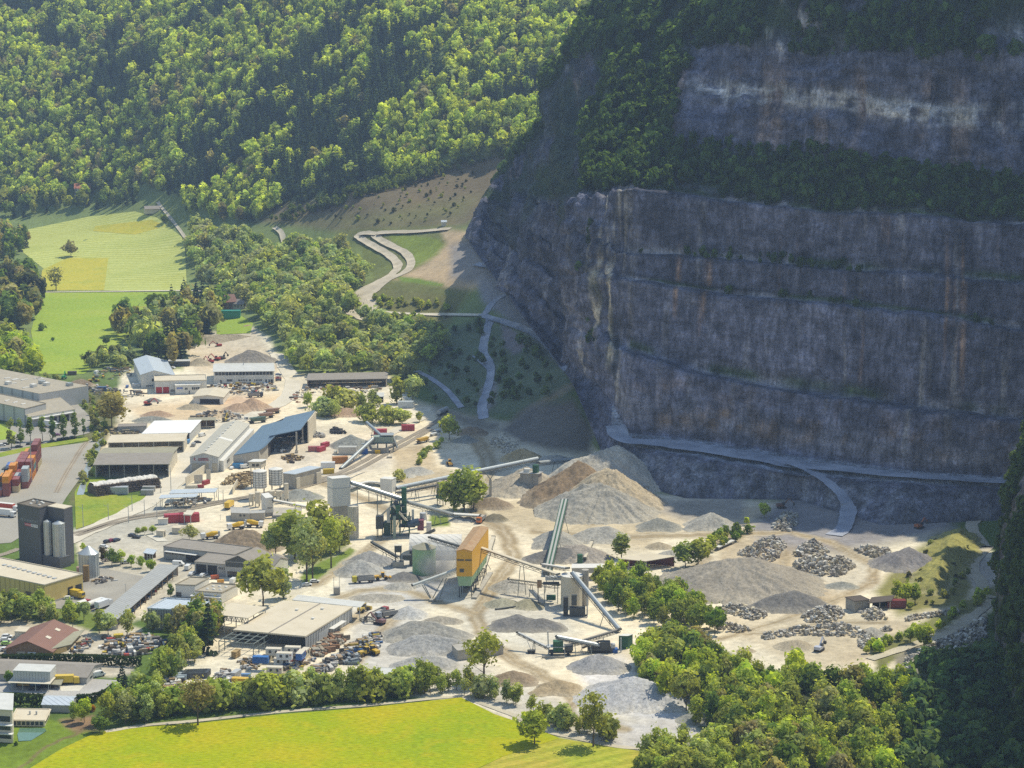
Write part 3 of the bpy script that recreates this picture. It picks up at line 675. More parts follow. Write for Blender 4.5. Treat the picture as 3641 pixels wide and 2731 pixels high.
    for r in (3, 4, 5, 6):  # each ledge: shade painted as dark bands, pale line along its top
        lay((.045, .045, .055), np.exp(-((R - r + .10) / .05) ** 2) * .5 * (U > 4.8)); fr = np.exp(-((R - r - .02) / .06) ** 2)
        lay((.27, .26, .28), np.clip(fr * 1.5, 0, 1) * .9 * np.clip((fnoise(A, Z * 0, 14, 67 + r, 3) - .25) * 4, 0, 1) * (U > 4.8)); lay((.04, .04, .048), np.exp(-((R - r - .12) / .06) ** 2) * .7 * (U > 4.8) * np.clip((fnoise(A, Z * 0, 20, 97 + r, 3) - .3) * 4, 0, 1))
        lay((.045, .075, .025), np.exp(-((R - r - .05) / .05) ** 2) * np.clip((fnoise(A, Z * 0, 24, 83 + r, 3) - .42) * 6, 0, 1) * (U > 4.9))
    lay((.035, .055, .02), np.clip((R - 6.05) * 5, 0, 1) * np.clip((7.02 - R) * 4, 0, 1) * np.clip((fnoise(A, Z, 20, 71, 4) - .22) * 5, 0, 1))   # green ledge
    lay((.035, .055, .02), np.clip((R - 8.05) * 4, 0, 1) * np.clip((fnoise(A, Z / 1.5, 26, 73, 4) - .40) * 6, 0, 1))
    lay((.035, .055, .02), np.clip((5.1 - U) / .4, 0, 1) * np.clip((U - 2.6) * 3, 0, 1) * np.clip((R - 6.0) * 3, 0, 1) * .9)
    lay((.035, .05, .03), np.clip((3.0 - U) * 3, 0, 1) * np.clip((R - 3.5) / 3, 0, 1) * np.clip((fnoise(A, Z / 2, 22, 91, 5) - .42) * 6, 0, 1))
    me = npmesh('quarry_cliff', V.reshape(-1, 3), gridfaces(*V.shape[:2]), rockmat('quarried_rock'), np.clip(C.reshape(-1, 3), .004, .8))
    o = link('quarry_cliff', me)
    o['kind'] = 'structure'
    CLIFF.update(V=V, U=U, R=R, A=A)
make_cliff()
def cliff_at(u, r):
    i = np.argmin(np.abs(CLIFF['R'][:, 0] - r)); j = np.argmin(np.abs(CLIFF['U'][0] - u))
    return Vector(CLIFF['V'][i, j])

def make_near_cliff():
    """rock shoulder that closes the picture at the right edge, nearer than the quarry"""
    # columns: foot pixel at z = 0, then (x, y) pixels up the column with forward distance growing
    cols = [
        [(3900, 1980, 0), (3900, 1800, 12), (3900, 1500, 20), (3900, 1100, 32), (3950, 600, 60)],
        [(3680, 2120, 0), (3680, 1900, 10), (3690, 1620, 16), (3720, 1400, 26), (3800, 1100, 50)],
        [(3548, 2330, 0), (3540, 2180, 3), (3552, 1930, 8), (3590, 1740, 16), (3680, 1500, 34)],
        [(3585, 2480, 0), (3572, 2260, 3), (3590, 2000, 8), (3640, 1760, 16), (3720, 1480, 36)],
        [(3620, 2640, 0), (3620, 2350, 5), (3650, 2050, 12), (3720, 1800, 20), (3800, 1500, 40)],
        [(3700, 2900, 0), (3720, 2500, 6), (3760, 2100, 14), (3850, 1800, 24), (3950, 1500, 44)],
        [(3900, 3300, 0), (3950, 2800, 8), (4000, 2300, 16), (4100, 1800, 28), (4200, 1500, 50)],
    ]
    g = []
    for c in cols:
        X, Y0 = P(c[0][0], c[0][1]); g.append([tuple(PD(x, y, Y0 + d)) for x, y, d in c])
    g = np.array(g); g = np.concatenate([g, (g[:, -1] + np.array([60, 30, 25]))[:, None], (g[:, -1] + np.array([330, 60, 30]))[:, None], (g[:, -1] * (1, 1, 0) + np.array([560, 90, -20]))[:, None]], 1)
    def rs(a, n):
        t = np.linspace(0, a.shape[0] - 1, n); i = np.minimum(t.astype(int), a.shape[0] - 2); f = (t - i).reshape(-1, 1, 1)
        return a[i] * (1 - f) + a[i + 1] * f
    g = rs(g, 130); g = rs(g.transpose(1, 0, 2), 130)
    V = g
    N = np.cross(np.gradient(V, axis=1), np.gradient(V, axis=0)); N /= np.maximum(np.linalg.norm(N, axis=2)[..., None], 1e-9)
    A = V[..., 0] + V[..., 1]; Z = V[..., 2]
    d = (fnoise(A, Z / 3, 14, 103, 5) - .5) * 7 + (fnoise(A, Z, 6, 107, 4) - .5) * 3
    V = V - N * d[..., None] * np.sign(N[..., 1:2].mean())
    V[0, :, 2] -= 4
    C = np.empty(V.shape); C[:] = (.13, .12, .125); C *= (.5 + .9 * fnoise(A, Z / 5, 10, 109, 5))[..., None]
    m = np.clip((fnoise(A, Z, 14, 113, 4) - .47) * 6, 0, 1)[..., None]; C = C * (1 - m) + np.array((.028, .042, .018)) * m
    me = npmesh('cliff', V.reshape(-1, 3), gridfaces(*V.shape[:2]), MATS['quarried_rock'], np.clip(C.reshape(-1, 3), .004, .8))
    o = link('cliff', me); o['kind'] = 'structure'
    CLIFF['N'] = V
make_near_cliff()
# road along the bench, its ramp down into the pit, and the path on the far rim
def world_line(pts): return np.array([tuple(PD(x * K, y * K, Y)) for x, y, Y in pts])
def bench_line(us, r=1.5):
    return np.array([tuple(cliff_at(u, r)) for u in us])
ribbon('bench_road', None, 0, M_BENCH, 1.3, widths=[14, 20, 20, 15, 11, 9], world=np.array(spline(bench_line([4.7, 5.0, 5.4, 5.8, 6.2, 6.6, 7.0, 7.4, 7.8, 8.3, 8.8, 9.2]), 5)))

def on_cliff(pts):
    V, R = CLIFF['V'].reshape(-1, 3), CLIFF['R'].reshape(-1); V = V[R < 1.75]
    d = V[:, 1] * CP - (V[:, 2] - CAMZ) * SP; px = CX + FPX * V[:, 0] / d; py = CY - FPX * (V[:, 1] * SP + (V[:, 2] - CAMZ) * CP) / d
    return np.array([V[np.argmin((px - x) ** 2 + (py - y) ** 2)] for x, y in pts])
ramp = on_cliff([(2800, 1662), (2880, 1680), (2940, 1715), (2985, 1755), (3010, 1800), (3018, 1845)]); ramp[:, 2] = np.linspace(16.5, 1.5, len(ramp)).clip(ramp[:, 2])
ribbon('ramp_road', None, 8.5, M_BENCH, 1.6, world=np.array(spline(list(ramp) + [np.array([*P(3000, 1880), -.9]), np.array([*P(2965, 1905), -1.3])], 6)))
for ln, w_ in (([(2000, 840), (1850, 960), (1700, 1060), (1450, 1150), (1150, 1250)], 5), ([(1960, 470), (1880, 550), (1855, 630), (1925, 730), (1925, 800), (1990, 830)], 6), ([(2060, 262), (1930, 270), (1855, 310), (1860, 360), (1915, 440), (1950, 480)], 6)):
    ribbon('track', [(2500 + x / 1.938, 1700 + y / 1.938) for x, y in ln], w_, M_PATH, .2, 8)
# ------------------------------------------------------------------ trees
def _cards(C, N, S, rng, jit=.55):
    """quads of half-size S at C, facing N plus scatter"""
    n = len(C)
    Nn = N + rng.normal(0, jit, (n, 3)); Nn /= np.linalg.norm(Nn, axis=1)[:, None]
    a = np.cross(Nn, rng.normal(0, 1, (n, 3))); a /= np.maximum(np.linalg.norm(a, axis=1)[:, None], 1e-6)
    b = np.cross(Nn, a); S = S[:, None]
    k = rng.uniform(.6, 1.1, (n, 1))
    V = np.stack([C - a * S - b * S * k, C + a * S - b * S * k * .6, C + a * S * .8 + b * S * k, C - a * S * .7 + b * S * k * .8], 1)
    return V.reshape(-1, 3), np.arange(4 * n).reshape(n, 4)
def crown(kind, n, seed):
    """unit-height tree crown: vertices, faces, per-vertex tint"""
    rng = np.random.default_rng(seed)
    if kind == 'spruce':
        t = rng.random(n) ** .75; z = .06 + .93 * t
        lay = np.round(z * 11) / 11; z = z * .4 + lay * .6
        r = .185 * (1 - z) ** .85 + .008; rr = r * np.sqrt(rng.uniform(.35, 1, n)) * (1 + .25 * np.sin(z * 70))
        ph = rng.uniform(0, 2 * np.pi, n)
        C = np.stack([rr * np.cos(ph), rr * np.sin(ph), z - rr * .35], 1)
        N = np.stack([np.cos(ph) * .8, np.sin(ph) * .8, np.full(n, .75)], 1)
        S = (.05 * (1 - z) + .018) * rng.uniform(.8, 1.4, n) * (110 / n) ** .3
        V, F = _cards(C, N, S, rng, .35)
        T = rng.uniform(.6, 1.3, n) * (.75 + .4 * rr / np.maximum(r, 1e-3))  # inner cards darker: crown shade put into the tint
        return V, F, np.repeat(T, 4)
    par = {'round': ((.36, .36, .36), .62, 11, .19), 'tall': ((.17, .17, .44), .54, 12, .12), 'column': ((.10, .10, .44), .55, 10, .085),
           'shrub': ((.52, .52, .40), .45, 9, .26), 'wide': ((.46, .46, .33), .62, 13, .19), 'open': ((.30, .30, .40), .58, 14, .13), 'full': ((.27, .27, .45), .50, 17, .13)}[kind]
    rad, zc, nl, lr = par; rad = np.array(rad)
    L = rng.normal(0, 1, (nl, 3)); L /= np.linalg.norm(L, axis=1)[:, None]; L *= rng.uniform(.35, .82, (nl, 1))
    L[0] = (0, 0, .75); L = L * rad; lrs = lr * rng.uniform(.75, 1.25, nl)
    li = rng.integers(0, nl, n)
    D = rng.normal(0, 1, (n, 3)); D[:, 2] = D[:, 2] * .9 + .25; D /= np.linalg.norm(D, axis=1)[:, None]
    C = L[li] + D * (lrs[li] * rng.uniform(.72, 1.08, n))[:, None]
    far = rng.random(n) < .26; C[far] *= rng.uniform(.85, 1.32, (far.sum(), 1)); C[:, 2] += zc
    N = D * .75 + (C - np.array([0, 0, zc])) / rad * .5
    S = lr * rng.uniform(.17, .38, n) * (400 / n) ** .42 * (1.25 if kind != 'open' else .9)
    V, F = _cards(C, N, S, rng, .5)
    T = rng.uniform(.72, 1.22, n) * (.8 + .35 * np.clip((C[:, 2] - zc) / rad[2] * .5 + .5, 0, 1)) * rng.uniform(.85, 1.15, nl)[li]  # lower cards darker: crown shade put into the tint, rest varies at random
    V[:, 2] = np.maximum(V[:, 2], .015)
    return V, F, np.repeat(T, 4)
M_LEAF = leafmat('leaves', .55); M_NEEDLE = leafmat('needles', .25)
M_BARK = paint('bark', (.11, .085, .06), .9, .5, scale=2.0)
CROWN, TRUNK = {}, {}
def crown_mesh(kind, n, seed):
    k = (kind, n, seed)
    if k not in CROWN:
        V, F, T = crown(kind, n, seed * 31 + len(kind))
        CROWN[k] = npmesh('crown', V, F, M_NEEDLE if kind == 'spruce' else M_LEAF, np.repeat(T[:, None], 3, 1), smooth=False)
    return CROWN[k]
def trunk_mesh(kind, seed):
    k = (kind, seed)
    if k not in TRUNK:
        r = random.Random(seed * 7 + len(kind)); m = MB()
        top = .97 if kind == 'spruce' else .72
        w = .014 if kind in ('spruce', 'column', 'tall') else .019
        b = Vector((0, 0, -.02)); pts = [b]
        for i in range(1, 5): pts.append(Vector((r.uniform(-.015, .015) * i / 2, r.uniform(-.015, .015) * i / 2, top * i / 4)))
        for i in range(4): m.cyl(pts[i], pts[i + 1], w * (1 - i * .22), w * (1 - (i + 1) * .22), 6, i in (0, 3))
        if kind not in ('spruce', 'column', 'shrub'):
            for i in range(7):
                p = pts[1] + (pts[3] - pts[1]) * r.random(); a = r.uniform(0, 6.28); l = r.uniform(.16, .28) * (.6 if kind == 'tall' else 1)
                q = p + Vector((math.cos(a) * l, math.sin(a) * l, l * .9)); m.cyl(p, q, w * .42, w * .12, 4, False)
        TRUNK[k] = bpy.data.meshes.new('trunk'); tmp = m.build('trunk', M_BARK); TRUNK[k] = tmp.data; bpy.data.objects.remove(tmp)
    return TRUNK[k]
def vary(col, a=.14):
    k = random.uniform(1 - a, 1 + a)
    return (col[0] * k * random.uniform(.92, 1.1), col[1] * k, col[2] * k * random.uniform(.8, 1.2), 1)
SPRING, WILLOW, FRESH, DEEP, BUD, SPRUCE, OLIVE, SHADE = (.39, .45, .10), (.43, .48, .20), (.44, .53, .07), (.19, .27, .06), (.36, .34, .14), (.034, .055, .03), (.33, .37, .095), (.15, .23, .08)  # SHADE: shadow put into the leaf colour of trees in shaded places
def tree(name, loc, h, kind, col, label, cat='tree', group=None, n=380, wide=1.0, parts=True, seed=None):
    seed = random.randrange(9) if seed is None else seed
    cm = crown_mesh(kind, n, seed)
    c = vary(col)
    if not parts:
        o = link(name, cm, None, loc); o.scale = (h * wide, h * wide, h); o.rotation_euler = (0, 0, random.uniform(0, 6.28)); o.color = c
        return tag(o, label, cat, group)
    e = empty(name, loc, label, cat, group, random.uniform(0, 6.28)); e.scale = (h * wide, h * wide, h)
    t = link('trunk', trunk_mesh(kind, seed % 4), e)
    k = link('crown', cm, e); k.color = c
    return e
def poly_points(poly, step, margin=0.0, flatz=True, jit=.42, seed=1):
    """jittered points over the ground inside a pixel polygon"""
    rng = np.random.default_rng(seed)
    B = np.array([P(x, y)[:2] for x, y in poly]) if flatz else None
    if flatz:
        x0, y0 = B.min(0); x1, y1 = B.max(0)
    else:
        g = Garr(poly); x0, y0 = g[:, 0].min() - 30, g[:, 1].min() - 30; x1, y1 = g[:, 0].max() + 30, g[:, 1].max() + 30
    gx, gy = np.meshgrid(np.arange(x0, x1 + step, step), np.arange(y0, y1 + step, step))
    gx = gx + (np.arange(gx.shape[0]) % 2)[:, None] * step / 2
    gx = gx.ravel() + rng.uniform(-jit, jit, gx.size) * step; gy = gy.ravel() + rng.uniform(-jit, jit, gx.size) * step
    z = np.zeros_like(gx) if flatz else TH(gx, gy)
    d = gy * CP - (z - CAMZ) * SP
    px = CX + FPX * gx / d; py = CY - FPX * (gy * SP + (z - CAMZ) * CP) / d
    ins = inpoly(px, py, poly)
    return np.stack([gx, gy, z, px, py], 1)[ins]
def mass(name, pts, hs, kinds, cols, n_broad=110, n_spruce=64, mat=None, seed=3, label=None):
    """a far wood that reads as one mass: one mesh"""
    rng = np.random.default_rng(seed)
    protos = {k: [crown(k, n_spruce if k == 'spruce' else n_broad, 500 + i) for i in range(7)] for k in set(kinds)}
    Vs, Fs, Ts, off = [], [], [], 0
    for p, h, k, c in zip(pts, hs, kinds, cols):
        V, F, T = protos[k][rng.integers(7)]
        a = rng.uniform(0, 6.28); ca, sa = math.cos(a), math.sin(a); wd = h * rng.uniform(.72, 1.08)
        W = np.stack([(V[:, 0] * ca - V[:, 1] * sa) * wd + p[0], (V[:, 0] * sa + V[:, 1] * ca) * wd + p[1], V[:, 2] * h + p[2] - .04 * h], 1)
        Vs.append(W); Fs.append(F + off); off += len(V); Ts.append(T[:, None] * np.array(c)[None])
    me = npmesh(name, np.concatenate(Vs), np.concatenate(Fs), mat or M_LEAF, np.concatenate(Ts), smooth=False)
    o = link(name, me); tag(o, label, None, None, 'stuff')
    return o

def make_forest():
    poly = [(-700, -420), (2500, -420), (2420, 0), (2230, 90), (2120, 250), (1990, 370), (1880, 500), (1800, 548), (1650, 575), (1480, 618), (1300, 660), (1180, 712), (1010, 730), (900, 800), (800, 800), (700, 765), (660, 760),
            (640, 690), (560, 690), (520, 660), (400, 690), (330, 715), (120, 725), (-700, 745)]
    q = poly_points(poly, 8.2, flatz=False, seed=21)
    rng = np.random.default_rng(5)
    bare = segdist(q[:, 3], q[:, 4], [(1640, 90), (1590, 160), (1510, 300)])
    q = q[(bare > 5 + 14 * rng.random(len(q))) & (np.hypot((q[:, 3] - 300) / 75, (q[:, 4] - 712) / 26) > 1) & (q[:, 3] > -260) & (q[:, 3] < 2600)]
    X, Y, px, py = q[:, 0], q[:, 1], q[:, 3], q[:, 4]
    con = fnoise(X, Y, 95, 77, 4) * 1.0 + fnoise(X, Y, 30, 78, 2) * .35
    bias = .80 - .13 * np.exp(-((px - 1150) / 520) ** 2 - ((py - 480) / 190) ** 2) + .08 * np.exp(-((px - 150) / 400) ** 2) - .05 * np.exp(-((px - 1900) / 200) ** 2 - ((py - 330) / 200) ** 2)
    isc = con > bias
    isc ^= rng.random(len(q)) < .10
    pts, hs, kinds, cols = [], [], [], []
    for p, c, v, cx_, cy_ in zip(q, isc, con, px, py):
        if c: h = rng.uniform(20, 31); k = 'spruce'; col = np.array((.060, .092, .050)) * rng.uniform(.7, 1.5)
        else:
            h = rng.uniform(12, 22); k = 'round' if rng.random() < .6 else 'full'
            s = rng.random(); base = (.48, .57, .12) if s < .5 else ((.60, .66, .12) if s < .78 else ((.34, .40, .13) if s < .92 else (.38, .35, .17)))
            col = np.array(base) * rng.uniform(.8, 1.2)
        pts.append(p[:3]); hs.append(h); kinds.append(k); cols.append(col)
    # paler young growth along the forest foot
    e = poly_points([(950, 790), (1180, 715), (1320, 655), (1500, 615), (1660, 575), (1830, 545), (1830, 570), (1650, 606), (1500, 650), (1350, 690), (1190, 745), (1000, 800)], 5.5, flatz=False, seed=23)
    for p in e: pts.append(p[:3]); hs.append(rng.uniform(5, 11)); kinds.append('round'); cols.append(np.array((.17, .22, .05)) * rng.uniform(.8, 1.15))
    mass('mountain_forest', pts, hs, kinds, cols, 190, 84)
    print('forest trees', len(pts))
make_forest()
def make_ledge_wood():
    rng = np.random.default_rng(15); V, U, R, A = (CLIFF[k] for k in 'VURA')
    n = 26000
    i = rng.integers(0, V.shape[0], n); j = rng.integers(0, V.shape[1], n)
    # weight by real area so that clumps are even
    u, r, p = U[i, j], R[i, j], V[i, j]
    a = A[i, j]; z = p[:, 2]
    nz = fnoise(a, z, 34, 201, 4); nz2 = fnoise(a, z, 60, 205, 3)
    keep = np.zeros(n, bool); hh = rng.uniform(6, 12, n)
    k1 = (r > 6.03) & (r < 6.97) & (u > 3.2) & (nz > .30); keep |= k1 & (rng.random(n) < .55)
    k2 = (u > 2.7) & (u < 5.2 + (r - 7) * .0) & (r > 6.5) & (r < 8.3) & (nz > .26); keep |= k2 & (rng.random(n) < .7)
    k3 = (r > 8.0) & (r < 10.6) & (u > 1.6) & (nz2 > .40); keep |= k3 & (rng.random(n) < .8)
    k4 = (u < 3.0) & (r > 8.3) & (r < 10.3); keep |= k4 & (rng.random(n) < .6)
    for rr in (4, 5, 6):
        keep |= (np.abs(r - rr) < .05) & (u > 4.9) & (fnoise(a, a * 0, 26, 210 + rr, 3) > .52) & (rng.random(n) < .7)
    kb = (np.abs(r - 4.97) < .10) & (u > 5.0) & (u < 7.3); keep |= kb & (rng.random(n) < .9)
    k5 = (u > 3.2) & (u < 4.4) & (r > 2) & (r < 6) & (fnoise(a, z / 2, 15, 215, 3) > .62); keep |= k5 & (rng.random(n) < .5)
    hh = np.where(r < 6, rng.uniform(3, 6.5, n), hh); hh = np.where(k3, rng.uniform(9, 16, n), hh)
    pts = p[keep] + np.array([0, 1.0, -1.0]); hh = hh[keep]
    print('ledge trees', len(pts))
    rr = r[keep]; uu = u[keep]
    kinds, cols = [], []
    for q, r_, u_ in zip(pts, rr, uu):
        sun = (u_ < 3.2 and r_ > 9)  # sun and shade put into the leaf colour: bright ridge, dark face
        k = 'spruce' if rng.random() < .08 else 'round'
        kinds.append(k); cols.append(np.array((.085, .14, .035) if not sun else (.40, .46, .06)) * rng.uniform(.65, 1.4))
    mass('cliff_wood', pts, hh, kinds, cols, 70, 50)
    # the near shoulder's wood
    V = CLIFF['N']; n = 1500; i = rng.integers(2, 118, n); j = rng.integers(0, V.shape[1], n); p = V[i, j]
    nz = fnoise(p[:, 0] + p[:, 1], p[:, 2], 22, 221, 3); k = (nz > .46) & (p[:, 2] > 4)
    p = p[k]
    mass('cliff_wood', p, rng.uniform(5, 10, len(p)), ['round'] * len(p), [np.array((.10, .15, .05)) * rng.uniform(.7, 1.3) for _ in p], 110)
make_ledge_wood()
# ------------------------------------------------------------------ buildings; pixel pairs are read off enlarged crops of the photograph
def crop(ox, oy, k): return lambda x, y: (ox + x / k, oy + y / k)
q1, q2, q3, q4, q5, q6, q7 = crop(0, 1100, 2.212), crop(0, 1700, 2.212), crop(0, 1981, 2.212), crop(800, 1300, 2.212), crop(800, 1900, 2.212), crop(1600, 1500, 2.212), crop(1600, 1981, 2.212)
q8, q9, qa, qb, qc, qd, qe, qf, qg, qt, qk, qo = crop(2500, 1700, 1.938), crop(0, 0, 1.229), crop(640, 1440, 4.254), crop(1140, 1480, 5.53), crop(860, 2250, 4.424), crop(560, 2200, 4.424), crop(1300, 1700, 2.884), crop(1800, 1940, 2.538), crop(0, 2380, 2.759), crop(40, 1740, 6.144), crop(0, 1540, 7.9), crop(1400, 1840, 5.53)
PW = paint('white_sheet', (.70, .68, .62), .55, .3)
PWR = paint('white_sheet_ribbed', (.66, .65, .60), .55, .3, ribs=1.2)
PC = paint('cream_plaster', (.62, .56, .44), .7, .35)
PG = paint('grey_render', (.40, .39, .36), .8, .4)
PLG = paint('pale_grey_sheet', (.50, .51, .50), .55, .3, ribs=1.0)
PCONC = paint('weathered_concrete', (.43, .40, .34), .9, .6)
PDK = paint('painted_dark_interior', (.045, .042, .04), .9, .3)  # near-black; panels on closed walls carry painted interior shade
PANT = paint('anthracite_cladding', (.105, .108, .115), .45, .2, spec=.4)
PYEL = paint('yellow_cladding', (.64, .49, .17), .6, .25, ribs=.9)
RSTONE = paint('gravelled_roof', (.40, .355, .27), .95, .5, scale=.4)
RBEIGE = paint('dusty_roof_felt', (.60, .53, .40), .9, .4, (.42, .36, .25), scale=.15)
RGREY = paint('fibre_cement_roof', (.29, .26, .22), .9, .45, scale=.4)
RLIGHT = paint('pale_metal_roof', (.60, .59, .54), .45, .35, scale=.3)
RBLUE = paint('slate_blue_sheet_roof', (.145, .215, .285), .45, .25, ribs=1.6)
RICE = paint('ice_blue_sheet_roof', (.52, .57, .61), .4, .25, ribs=2.2)
RRED = paint('red_brown_roof', (.25, .135, .10), .8, .3, ribs=1.5)
RMOSS = paint('mossy_roof', (.33, .31, .22), .95, .5)
WOOD = paint('weathered_boards', (.26, .17, .10), .85, .5, scale=1.0)
STEEL = paint('galvanised_steel', (.42, .45, .45), .4, .3, metal=.35)
STEELR = paint('ribbed_silo_steel', (.47, .50, .50), .35, .25, metal=.4)
DSTEEL = paint('dark_steelwork', (.085, .09, .085), .6, .4)
GSTEEL = paint('green_machinery', (.035, .115, .06), .55, .35)
TRUSS = paint('grey_green_steelwork', (.20, .23, .21), .6, .4)
ORANGE = paint('ochre_cladding', (.66, .36, .035), .55, .2, spec=.3)
RUST = paint('rusty_roof', (.33, .19, .09), .8, .5, (.45, .36, .22), scale=.5)
GTANK = paint('pale_green_paint', (.27, .44, .20), .6, .45, (.42, .48, .34), scale=.15)
GLASS = flat('window_glass', (.035, .045, .055), .15, 0, .6)
RED = paint('red_paint', (.42, .035, .035), .5, .3)
BLUEP = paint('blue_paint', (.035, .12, .36), .5, .3)
DOOR = paint('sheet_door', (.44, .40, .31), .6, .3)
TYRE = flat('rubber', (.03, .03, .03), .9)
YEL = paint('machine_yellow', (.68, .42, .02), .5, .3)
ORP = paint('machine_orange', (.62, .22, .03), .5, .3)
WHT = paint('vehicle_white', (.72, .71, .68), .35, .2, spec=.5)

class Bld:
    """box building: A front corner, B left corner, C right corner, all pixels at eave level h"""
    def __init__(s, name, label, q, A, B, C, base=None, h=None, cat='building', group=None, z0=0.0):
        a = q(*A); s.q = q
        if h is None: h = hgt(a[0], q(A[0], base)[1], a[1])
        s.h = h; s.z0 = z0
        s.a = Vector((*P(*a, h), 0)); s.u = Vector((*P(*q(*B), h), 0)) - s.a; s.v = Vector((*P(*q(*C), h), 0)) - s.a
        s.un, s.vn = s.u.normalized(), s.v.normalized()
        s.nl = (s.vn * -1 - s.un * (-s.vn).dot(s.un)).normalized(); s.nr = (s.un * -1 - s.vn * (-s.un).dot(s.vn)).normalized()
        s.root = empty(name, s.a, label, cat, group)
    def L(s, i, j, z): return s.u * i + s.v * j + Vector((0, 0, z))
    def part(s, name, mb, mat, parent=None, smooth=False):
        return mb.build(name, mat, parent or s.root, smooth=smooth)
    def slab(s, z0, z1, o=0.0, i0=0, i1=1, j0=0, j1=1, mb=None):
        m = mb or MB(); ou, ov = o / s.u.length, o / s.v.length
        O = s.L(i0 - ou, j0 - ov, z0)
        return m.para(O, s.u * (i1 - i0 + 2 * ou), s.v * (j1 - j0 + 2 * ov), (0, 0, z1 - z0))
    def walls(s, mat, h=None, z0=None): return s.part('wall', s.slab(s.z0 if z0 is None else z0, h or s.h), mat)
    def flat(s, wall, roof, o=.25, t=.35, parapet=True):
        w = s.walls(wall)
        r = s.slab(s.h + .003, s.h + .12, o)
        if parapet:
            for (i, j, du, dv) in ((0, 0, 1, 0), (0, 0, 0, 1), (0, 1, 1, 0), (1, 0, 0, 1)):
                ou, ov = .18 / s.u.length, .18 / s.v.length
                m = r.para(s.L(i - (ou if not du else 0), j - (ov if not dv else 0), s.h + .12), s.u * (1 if du else 2 * ou), s.v * (1 if dv else 2 * ov), (0, 0, t))
        s.part('roof', r, roof); return w
    def gable(s, wall, roof, rise, axis='v', o=.5, t=.25):
        """ridge runs along `axis`"""
        h = s.h; m = MB(); a, b = ('u', 'v') if axis == 'v' else ('v', 'u')
        def pt(i, j, z): return s.L(i, j, z) if axis == 'v' else s.L(j, i, z)
        fr = [pt(0, 0, s.z0), pt(1, 0, s.z0), pt(1, 0, h), pt(.5, 0, h + rise), pt(0, 0, h)]; bk = [p + (s.v if axis == 'v' else s.u) for p in fr]
        m.add(fr + bk, [(0, 1, 2, 3, 4), (9, 8, 7, 6, 5), (0, 5, 6, 1), (1, 6, 7, 2), (4, 9, 5, 0)])
        s.part('wall', m, wall)
        lu = (s.u if axis == 'v' else s.v).length; lv = (s.v if axis == 'v' else s.u).length
        oi, oj = o / lu, o / lv; k = rise / .5
        for sg in (0, 1):
            r = MB()
            e = -oi if sg == 0 else 1 + oi; ze = h - k * oi
            p = [pt(e, -oj, ze + .02), pt(.5, -oj, h + rise + .02), pt(.5, 1 + oj, h + rise + .02), pt(e, 1 + oj, ze + .02)]
            r.add(p + [x + Vector((0, 0, t)) for x in p], [(0, 1, 2, 3), (7, 6, 5, 4), (0, 4, 5, 1), (1, 5, 6, 2), (2, 6, 7, 3), (3, 7, 4, 0)])
            s.part('roof', r, roof)
    def face(s, f, a0, a1, z0, z1, mb=None, d=.07, proud=.03):
        m = mb or MB()
        if f == 'L': O = s.L(a0, 0, z0) + s.nl * proud; return m.para(O, s.u * (a1 - a0), s.nl * d, (0, 0, z1 - z0))
        O = s.L(0, a0, z0) + s.nr * proud; return m.para(O, s.v * (a1 - a0), s.nr * d, (0, 0, z1 - z0))
    def open(s, f, name, a0, a1, z0, z1, mat=None, frame=None):
        o = s.part(name, s.face(f, a0, a1, z0, z1), mat or GLASS)
        if frame:
            m = MB(); w = .14; L = (s.u if f == 'L' else s.v).length; da = w / L
            for x0, x1, y0, y1 in ((a0 - da, a1 + da, z1, z1 + w), (a0 - da, a1 + da, z0 - w, z0), (a0 - da, a0, z0, z1), (a1, a1 + da, z0, z1)): s.face(f, x0, x1, y0, y1, m, .1, .02)
            m.build('frame', frame, o)
        return o
    def row(s, f, n, a0, a1, z0, z1, gap=.25, mat=None, name='window', frame=None):
        w = (a1 - a0) / n
        for k in range(n): s.open(f, name, a0 + w * (k + gap / 2), a0 + w * (k + 1 - gap / 2), z0, z1, mat, frame)
    def post(s, i, j, z1, w=.35, mat=None, z0=0.0):
        p = s.L(i, j, z0); return s.part('post', MB().box(p.x - w / 2, p.y - w / 2, z0, p.x + w / 2, p.y + w / 2, z1), mat or STEEL)
    def lump(s, name, i, j, du, dv, z0, z1, mat):
        """a box standing on the roof or against the wall"""
        m = MB(); m.para(s.L(i, j, z0), s.un * du, s.vn * dv, (0, 0, z1 - z0)); return s.part(name, m, mat)
    def shed(s, wall, roof, n, walls='back,left,right', fall=.5, t=.3, o=.6, front='L', postmat=None, axis=None):
        """open-fronted shed: roof slab, posts along the front, walls behind"""
        ou, ov = o / s.u.length, o / s.v.length
        hb = s.h + fall
        def zz(i, j): return s.h + (hb - s.h) * (j if front == 'L' else i)
        p = [s.L(i, j, zz(i, j)) for i, j in ((-ou, -ov), (1 + ou, -ov), (1 + ou, 1 + ov), (-ou, 1 + ov))]
        s.part('roof', MB().add(p + [x + Vector((0, 0, t)) for x in p], [(0, 1, 2, 3), (7, 6, 5, 4), (0, 4, 5, 1), (1, 5, 6, 2), (2, 6, 7, 3), (3, 7, 4, 0)]), roof)
        m = MB(); th = .25; tu, tv = th / s.u.length, th / s.v.length; hw = min(s.h, hb) - .02
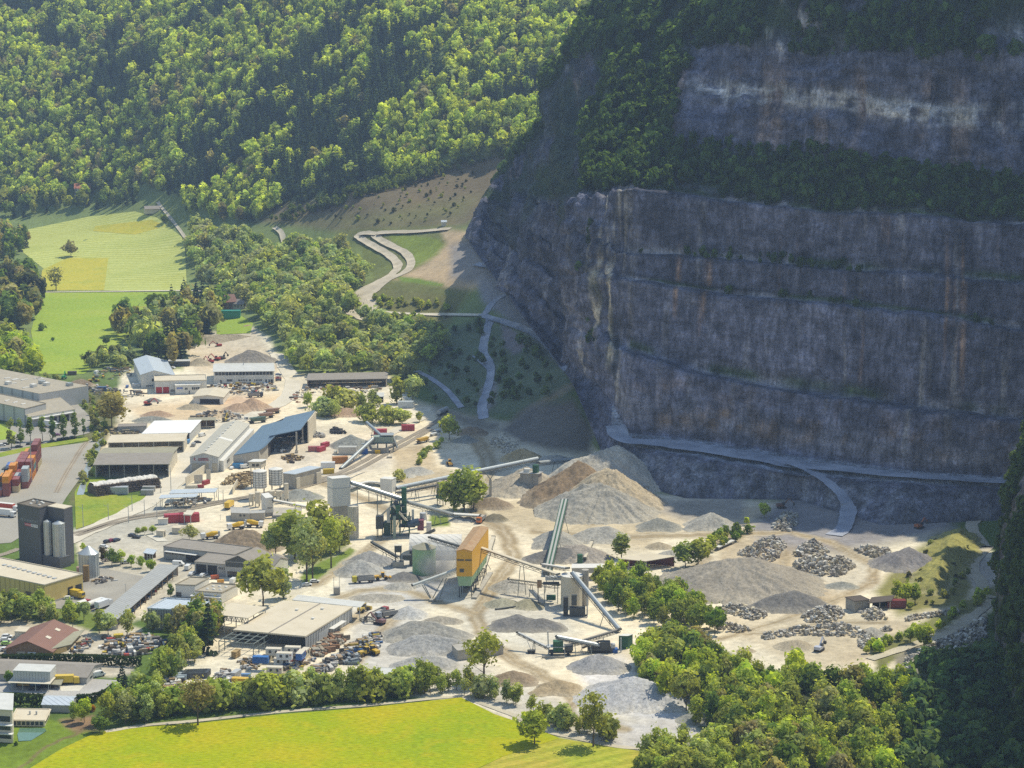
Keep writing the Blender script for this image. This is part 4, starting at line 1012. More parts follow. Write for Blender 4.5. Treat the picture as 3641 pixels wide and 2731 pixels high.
        if front == 'L':
            if 'back' in walls: s.slab(0, max(hw, hb - .3), 0, 0, 1, 1 - tv, 1, m)
            if 'left' in walls: s.slab(0, hw, 0, 1 - tu, 1, 0, 1 - tv, m)
            if 'right' in walls: s.slab(0, hw, 0, 0, tu, 0, 1 - tv, m)
            pp = [(k / n, .02) for k in range(n + 1)]
        else:
            if 'back' in walls: s.slab(0, max(hw, hb - .3), 0, 1 - tu, 1, 0, 1, m)
            if 'left' in walls: s.slab(0, hw, 0, 0, 1 - tu, 1 - tv, 1, m)
            if 'right' in walls: s.slab(0, hw, 0, 0, 1 - tu, 0, tv, m)
            pp = [(.02, k / n) for k in range(n + 1)]
        if m.v: s.part('wall', m, wall)
        for i, j in pp: s.post(min(max(i, .01), .99), min(max(j, .01), .99), zz(i, j) - .01, .3, postmat)

# --- anthracite feed tower with its silos, and the yellow hall
hT = hgt(qt(130, 0)[0], qt(0, 1560)[1], qt(0, 330)[1])
b = Bld('silo_tower', 'tall anthracite tower with a red and white sign and two steel silos in its corner', qt, (615, 425), (130, 330), (975, 315), h=hT)
b.flat(PANT, paint('dark_roof_felt', (.17, .145, .11), .95, .4), 0, .5)
w2 = Bld('tmp', 'x', qt, (1150, 435), (790, 375), (1335, 375), h=hT); off = w2.a - b.a
m = MB().para(off, w2.u, w2.v, (0, 0, hT)); b.part('wall', m, PANT)
m = MB().para(off + Vector((0, 0, hT + .003)), w2.u, w2.v, (0, 0, .3)); b.part('roof', m, RBEIGE)
hb = hgt(qt(1060, 0)[0], qt(0, 1505)[1] + 38.5, qt(0, 1505)[1])
b3 = Bld('tmp', 'x', qt, (1060, 1505), (560, 1400), (1285, 1440), h=hb)
m = MB().para(b3.a - b.a, b3.u, b3.v * 1.05, (0, 0, hb)); b.part('base_block', m, PANT)
for i in (w2, b3): bpy.data.objects.remove(i.root)
for i, j in ((.25, .35), (.6, .3), (.45, .75), (.8, .7), (.3, .65)): b.lump('skylight', i, j, 1.1, 1.1, hT + .13, hT + .6, PW)
b.lump('roof_fan', .5, .55, .8, .8, hT + .13, hT + 1.6, STEEL)
zs = hT * (1 - (790 - 340) / (1560 - 330.)) ; 
b.open('L', 'sign', .10, .40, hT * .655, hT * .705, flat('sign_white', (.70, .70, .70), .5)); b.open('L', 'sign', .40, .69, hT * .655, hT * .705, flat('sign_red', (.45, .03, .04), .5))
b.row('L', 11, .08, .88, hT * .735, hT * .775, .68, flat('pale_window', (.30, .32, .34), .3))
def lettering(parent, text, origin, ax, up, size, mat, name='lettering', bold=.0):
    cu = bpy.data.curves.new(name, 'FONT'); cu.body = text; cu.size = size; cu.offset = bold; cu.extrude = .02; cu.align_x = 'CENTER'; cu.align_y = 'CENTER'
    t_ = bpy.data.objects.new(name, cu); COL.objects.link(t_); me = bpy.data.meshes.new_from_object(t_.evaluated_get(bpy.context.evaluated_depsgraph_get())); bpy.data.objects.remove(t_)
    me.materials.clear(); me.materials.append(mat); o = link(name, me, parent)
    ax, up = Vector(ax).normalized(), Vector(up).normalized(); n = ax.cross(up)
    o.matrix_local = Matrix(((ax.x, up.x, n.x, origin[0]), (ax.y, up.y, n.y, origin[1]), (ax.z, up.z, n.z, origin[2]), (0, 0, 0, 1)))
    return o
lettering(b.root, 'LÄNDLE', b.L(.545, 0, hT * .68) + b.nl * .13, -b.un, (0, 0, 1), 1.15, flat('letter_white', (.75, .75, .75)))
lettering(b.root, 'PELLETS', b.L(.25, 0, hT * .68) + b.nl * .13, -b.un, (0, 0, 1), 1.05, flat('letter_grey', (.2, .2, .2)))
def silo(name, label, q, x, yrim, ybase, rpx, cone=.35, z0=0.0, mat=None, cap=None, bands=0, ribs=0, cat='silo', group=None, legs=0, foot=0, bandmat=None):
    """upright round silo: centre x, rim row, foot row, radius in crop pixels"""
    k = abs(q(1, 0)[0] - q(0, 0)[0]); c = q(x, ybase)
    X, Y = P(c[0], c[1], z0); r = rpx * k / sc_at(c[1], z0)
    zt = PD(c[0], q(x, yrim)[1], Y).z
    e = empty(name, (X, Y, z0), label, cat, group); H = zt - z0
    m = MB(); m.lathe([(r, foot), (r, H)], 28); m.build('body', mat or STEELR, e)
    m = MB(); m.lathe([(r * 1.02, H + .003), (r * 1.02, H + .15), (max(r * .12, .15), H + max(r * cone, .18))], 28); m.build('roof', cap or mat or STEELR, e)
    if bands or ribs:
        m = MB()
        for i in range(bands): z = foot + (H - foot) * (i + .5) / bands; m.lathe([(r * 1.012, z - .07), (r * 1.012, z + .07)], 28)
        for i in range(ribs): a = i * 6.2832 / ribs; m.box(r * 1.01 * math.cos(a) - .07, r * 1.01 * math.sin(a) - .07, foot, r * 1.01 * math.cos(a) + .07, r * 1.01 * math.sin(a) + .07, H)
        m.build('hoop_frame', bandmat or DSTEEL, e)
    for i in range(legs):
        a = (i + .5) * 6.2832 / legs; MB().box(r * .85 * math.cos(a) - .15, r * .85 * math.sin(a) - .15, 0, r * .85 * math.cos(a) + .15, r * .85 * math.sin(a) + .15, foot).build('leg', DSTEEL, e)
    return e
silo('steel_silo', 'slim ribbed steel silo in the recess of the anthracite tower, the farther of two', qt, 815, 705, 1425, 84, .5, hb, ribs=12, bandmat=STEEL)
silo('steel_silo', 'slim ribbed steel silo in the recess of the anthracite tower, the nearer of two', qt, 1058, 745, 1452, 134, .5, hb, ribs=14, bandmat=STEEL)
silo('grain_silo', 'broad round grain silo with conical roof beside the anthracite tower', q2, 703, 590, 770, 78, .75, ribs=18, bandmat=STEEL)
silo('tank', 'narrow rusty brown upright tank by the grain silo', q2, 680, 690, 812, 24, .1, mat=paint('rusty_tank', (.26, .17, .07), .8, .5))
silo('tank', 'stubby red-brown and white tank behind the rusty one', q2, 628, 700, 745, 26, .4, mat=paint('pinkish_tank', (.45, .30, .25), .8, .5))
b = Bld('warehouse', 'yellow ribbed warehouse with loading docks below the anthracite tower', q2, (348, 845), (-420, 690), (650, 757), base=998)
b.flat(PYEL, RBEIGE, .1, .4)
b.open('R', 'dock_door', .60, .73, .8, b.h * .55, PDK); b.open('R', 'dock_door', .80, .96, .8, b.h * .55, PDK)
b.open('L', 'door', .13, .19, 0, b.h * .52, flat('brown_door', (.14, .10, .07)))
m = MB(); b.face('L', 0, 1, 0, .9, m, .05); b.face('R', 0, 1, 0, .9, m, .05); b.part('plinth', m, PCONC)
for k in range(11): b.lump('skylight', .06 + k * .058, .42 + k * .018, 1.6, 1.6, b.h + .13, b.h + .55, PLG)
b.part('canopy', b.slab(b.h * .45, b.h * .5, 0, .48, .9, -.12, -.003), STEEL)

# --- long lean shelter, grey hall, white canopy, big beige-roofed shed with frame
b = Bld('shelter', 'long narrow lean-to shelter with grey corrugated roof and an open side', q2, (920, 1110), (762, 1110), (1400, 690), base=1190)
b.shed(PLG, paint('grey_corrugated_roof', (.36, .365, .35), .8, .35, ribs=2.4), 11, 'back,left,right', .5, .25, .4, front='R', postmat=WOOD)
b = Bld('hall', 'flat grey hall with dark vertical wall joints and pale blue roof', q2, (1595, 1055), (1160, 1030), (1740, 975), base=1212)
b.flat(PG, RICE, .1, .5)
m = MB()
for k in range(22): b.face('L', k / 22 + .018, k / 22 + .026, .1, b.h, m)
b.part('wall_joints', m, DSTEEL)
b = Bld('canopy', 'flat white canopy roof on steel trusses between grey hall and big shed', q2, (1950, 1108), (1665, 1075), (2098, 1020), h=8.2, cat='canopy')
b.part('roof', b.slab(b.h, b.h + .35), RBEIGE)
m = MB()
for k in range(14):
    p0, p1 = b.L(k / 14, .01, b.h - .05), b.L((k + .5) / 14, .01, b.h - 1.7); p2 = b.L((k + 1) / 14, .01, b.h - .05)
    m.beam(p0, p1, .14); m.beam(p1, p2, .14)
m.beam(b.L(0, .01, b.h - 1.7), b.L(1, .01, b.h - 1.7), .2); b.part('truss', m, DSTEEL)
for i in (.02, .35, .68, .98):
    for j in (.04, .96): b.post(i, j, b.h, .35)
b = Bld('storage_shed', 'big flat shed with dusty beige roof and grey ribbed side wall', q5, (632, 800), (70, 750), (1000, 570), base=916)
b.part('roof', b.slab(b.h - .5, b.h + .1, .25), RBEIGE)
m = MB(); m.beam(b.L(.5, 0, b.h + .16), b.L(.47, 1, b.h + .16), .7, .1); b.part('roof_joint', m, RGREY)
m = MB(); b.slab(0, b.h - .51, 0, 0, .004, 0, 1, m); b.slab(0, b.h - .51, 0, .996, 1, .05, 1, m); b.slab(0, b.h - .51, 0, .004, .996, .985, 1, m); b.slab(0, b.h - .51, 0, .004, .996, .13, .14, m); b.part('wall', m, paint('dark_green_sheet', (.075, .085, .08), .7, .3, ribs=1.2))
m = MB()
for k in range(30): b.face('R', k / 30, k / 30 + .021, .1, b.h - .6, m, .08)
b.part('wall_cladding', m, PLG)
b.open('R', 'gate', .28, .47, .1, b.h * .62, PLG); b.open('R', 'opening_shade_panel', .50, .74, .1, b.h * .40, PDK)
m = MB().para(b.L(0, .48, b.h * .5) + b.nr * .12, b.v * .28, b.nr * 2.2, (0, 0, .2)); b.part('awning', m, PW)
for i, j in ((.6, .72), (.22, .5), (.3, .82)): b.lump('roof_vent', i, j, 1.2, 1.2, b.h + .1, b.h + .7, PW)
SHED = b
b = Bld('canopy', 'thin grey canopy roof behind the big beige shed, with machines parked under it', q5, (1065, 577), (528, 520), (1105, 535), h=6.0, cat='canopy')
b.part('roof', b.slab(b.h, b.h + .25), RLIGHT)
for i in (.02, .3, .6): b.post(i, .1, b.h, .3)
def frame_grid():
    h = hgt(qd(1510, 0)[0], qd(0, 600)[1], qd(0, 400)[1])
    A, B, C = qd(1505, 400), qd(965, 350), qd(1760, 240)
    a = Vector((*P(*A, h), 0)); u = Vector((*P(*B, h), 0)) - a; v = Vector((*P(*C, h), 0)) - a
    e = empty('open_steelwork', a, 'bare steel frame of beams and posts in front of the big beige shed', 'steel frame')
    m = MB()
    for k in range(4): j = k / 3; m.beam(u * 0 + v * j + Vector((0, 0, h)), u + v * j + Vector((0, 0, h)), .28)
    m.build('cross_beam', DSTEEL if 0 else TRUSS, e); m = MB()
    for k in range(5): i = k / 4; m.beam(u * i + Vector((0, 0, h + .001)), u * i + v + Vector((0, 0, h + .001)), .26)
    m.build('long_beam', TRUSS, e)
    for i in (0, 1):
        for j in (0, .333, .667): p = u * i + v * j; MB().box(p.x - .16, p.y - .16, 0, p.x + .16, p.y + .16, h - .14).build('post', TRUSS, e)
    for i in (0, 1): MB().beam(u * i + Vector((0, 0, h * .55)), u * i + v + Vector((0, 0, h * .55)), .22).build('side_rail', TRUSS, e)
frame_grid()

# --- workshops around the white yard in the middle of the left half
b = Bld('office', 'small white flat-roofed office with an upper block, nearer the long shelter', q2, (1530, 850), (1380, 843), (1645, 790), base=940)
b.flat(PW, RSTONE, .05, .5); b.open('L', 'door', .70, .98, .2, b.h * .4, GLASS)
b = Bld('office', 'low white flat-roofed office with six round roof lights', q2, (1740, 908), (1535, 893), (1868, 845), base=985)
b.flat(PW, RSTONE, .05, .5); b.open('L', 'garage_door', .35, .72, .1, b.h * .75, DOOR)
for i in (.25, .5, .75):
    for j in (.35, .7): m = MB(); p = b.L(i, j, 0); m.lathe([(.75, b.h + .13), (.6, b.h + .5), (.2, b.h + .62)], 10, (p.x, p.y, 0)); b.part('roof_light', m, PW)
m = MB().para(b.L(0, 0, b.h * .62) + b.nl * .05, b.u * 1.15, b.nl * 1.6, (0, 0, .2)); b.part('awning', m, PW)
b = Bld('workshop', 'long low workshop with brown gravelled roof and loading canopy', q2, (1840, 608), (1285, 540), (1985, 548), h=5.6)
b.flat(PG, RGREY, .1, .3); b.open('L', 'opening_shade_panel', .42, .68, 0, b.h * .6, PDK); b.row('L', 6, .70, .98, b.h * .45, b.h * .75)
m = MB().para(b.L(.5, 0, b.h * .72) + b.nl * .1, b.u * .45, b.nl * 2.5, (0, 0, .2)); b.part('awning', m, PW)
b = Bld('workshop', 'middle workshop with grey roof and two open dark bays', q2, (1775, 682), (1530, 660), (1880, 612), base=775)
b.flat(PG, RGREY, .1, .2); b.open('L', 'bay_shade_panel', .62, .95, 0, b.h * .85, PDK); b.open('L', 'bay_shade_panel', .28, .58, 0, b.h * .85, PDK)
b.row('L', 4, .02, .24, b.h * .55, b.h * .8, .2, GLASS, 'window', PW)
b = Bld('workshop', 'gabled workshop with glazed doors and dark gable beside the willow', q2, (1985, 668), (1770, 655), (2125, 601), base=795)
b.gable(PG, RGREY, 3.0, 'v', .6); b.open('L', 'glazed_door', .50, .93, .1, b.h * .42, GLASS, PW); b.open('L', 'glazed_door', .06, .44, .1, b.h * .42, GLASS, PW)
b.part('gable_boards', MB().add([b.L(0, 0, b.h) + b.nl * .08, b.L(1, 0, b.h) + b.nl * .08, b.L(.5, 0, b.h + 2.9) + b.nl * .08], [(0, 1, 2)]), DSTEEL); b.open('L', 'band', 0.02, .98, b.h * .68, b.h * .96, DSTEEL)
b = Bld('house', 'white gabled house front behind the tall willows', q5, (495, 195), (385, 250), (440, 165), base=310)
b.gable(PW, RGREY, 2.2, 'v', .3); b.row('L', 3, .2, .9, 1.2, 2.6)
b = Bld('bicycle_shelter', 'small dark wooden shelter by the row of bright green trees', q2, (1200, 600), (1135, 590), (1225, 575), base=650)
b.shed(WOOD, RICE, 3, 'back,left', .3)

# --- yard buildings farther back on the left
b = Bld('hall', 'gabled hall with pale blue-grey roof and windows in its white gable', q1, (1318, 508), (1108, 516), (1253, 388), base=612)
b.gable(PW, RICE, 2.6, 'v', .5); b.row('L', 2, .28, .62, b.h * .48, b.h * .68); b.row('L', 4, .55, .82, b.h * .10, b.h * .22)
b = Bld('lean_to', 'lean-to with pale blue roof at the side of the gabled hall', q1, (1380, 522), (1322, 510), (1315, 404), h=5.0)
b.flat(PG, RICE, .2, .1)
b = Bld('hall', 'white flat hall with two red garage doors', q1, (1625, 560), (1215, 568), (1618, 517), base=652)
b.flat(PW, RBEIGE, .1, .45)
for a in (.86, .725): b.open('L', 'garage_door', a, a + .115, .05, b.h * .52, RED)
b.row('L', 3, .62, .70, b.h * .1, b.h * .3)
b = Bld('annex', 'low white annex with a row of windows and blue sign on the flat hall', q1, (1575, 596), (1378, 602), (1573, 585), base=664)
b.flat(PW, PW, .05, .3); b.row('L', 4, .02, .35, b.h * .5, b.h * .78); b.open('L', 'door', .42, .47, 0, b.h * .4, GLASS); b.row('L', 2, .5, .62, b.h * .5, b.h * .75); b.open('L', 'sign', .70, .95, b.h * .6, b.h * .82, flat('sign_blue', (.2, .25, .5)))
b = Bld('office_building', 'long white two-storey building with a dark ribbon of upper windows', q1, (2155, 487), (1680, 492), (2150, 424), base=578)
b.gable(PW, RLIGHT, 1.5, 'u', .5)
b.row('L', 17, .02, .98, b.h * .70, b.h * .97, .12, GLASS, 'window'); b.row('L', 1, .68, .80, b.h * .16, b.h * .34); b.row('L', 4, .44, .60, b.h * .18, b.h * .32, .35); b.row('L', 1, .38, .42, b.h * .18, b.h * .32)
b.row('L', 4, .20, .34, b.h * .18, b.h * .32, .35); b.open('L', 'door', .87, .895, 0, b.h * .3, GLASS); b.open('L', 'door', .12, .145, 0, b.h * .3, GLASS); b.open('L', 'door', .07, .095, 0, b.h * .3, GLASS); b.open('L', 'garage_door', .02, .06, .05, b.h * .3, GLASS)
b.lump('chimney', .5, .5, .5, .5, b.h + 1.4, b.h + 3.6, STEEL)
b = Bld('open_shed', 'small white gabled shed open at the front, before the flat hall', q1, (1755, 692), (1520, 688), (1805, 632), base=745)
b.gable(PW, RBEIGE, 1.2, 'v', .7); b.open('L', 'opening_shade_panel', .12, .78, .1, b.h * .72, PDK)
b = Bld('shed', 'dark shed with a thin pale roof behind the gabled hall', q1, (1490, 408), (1322, 412), (1495, 394), base=448); b.flat(DSTEEL, RLIGHT, .3, .15)
b = Bld('open_shed', 'open shed with snow-white roof, the farthest of the three long sheds', q1, (1490, 972), (1122, 980), (1578, 884), h=5.6); b.shed(PLG, paint('bright_white_roof', (.80, .79, .75), .5, .12), 4, 'back,left,right', .8)
b = Bld('open_shed', 'open shed with cream roof, the middle of the three long sheds', q1, (1445, 1037), (850, 1050), (1470, 990), base=1122); b.shed(PC, RBEIGE, 5, 'back,left,right', .8)
b = Bld('open_shed', 'open shed with brown ridged roof and four bays, beside the log stack', q1, (1325, 1218), (745, 1224), (1392, 1087), base=1322)
b.gable(PDK, RMOSS, 2.0, 'u', .9)
bpy.data.objects.remove([c for c in b.root.children if c.name.startswith('wall')][0])
m = MB(); b.slab(0, b.h, 0, 0, 1, .97, 1, m); b.slab(0, b.h - .1, 0, 0, .01, .02, .97, m); b.slab(0, b.h - .1, 0, .99, 1, .02, .97, m); b.part('wall', m, PC)
for k in range(6): b.post(min(k / 5, .985) + .006, .02, b.h - .02, .4, PCONC)
b.part('front_roof_strip', MB().add([b.L(-.012, -.02, b.h + .27), b.L(1.012, -.02, b.h + .27), b.L(1.012, .46, b.h + 2.16), b.L(-.012, .46, b.h + 2.16)], [(3, 2, 1, 0)]), RGREY)
b = Bld('shed', 'long low shed with dark roof behind rows of pallets', q1, (1150, 918), (925, 925), (1158, 896), h=4.0); b.flat(PG, RGREY, .2, .1)
b = Bld('open_shed', 'brown timber shed with olive roof behind the snow-white roof', q1, (1690, 872), (1488, 876), (1690, 858), base=936); b.shed(WOOD, RMOSS, 3, 'back,left,right', .4)
b = Bld('rail_workshop', 'long white gabled workshop with red letter sign over grey doors', qa, (575, 790), (150, 790), (1050, 292), base=1015)
b.gable(PLG, paint('beige_sheet_roof', (.52, .49, .40), .6, .3, ribs=3.0), 2.2, 'v', .3)
for a0, a1 in ((.66, .94), (.34, .63), (.03, .22)): b.open('L', 'gate', a0, a1, .05, b.h * .60, DOOR)
b.open('L', 'sign', .775, .885, b.h * .78, b.h * .935, PW)
lettering(b.root, 'R', b.L(.83, 0, b.h * .857) + b.nl * .14, -b.un, (0, 0, 1), 2.1, flat('letter_red', (.30, .02, .035)), bold=.06)
lettering(b.root, 'RHOMBERG', b.L(.525, 0, b.h * .90) + b.nl * .08, -b.un, (0, 0, 1), 1.0, MATS['letter_red'], bold=.03); lettering(b.root, 'BAHNTECHNIK', b.L(.525, 0, b.h * .80) + b.nl * .08, -b.un, (0, 0, 1), .85, MATS['letter_red'], bold=.03)
for k in range(11): b.lump('roof_light', .47, .06 + k * .085, 1.0, 1.6, b.h + 2.1, b.h + 2.9, PW)
b.part('roof_strip', MB().para(b.L(.02, .44, b.h + .3), b.u * .48 + Vector((0, 0, 2.13)), b.v * .045, (0, 0, .1)), PW)
c = Bld('aisle', 'tmp', qa, (660, 852), (582, 842), (1120, 368), base=1005)
m = MB().para(c.a - b.a, c.u * 1.0, c.v, (0, 0, c.h)); b.part('side_aisle', m, PW); m = MB().para(c.a - b.a + Vector((0, 0, c.h + .003)), c.u, c.v, (0, 0, .2)); b.part('aisle_roof', m, PW)
m = MB(); 
for j in (.1, .145): m.para(c.a - b.a + c.v * j + Vector((0, 0, c.h * .45)) + c.nr * .03, c.v * .03, c.nr * .06, (0, 0, c.h * .3))
b.part('window', m, GLASS); bpy.data.objects.remove(c.root)

# --- the great slate-blue roof
def blue_hall():
    def at(x, y, z): return P3(*qa(x, y), z)
    o = at(820, 950, 0); e = empty('recycling_hall', o, 'large hall under a slate-blue sheet roof, high open front on concrete posts', 'building'); o = Vector(o)
    def slab(pts, name, mat, t=.35):
        p = [Vector(x) - o for x in pts]
        MB().add([x - Vector((0, 0, t)) for x in p] + p, [(3, 2, 1, 0), (4, 5, 6, 7), (0, 1, 5, 4), (1, 2, 6, 5), (2, 3, 7, 6), (3, 0, 4, 7)]).build(name, mat, e)
    z1, z2 = 7.2, 9.0
    A, B, C, D = at(815, 755, z1), at(1195, 688, z2), at(1660, 195, z2 + 2.0), at(1240, 312, z1 + 1.2)
    slab([A, B, C, D], 'roof', RBLUE)
    slab([B + Vector((0, 0, .02)), at(1290, 625, z2 + 1), at(1480, 420, z2 + 2), C + (B - C) * .5 + Vector((0, 0, .02))], 'roof', RBLUE)
    E_, F, Gg, H = at(1350, 468, 11.0), at(1822, 372, 12.5), at(2042, 78, 14.5), at(1590, 182, 12.0)
    slab([E_, F, Gg, H], 'roof', RBLUE, .5)
    fw = at(820, 950, 0); fr = at(1190, 880, 0)
    def wall(p0, p1, h0, h1, mat, name='wall', t=.4):
        p0, p1 = Vector(p0) - o, Vector(p1) - o; d = (p1 - p0).normalized(); n = Vector((-d.y, d.x, 0)) * t
        MB().add([p0, p1, p1 + n, p0 + n, p0 + Vector((0, 0, h0)), p1 + Vector((0, 0, h1)), p1 + n + Vector((0, 0, h1)), p0 + n + Vector((0, 0, h0))],
                 [(3, 2, 1, 0), (4, 5, 6, 7), (0, 1, 5, 4), (1, 2, 6, 5), (2, 3, 7, 6), (3, 0, 4, 7)]).build(name, mat, e)
    wx = lambda p, z=0: Vector((p.x, p.y, z))
    wall(wx(A), wx(B), z1 - .4, z2 - .4, PCONC); wall(wx(B), wx(B) + (wx(C) - wx(B)) * .28, z2 - .4, z2 - .2, PCONC)
    wall(wx(A), wx(D), z1 - .5, z1 - .5, PCONC); wall(wx(D), wx(H), z1, 11.4, PDK); wall(wx(H), wx(Gg), 11.4, 13.8, PDK)
    g0 = wx(F) + (wx(Gg) - wx(F)) * .45
    wall(wx(Gg), g0, 13.8, 13.0, PC, 'end_wall', .6)
    wall(wx(B) + (wx(C) - wx(B)) * .30, wx(E_) + (wx(H) - wx(E_)) * .25, 8.6, 9.5, PDK)
    for x, y, z in ((1765, 722, 12.0), (1858, 572, 12.6)):
        p = Vector(at(x, y, 0)) - o; MB().box(p.x - .45, p.y - .45, 0, p.x + .45, p.y + .45, z).build('post', PCONC, e); MB().box(p.x - .9, p.y - .9, 0, p.x + .9, p.y + .9, 1.6).build('footing', PC, e)
    d = MB(); p = Vector(at(2000, 360, 0)) - o; 
    dd = (wx(Gg) - wx(F)).normalized(); nn = Vector((dd.y, -dd.x, 0))
    d.para(wx(F) - o + (wx(Gg) - wx(F)) * .62 + nn * .05, dd * 1.6, nn * .1, (0, 0, 3.0)); d.build('door', flat('brown_door', (.14, .10, .07)), e)
blue_hall()
b = Bld('garage', 'concrete garage with grey sheet roof and wide roller door beside the concrete plant', qa, (1735, 1052), (1560, 1036), (2130, 948), base=1275)
b.part('wall', b.slab(0, b.h), PCONC); b.part('roof', b.slab(b.h + .003, b.h + .35, .5), RICE); b.open('R', 'roller_door', .22, .72, .1, b.h * .72, DOOR); b.part('buttress', b.face('R', .03, .17, 0, b.h * .75, None, .8), PC); b.part('buttress', b.face('R', .80, .97, 0, b.h * .75, None, .8), PC)
# --- flat complex at the left edge
b = Bld('factory', 'sprawling flat-roofed pale factory with roof plant behind the row of poplars', q1, (195, 785), (-330, 675), (362, 742), base=912)
b.flat(PLG, RSTONE, .05, .4)
c = Bld('t', 'x', q1, (590, 788), (222, 850), (470, 690), base=866)
m = MB().para(c.a - b.a, c.u, c.v, (0, 0, c.h)); b.part('dock_wing', m, PLG); b.part('dock_roof', MB().para(c.a - b.a + Vector((0, 0, c.h + .003)), c.u, c.v, (0, 0, .25)), RSTONE)
for k in range(3): b.part('dock_door', MB().para(c.a - b.a + c.u * (.14 + .13 * k) + c.nl * .03, c.u * .085, c.nl * .08, (0, 0, c.h * .62)), PDK)
b.part('canopy', MB().para(c.a - b.a + c.u * .05 + c.nl * .05 + Vector((0, 0, c.h * .80)), c.u * .9, c.nl * 2.6, (0, 0, .3)), PW)
d = Bld('t', 'x', q1, (310, 666), (-420, 520), (472, 640), h=b.h + .8)
m = MB().para(d.a - b.a, d.u, d.v * 2.4, (0, 0, d.h)); b.part('rear_wing', m, PLG); b.part('rear_roof', MB().para(d.a - b.a + Vector((0, 0, d.h + .003)), d.u, d.v * 2.4, (0, 0, .25)), RSTONE)
rr = random.Random(3)
for k in range(16):
    i, j = rr.uniform(.06, .6), rr.uniform(.2, 2.1); p = d.a - b.a + d.u * i + d.v * j
    if k < 5: m = MB().para(p + Vector((0, 0, d.h + .25)), d.un * 4, d.vn * 3, (0, 0, 2.0)); b.part('air_handler', m, STEEL if k % 2 else PW)
    else: m = MB().para(p + Vector((0, 0, d.h + .25)), d.un * 1.3, d.vn * 5, (0, 0, .45)); b.part('skylight', m, PW)
for k in range(3): b.lump('skylight', .15 + .12 * k, .35, 1.3, 4, b.h + .13, b.h + .5, PW)
for i in (c, d): bpy.data.objects.remove(i.root)
silo('chimney_tower', 'round brown chimney tower at the edge of the trees by the factory', q1, 62, 342, 472, 29, .1, mat=paint('brown_concrete', (.36, .26, .18), .9, .4), cat='tower')
# --- lower left corner
b = Bld('timber_house', 'broad barn-like house with red-brown gabled roof and timber walls', q3, (400, 735), (50, 718), (590, 575), base=782)
b.gable(WOOD, RRED, 3.6, 'v', 1.2); b.open('L', 'garage_door', .34, .52, .1, b.h * .6, RICE); b.open('L', 'garage_door', .58, .76, .1, b.h * .6, DOOR)
for j0 in (.32, .70): b.part('skylight', MB().para(b.L(.20, j0, b.h + 1.78), b.u * .10 + Vector((0, 0, .72)), b.v * .08, (0, 0, .12)), PC)
c = Bld('t', 'x', q3, (560, 690), (405, 738), (668, 572), h=b.h * .8)
b.part('side_roof', MB().para(c.a - b.a + Vector((0, 0, c.h)), c.u + Vector((0, 0, b.h * .25)), c.v, (0, 0, .25)), RMOSS); b.part('side_wall', MB().para(c.a - b.a + c.u * .25, c.u * .7, c.v * .96, (0, 0, c.h - .05)), paint('ochre_boards', (.42, .31, .13), .8, .4)); bpy.data.objects.remove(c.root)
b = Bld('shed', 'little cream flat-roofed shed behind the timber house', q3, (200, 590), (115, 585), (240, 550), h=3.2); b.flat(PC, RBEIGE, .2, .1)
b = Bld('workshop', 'long grey workshop with fibre-cement roof behind the dark hedge', q3, (680, 948), (-260, 905), (798, 840), base=1002)
b.gable(PG, RGREY, 2.0, 'u', .5); b.open('L', 'opening_shade_panel', .12, .30, .05, b.h * .78, PDK); b.row('R', 3, .2, .8, b.h * .35, b.h * .6); b.open('R', 'door', .82, .95, .1, b.h * .6, GLASS)
b = Bld('office', 'pale grey boxy office with white roof in front of the long workshop', q3, (392, 905), (102, 895), (440, 850), h=7.0)
b.part('wall', b.slab(3.4, b.h), PLG); b.part('lower_wall', b.slab(0, 3.2, 0, .02, .98, .25, 1), PDK); b.part('roof', b.slab(b.h + .003, b.h + .2, .1), RLIGHT); b.part('canopy', b.slab(3.2, 3.4, 0, -.05, 1.1, -.35, .9), PC)
for i in (0, .35, .7, 1): b.post(i, -.3, 3.2, .2)
b.part('poster', MB().para(b.L(.62, .24, .6), b.u * .32, b.nl * .05, (0, 0, 1.9)), flat('poster_ochre', (.40, .27, .10))); b.part('poster', MB().para(b.L(.32, .24, .6), b.u * .26, b.nl * .05, (0, 0, 1.9)), flat('poster_blue', (.12, .2, .35)))
b = Bld('shed', 'open lean-to with grey roof beside the yellow box body', q3, (470, 1005), (398, 1000), (498, 955), base=1042); b.shed(PDK, RMOSS, 1, 'back,left', .6)
b = Bld('barn', 'grey barn with blue-grey roof by the garden trees', q3, (562, 1168), (330, 1162), (600, 1098), base=1224)
b.gable(PG, RICE, 1.2, 'u', .3)
b = Bld('bungalow', 'white flat-roofed bungalow with a window wall facing the pond', q3, (350, 1288), (88, 1284), (392, 1200), base=1332)
b.flat(PC, RBEIGE, .5, .25); b.row('L', 7, .03, .97, .4, b.h * .85, .25); b.row('R', 3, .1, .8, .5, b.h * .8)
for i in (.3, .5): b.lump('chimney', i, .5, .6, .6, b.h + .13, b.h + 1.4, PLG)
b = Bld('villa', 'tall white modern villa cut by the picture edge, above the pond', q3, (92, 1205), (-160, 1190), (98, 1080), base=1462)
b.part('wall', b.slab(0, b.h), PC); b.part('roof', b.slab(b.h + .003, b.h + .3, .5), RLIGHT)
for z in (.12, .38, .64): b.open('L', 'window', .06, .45, b.h * z, b.h * (z + .17)); 
for z in (.30, .56): b.part('balcony', MB().para(b.L(-.04, 0, b.h * z), b.u * .8, b.nl * 2.0, (0, 0, .25)), PW)
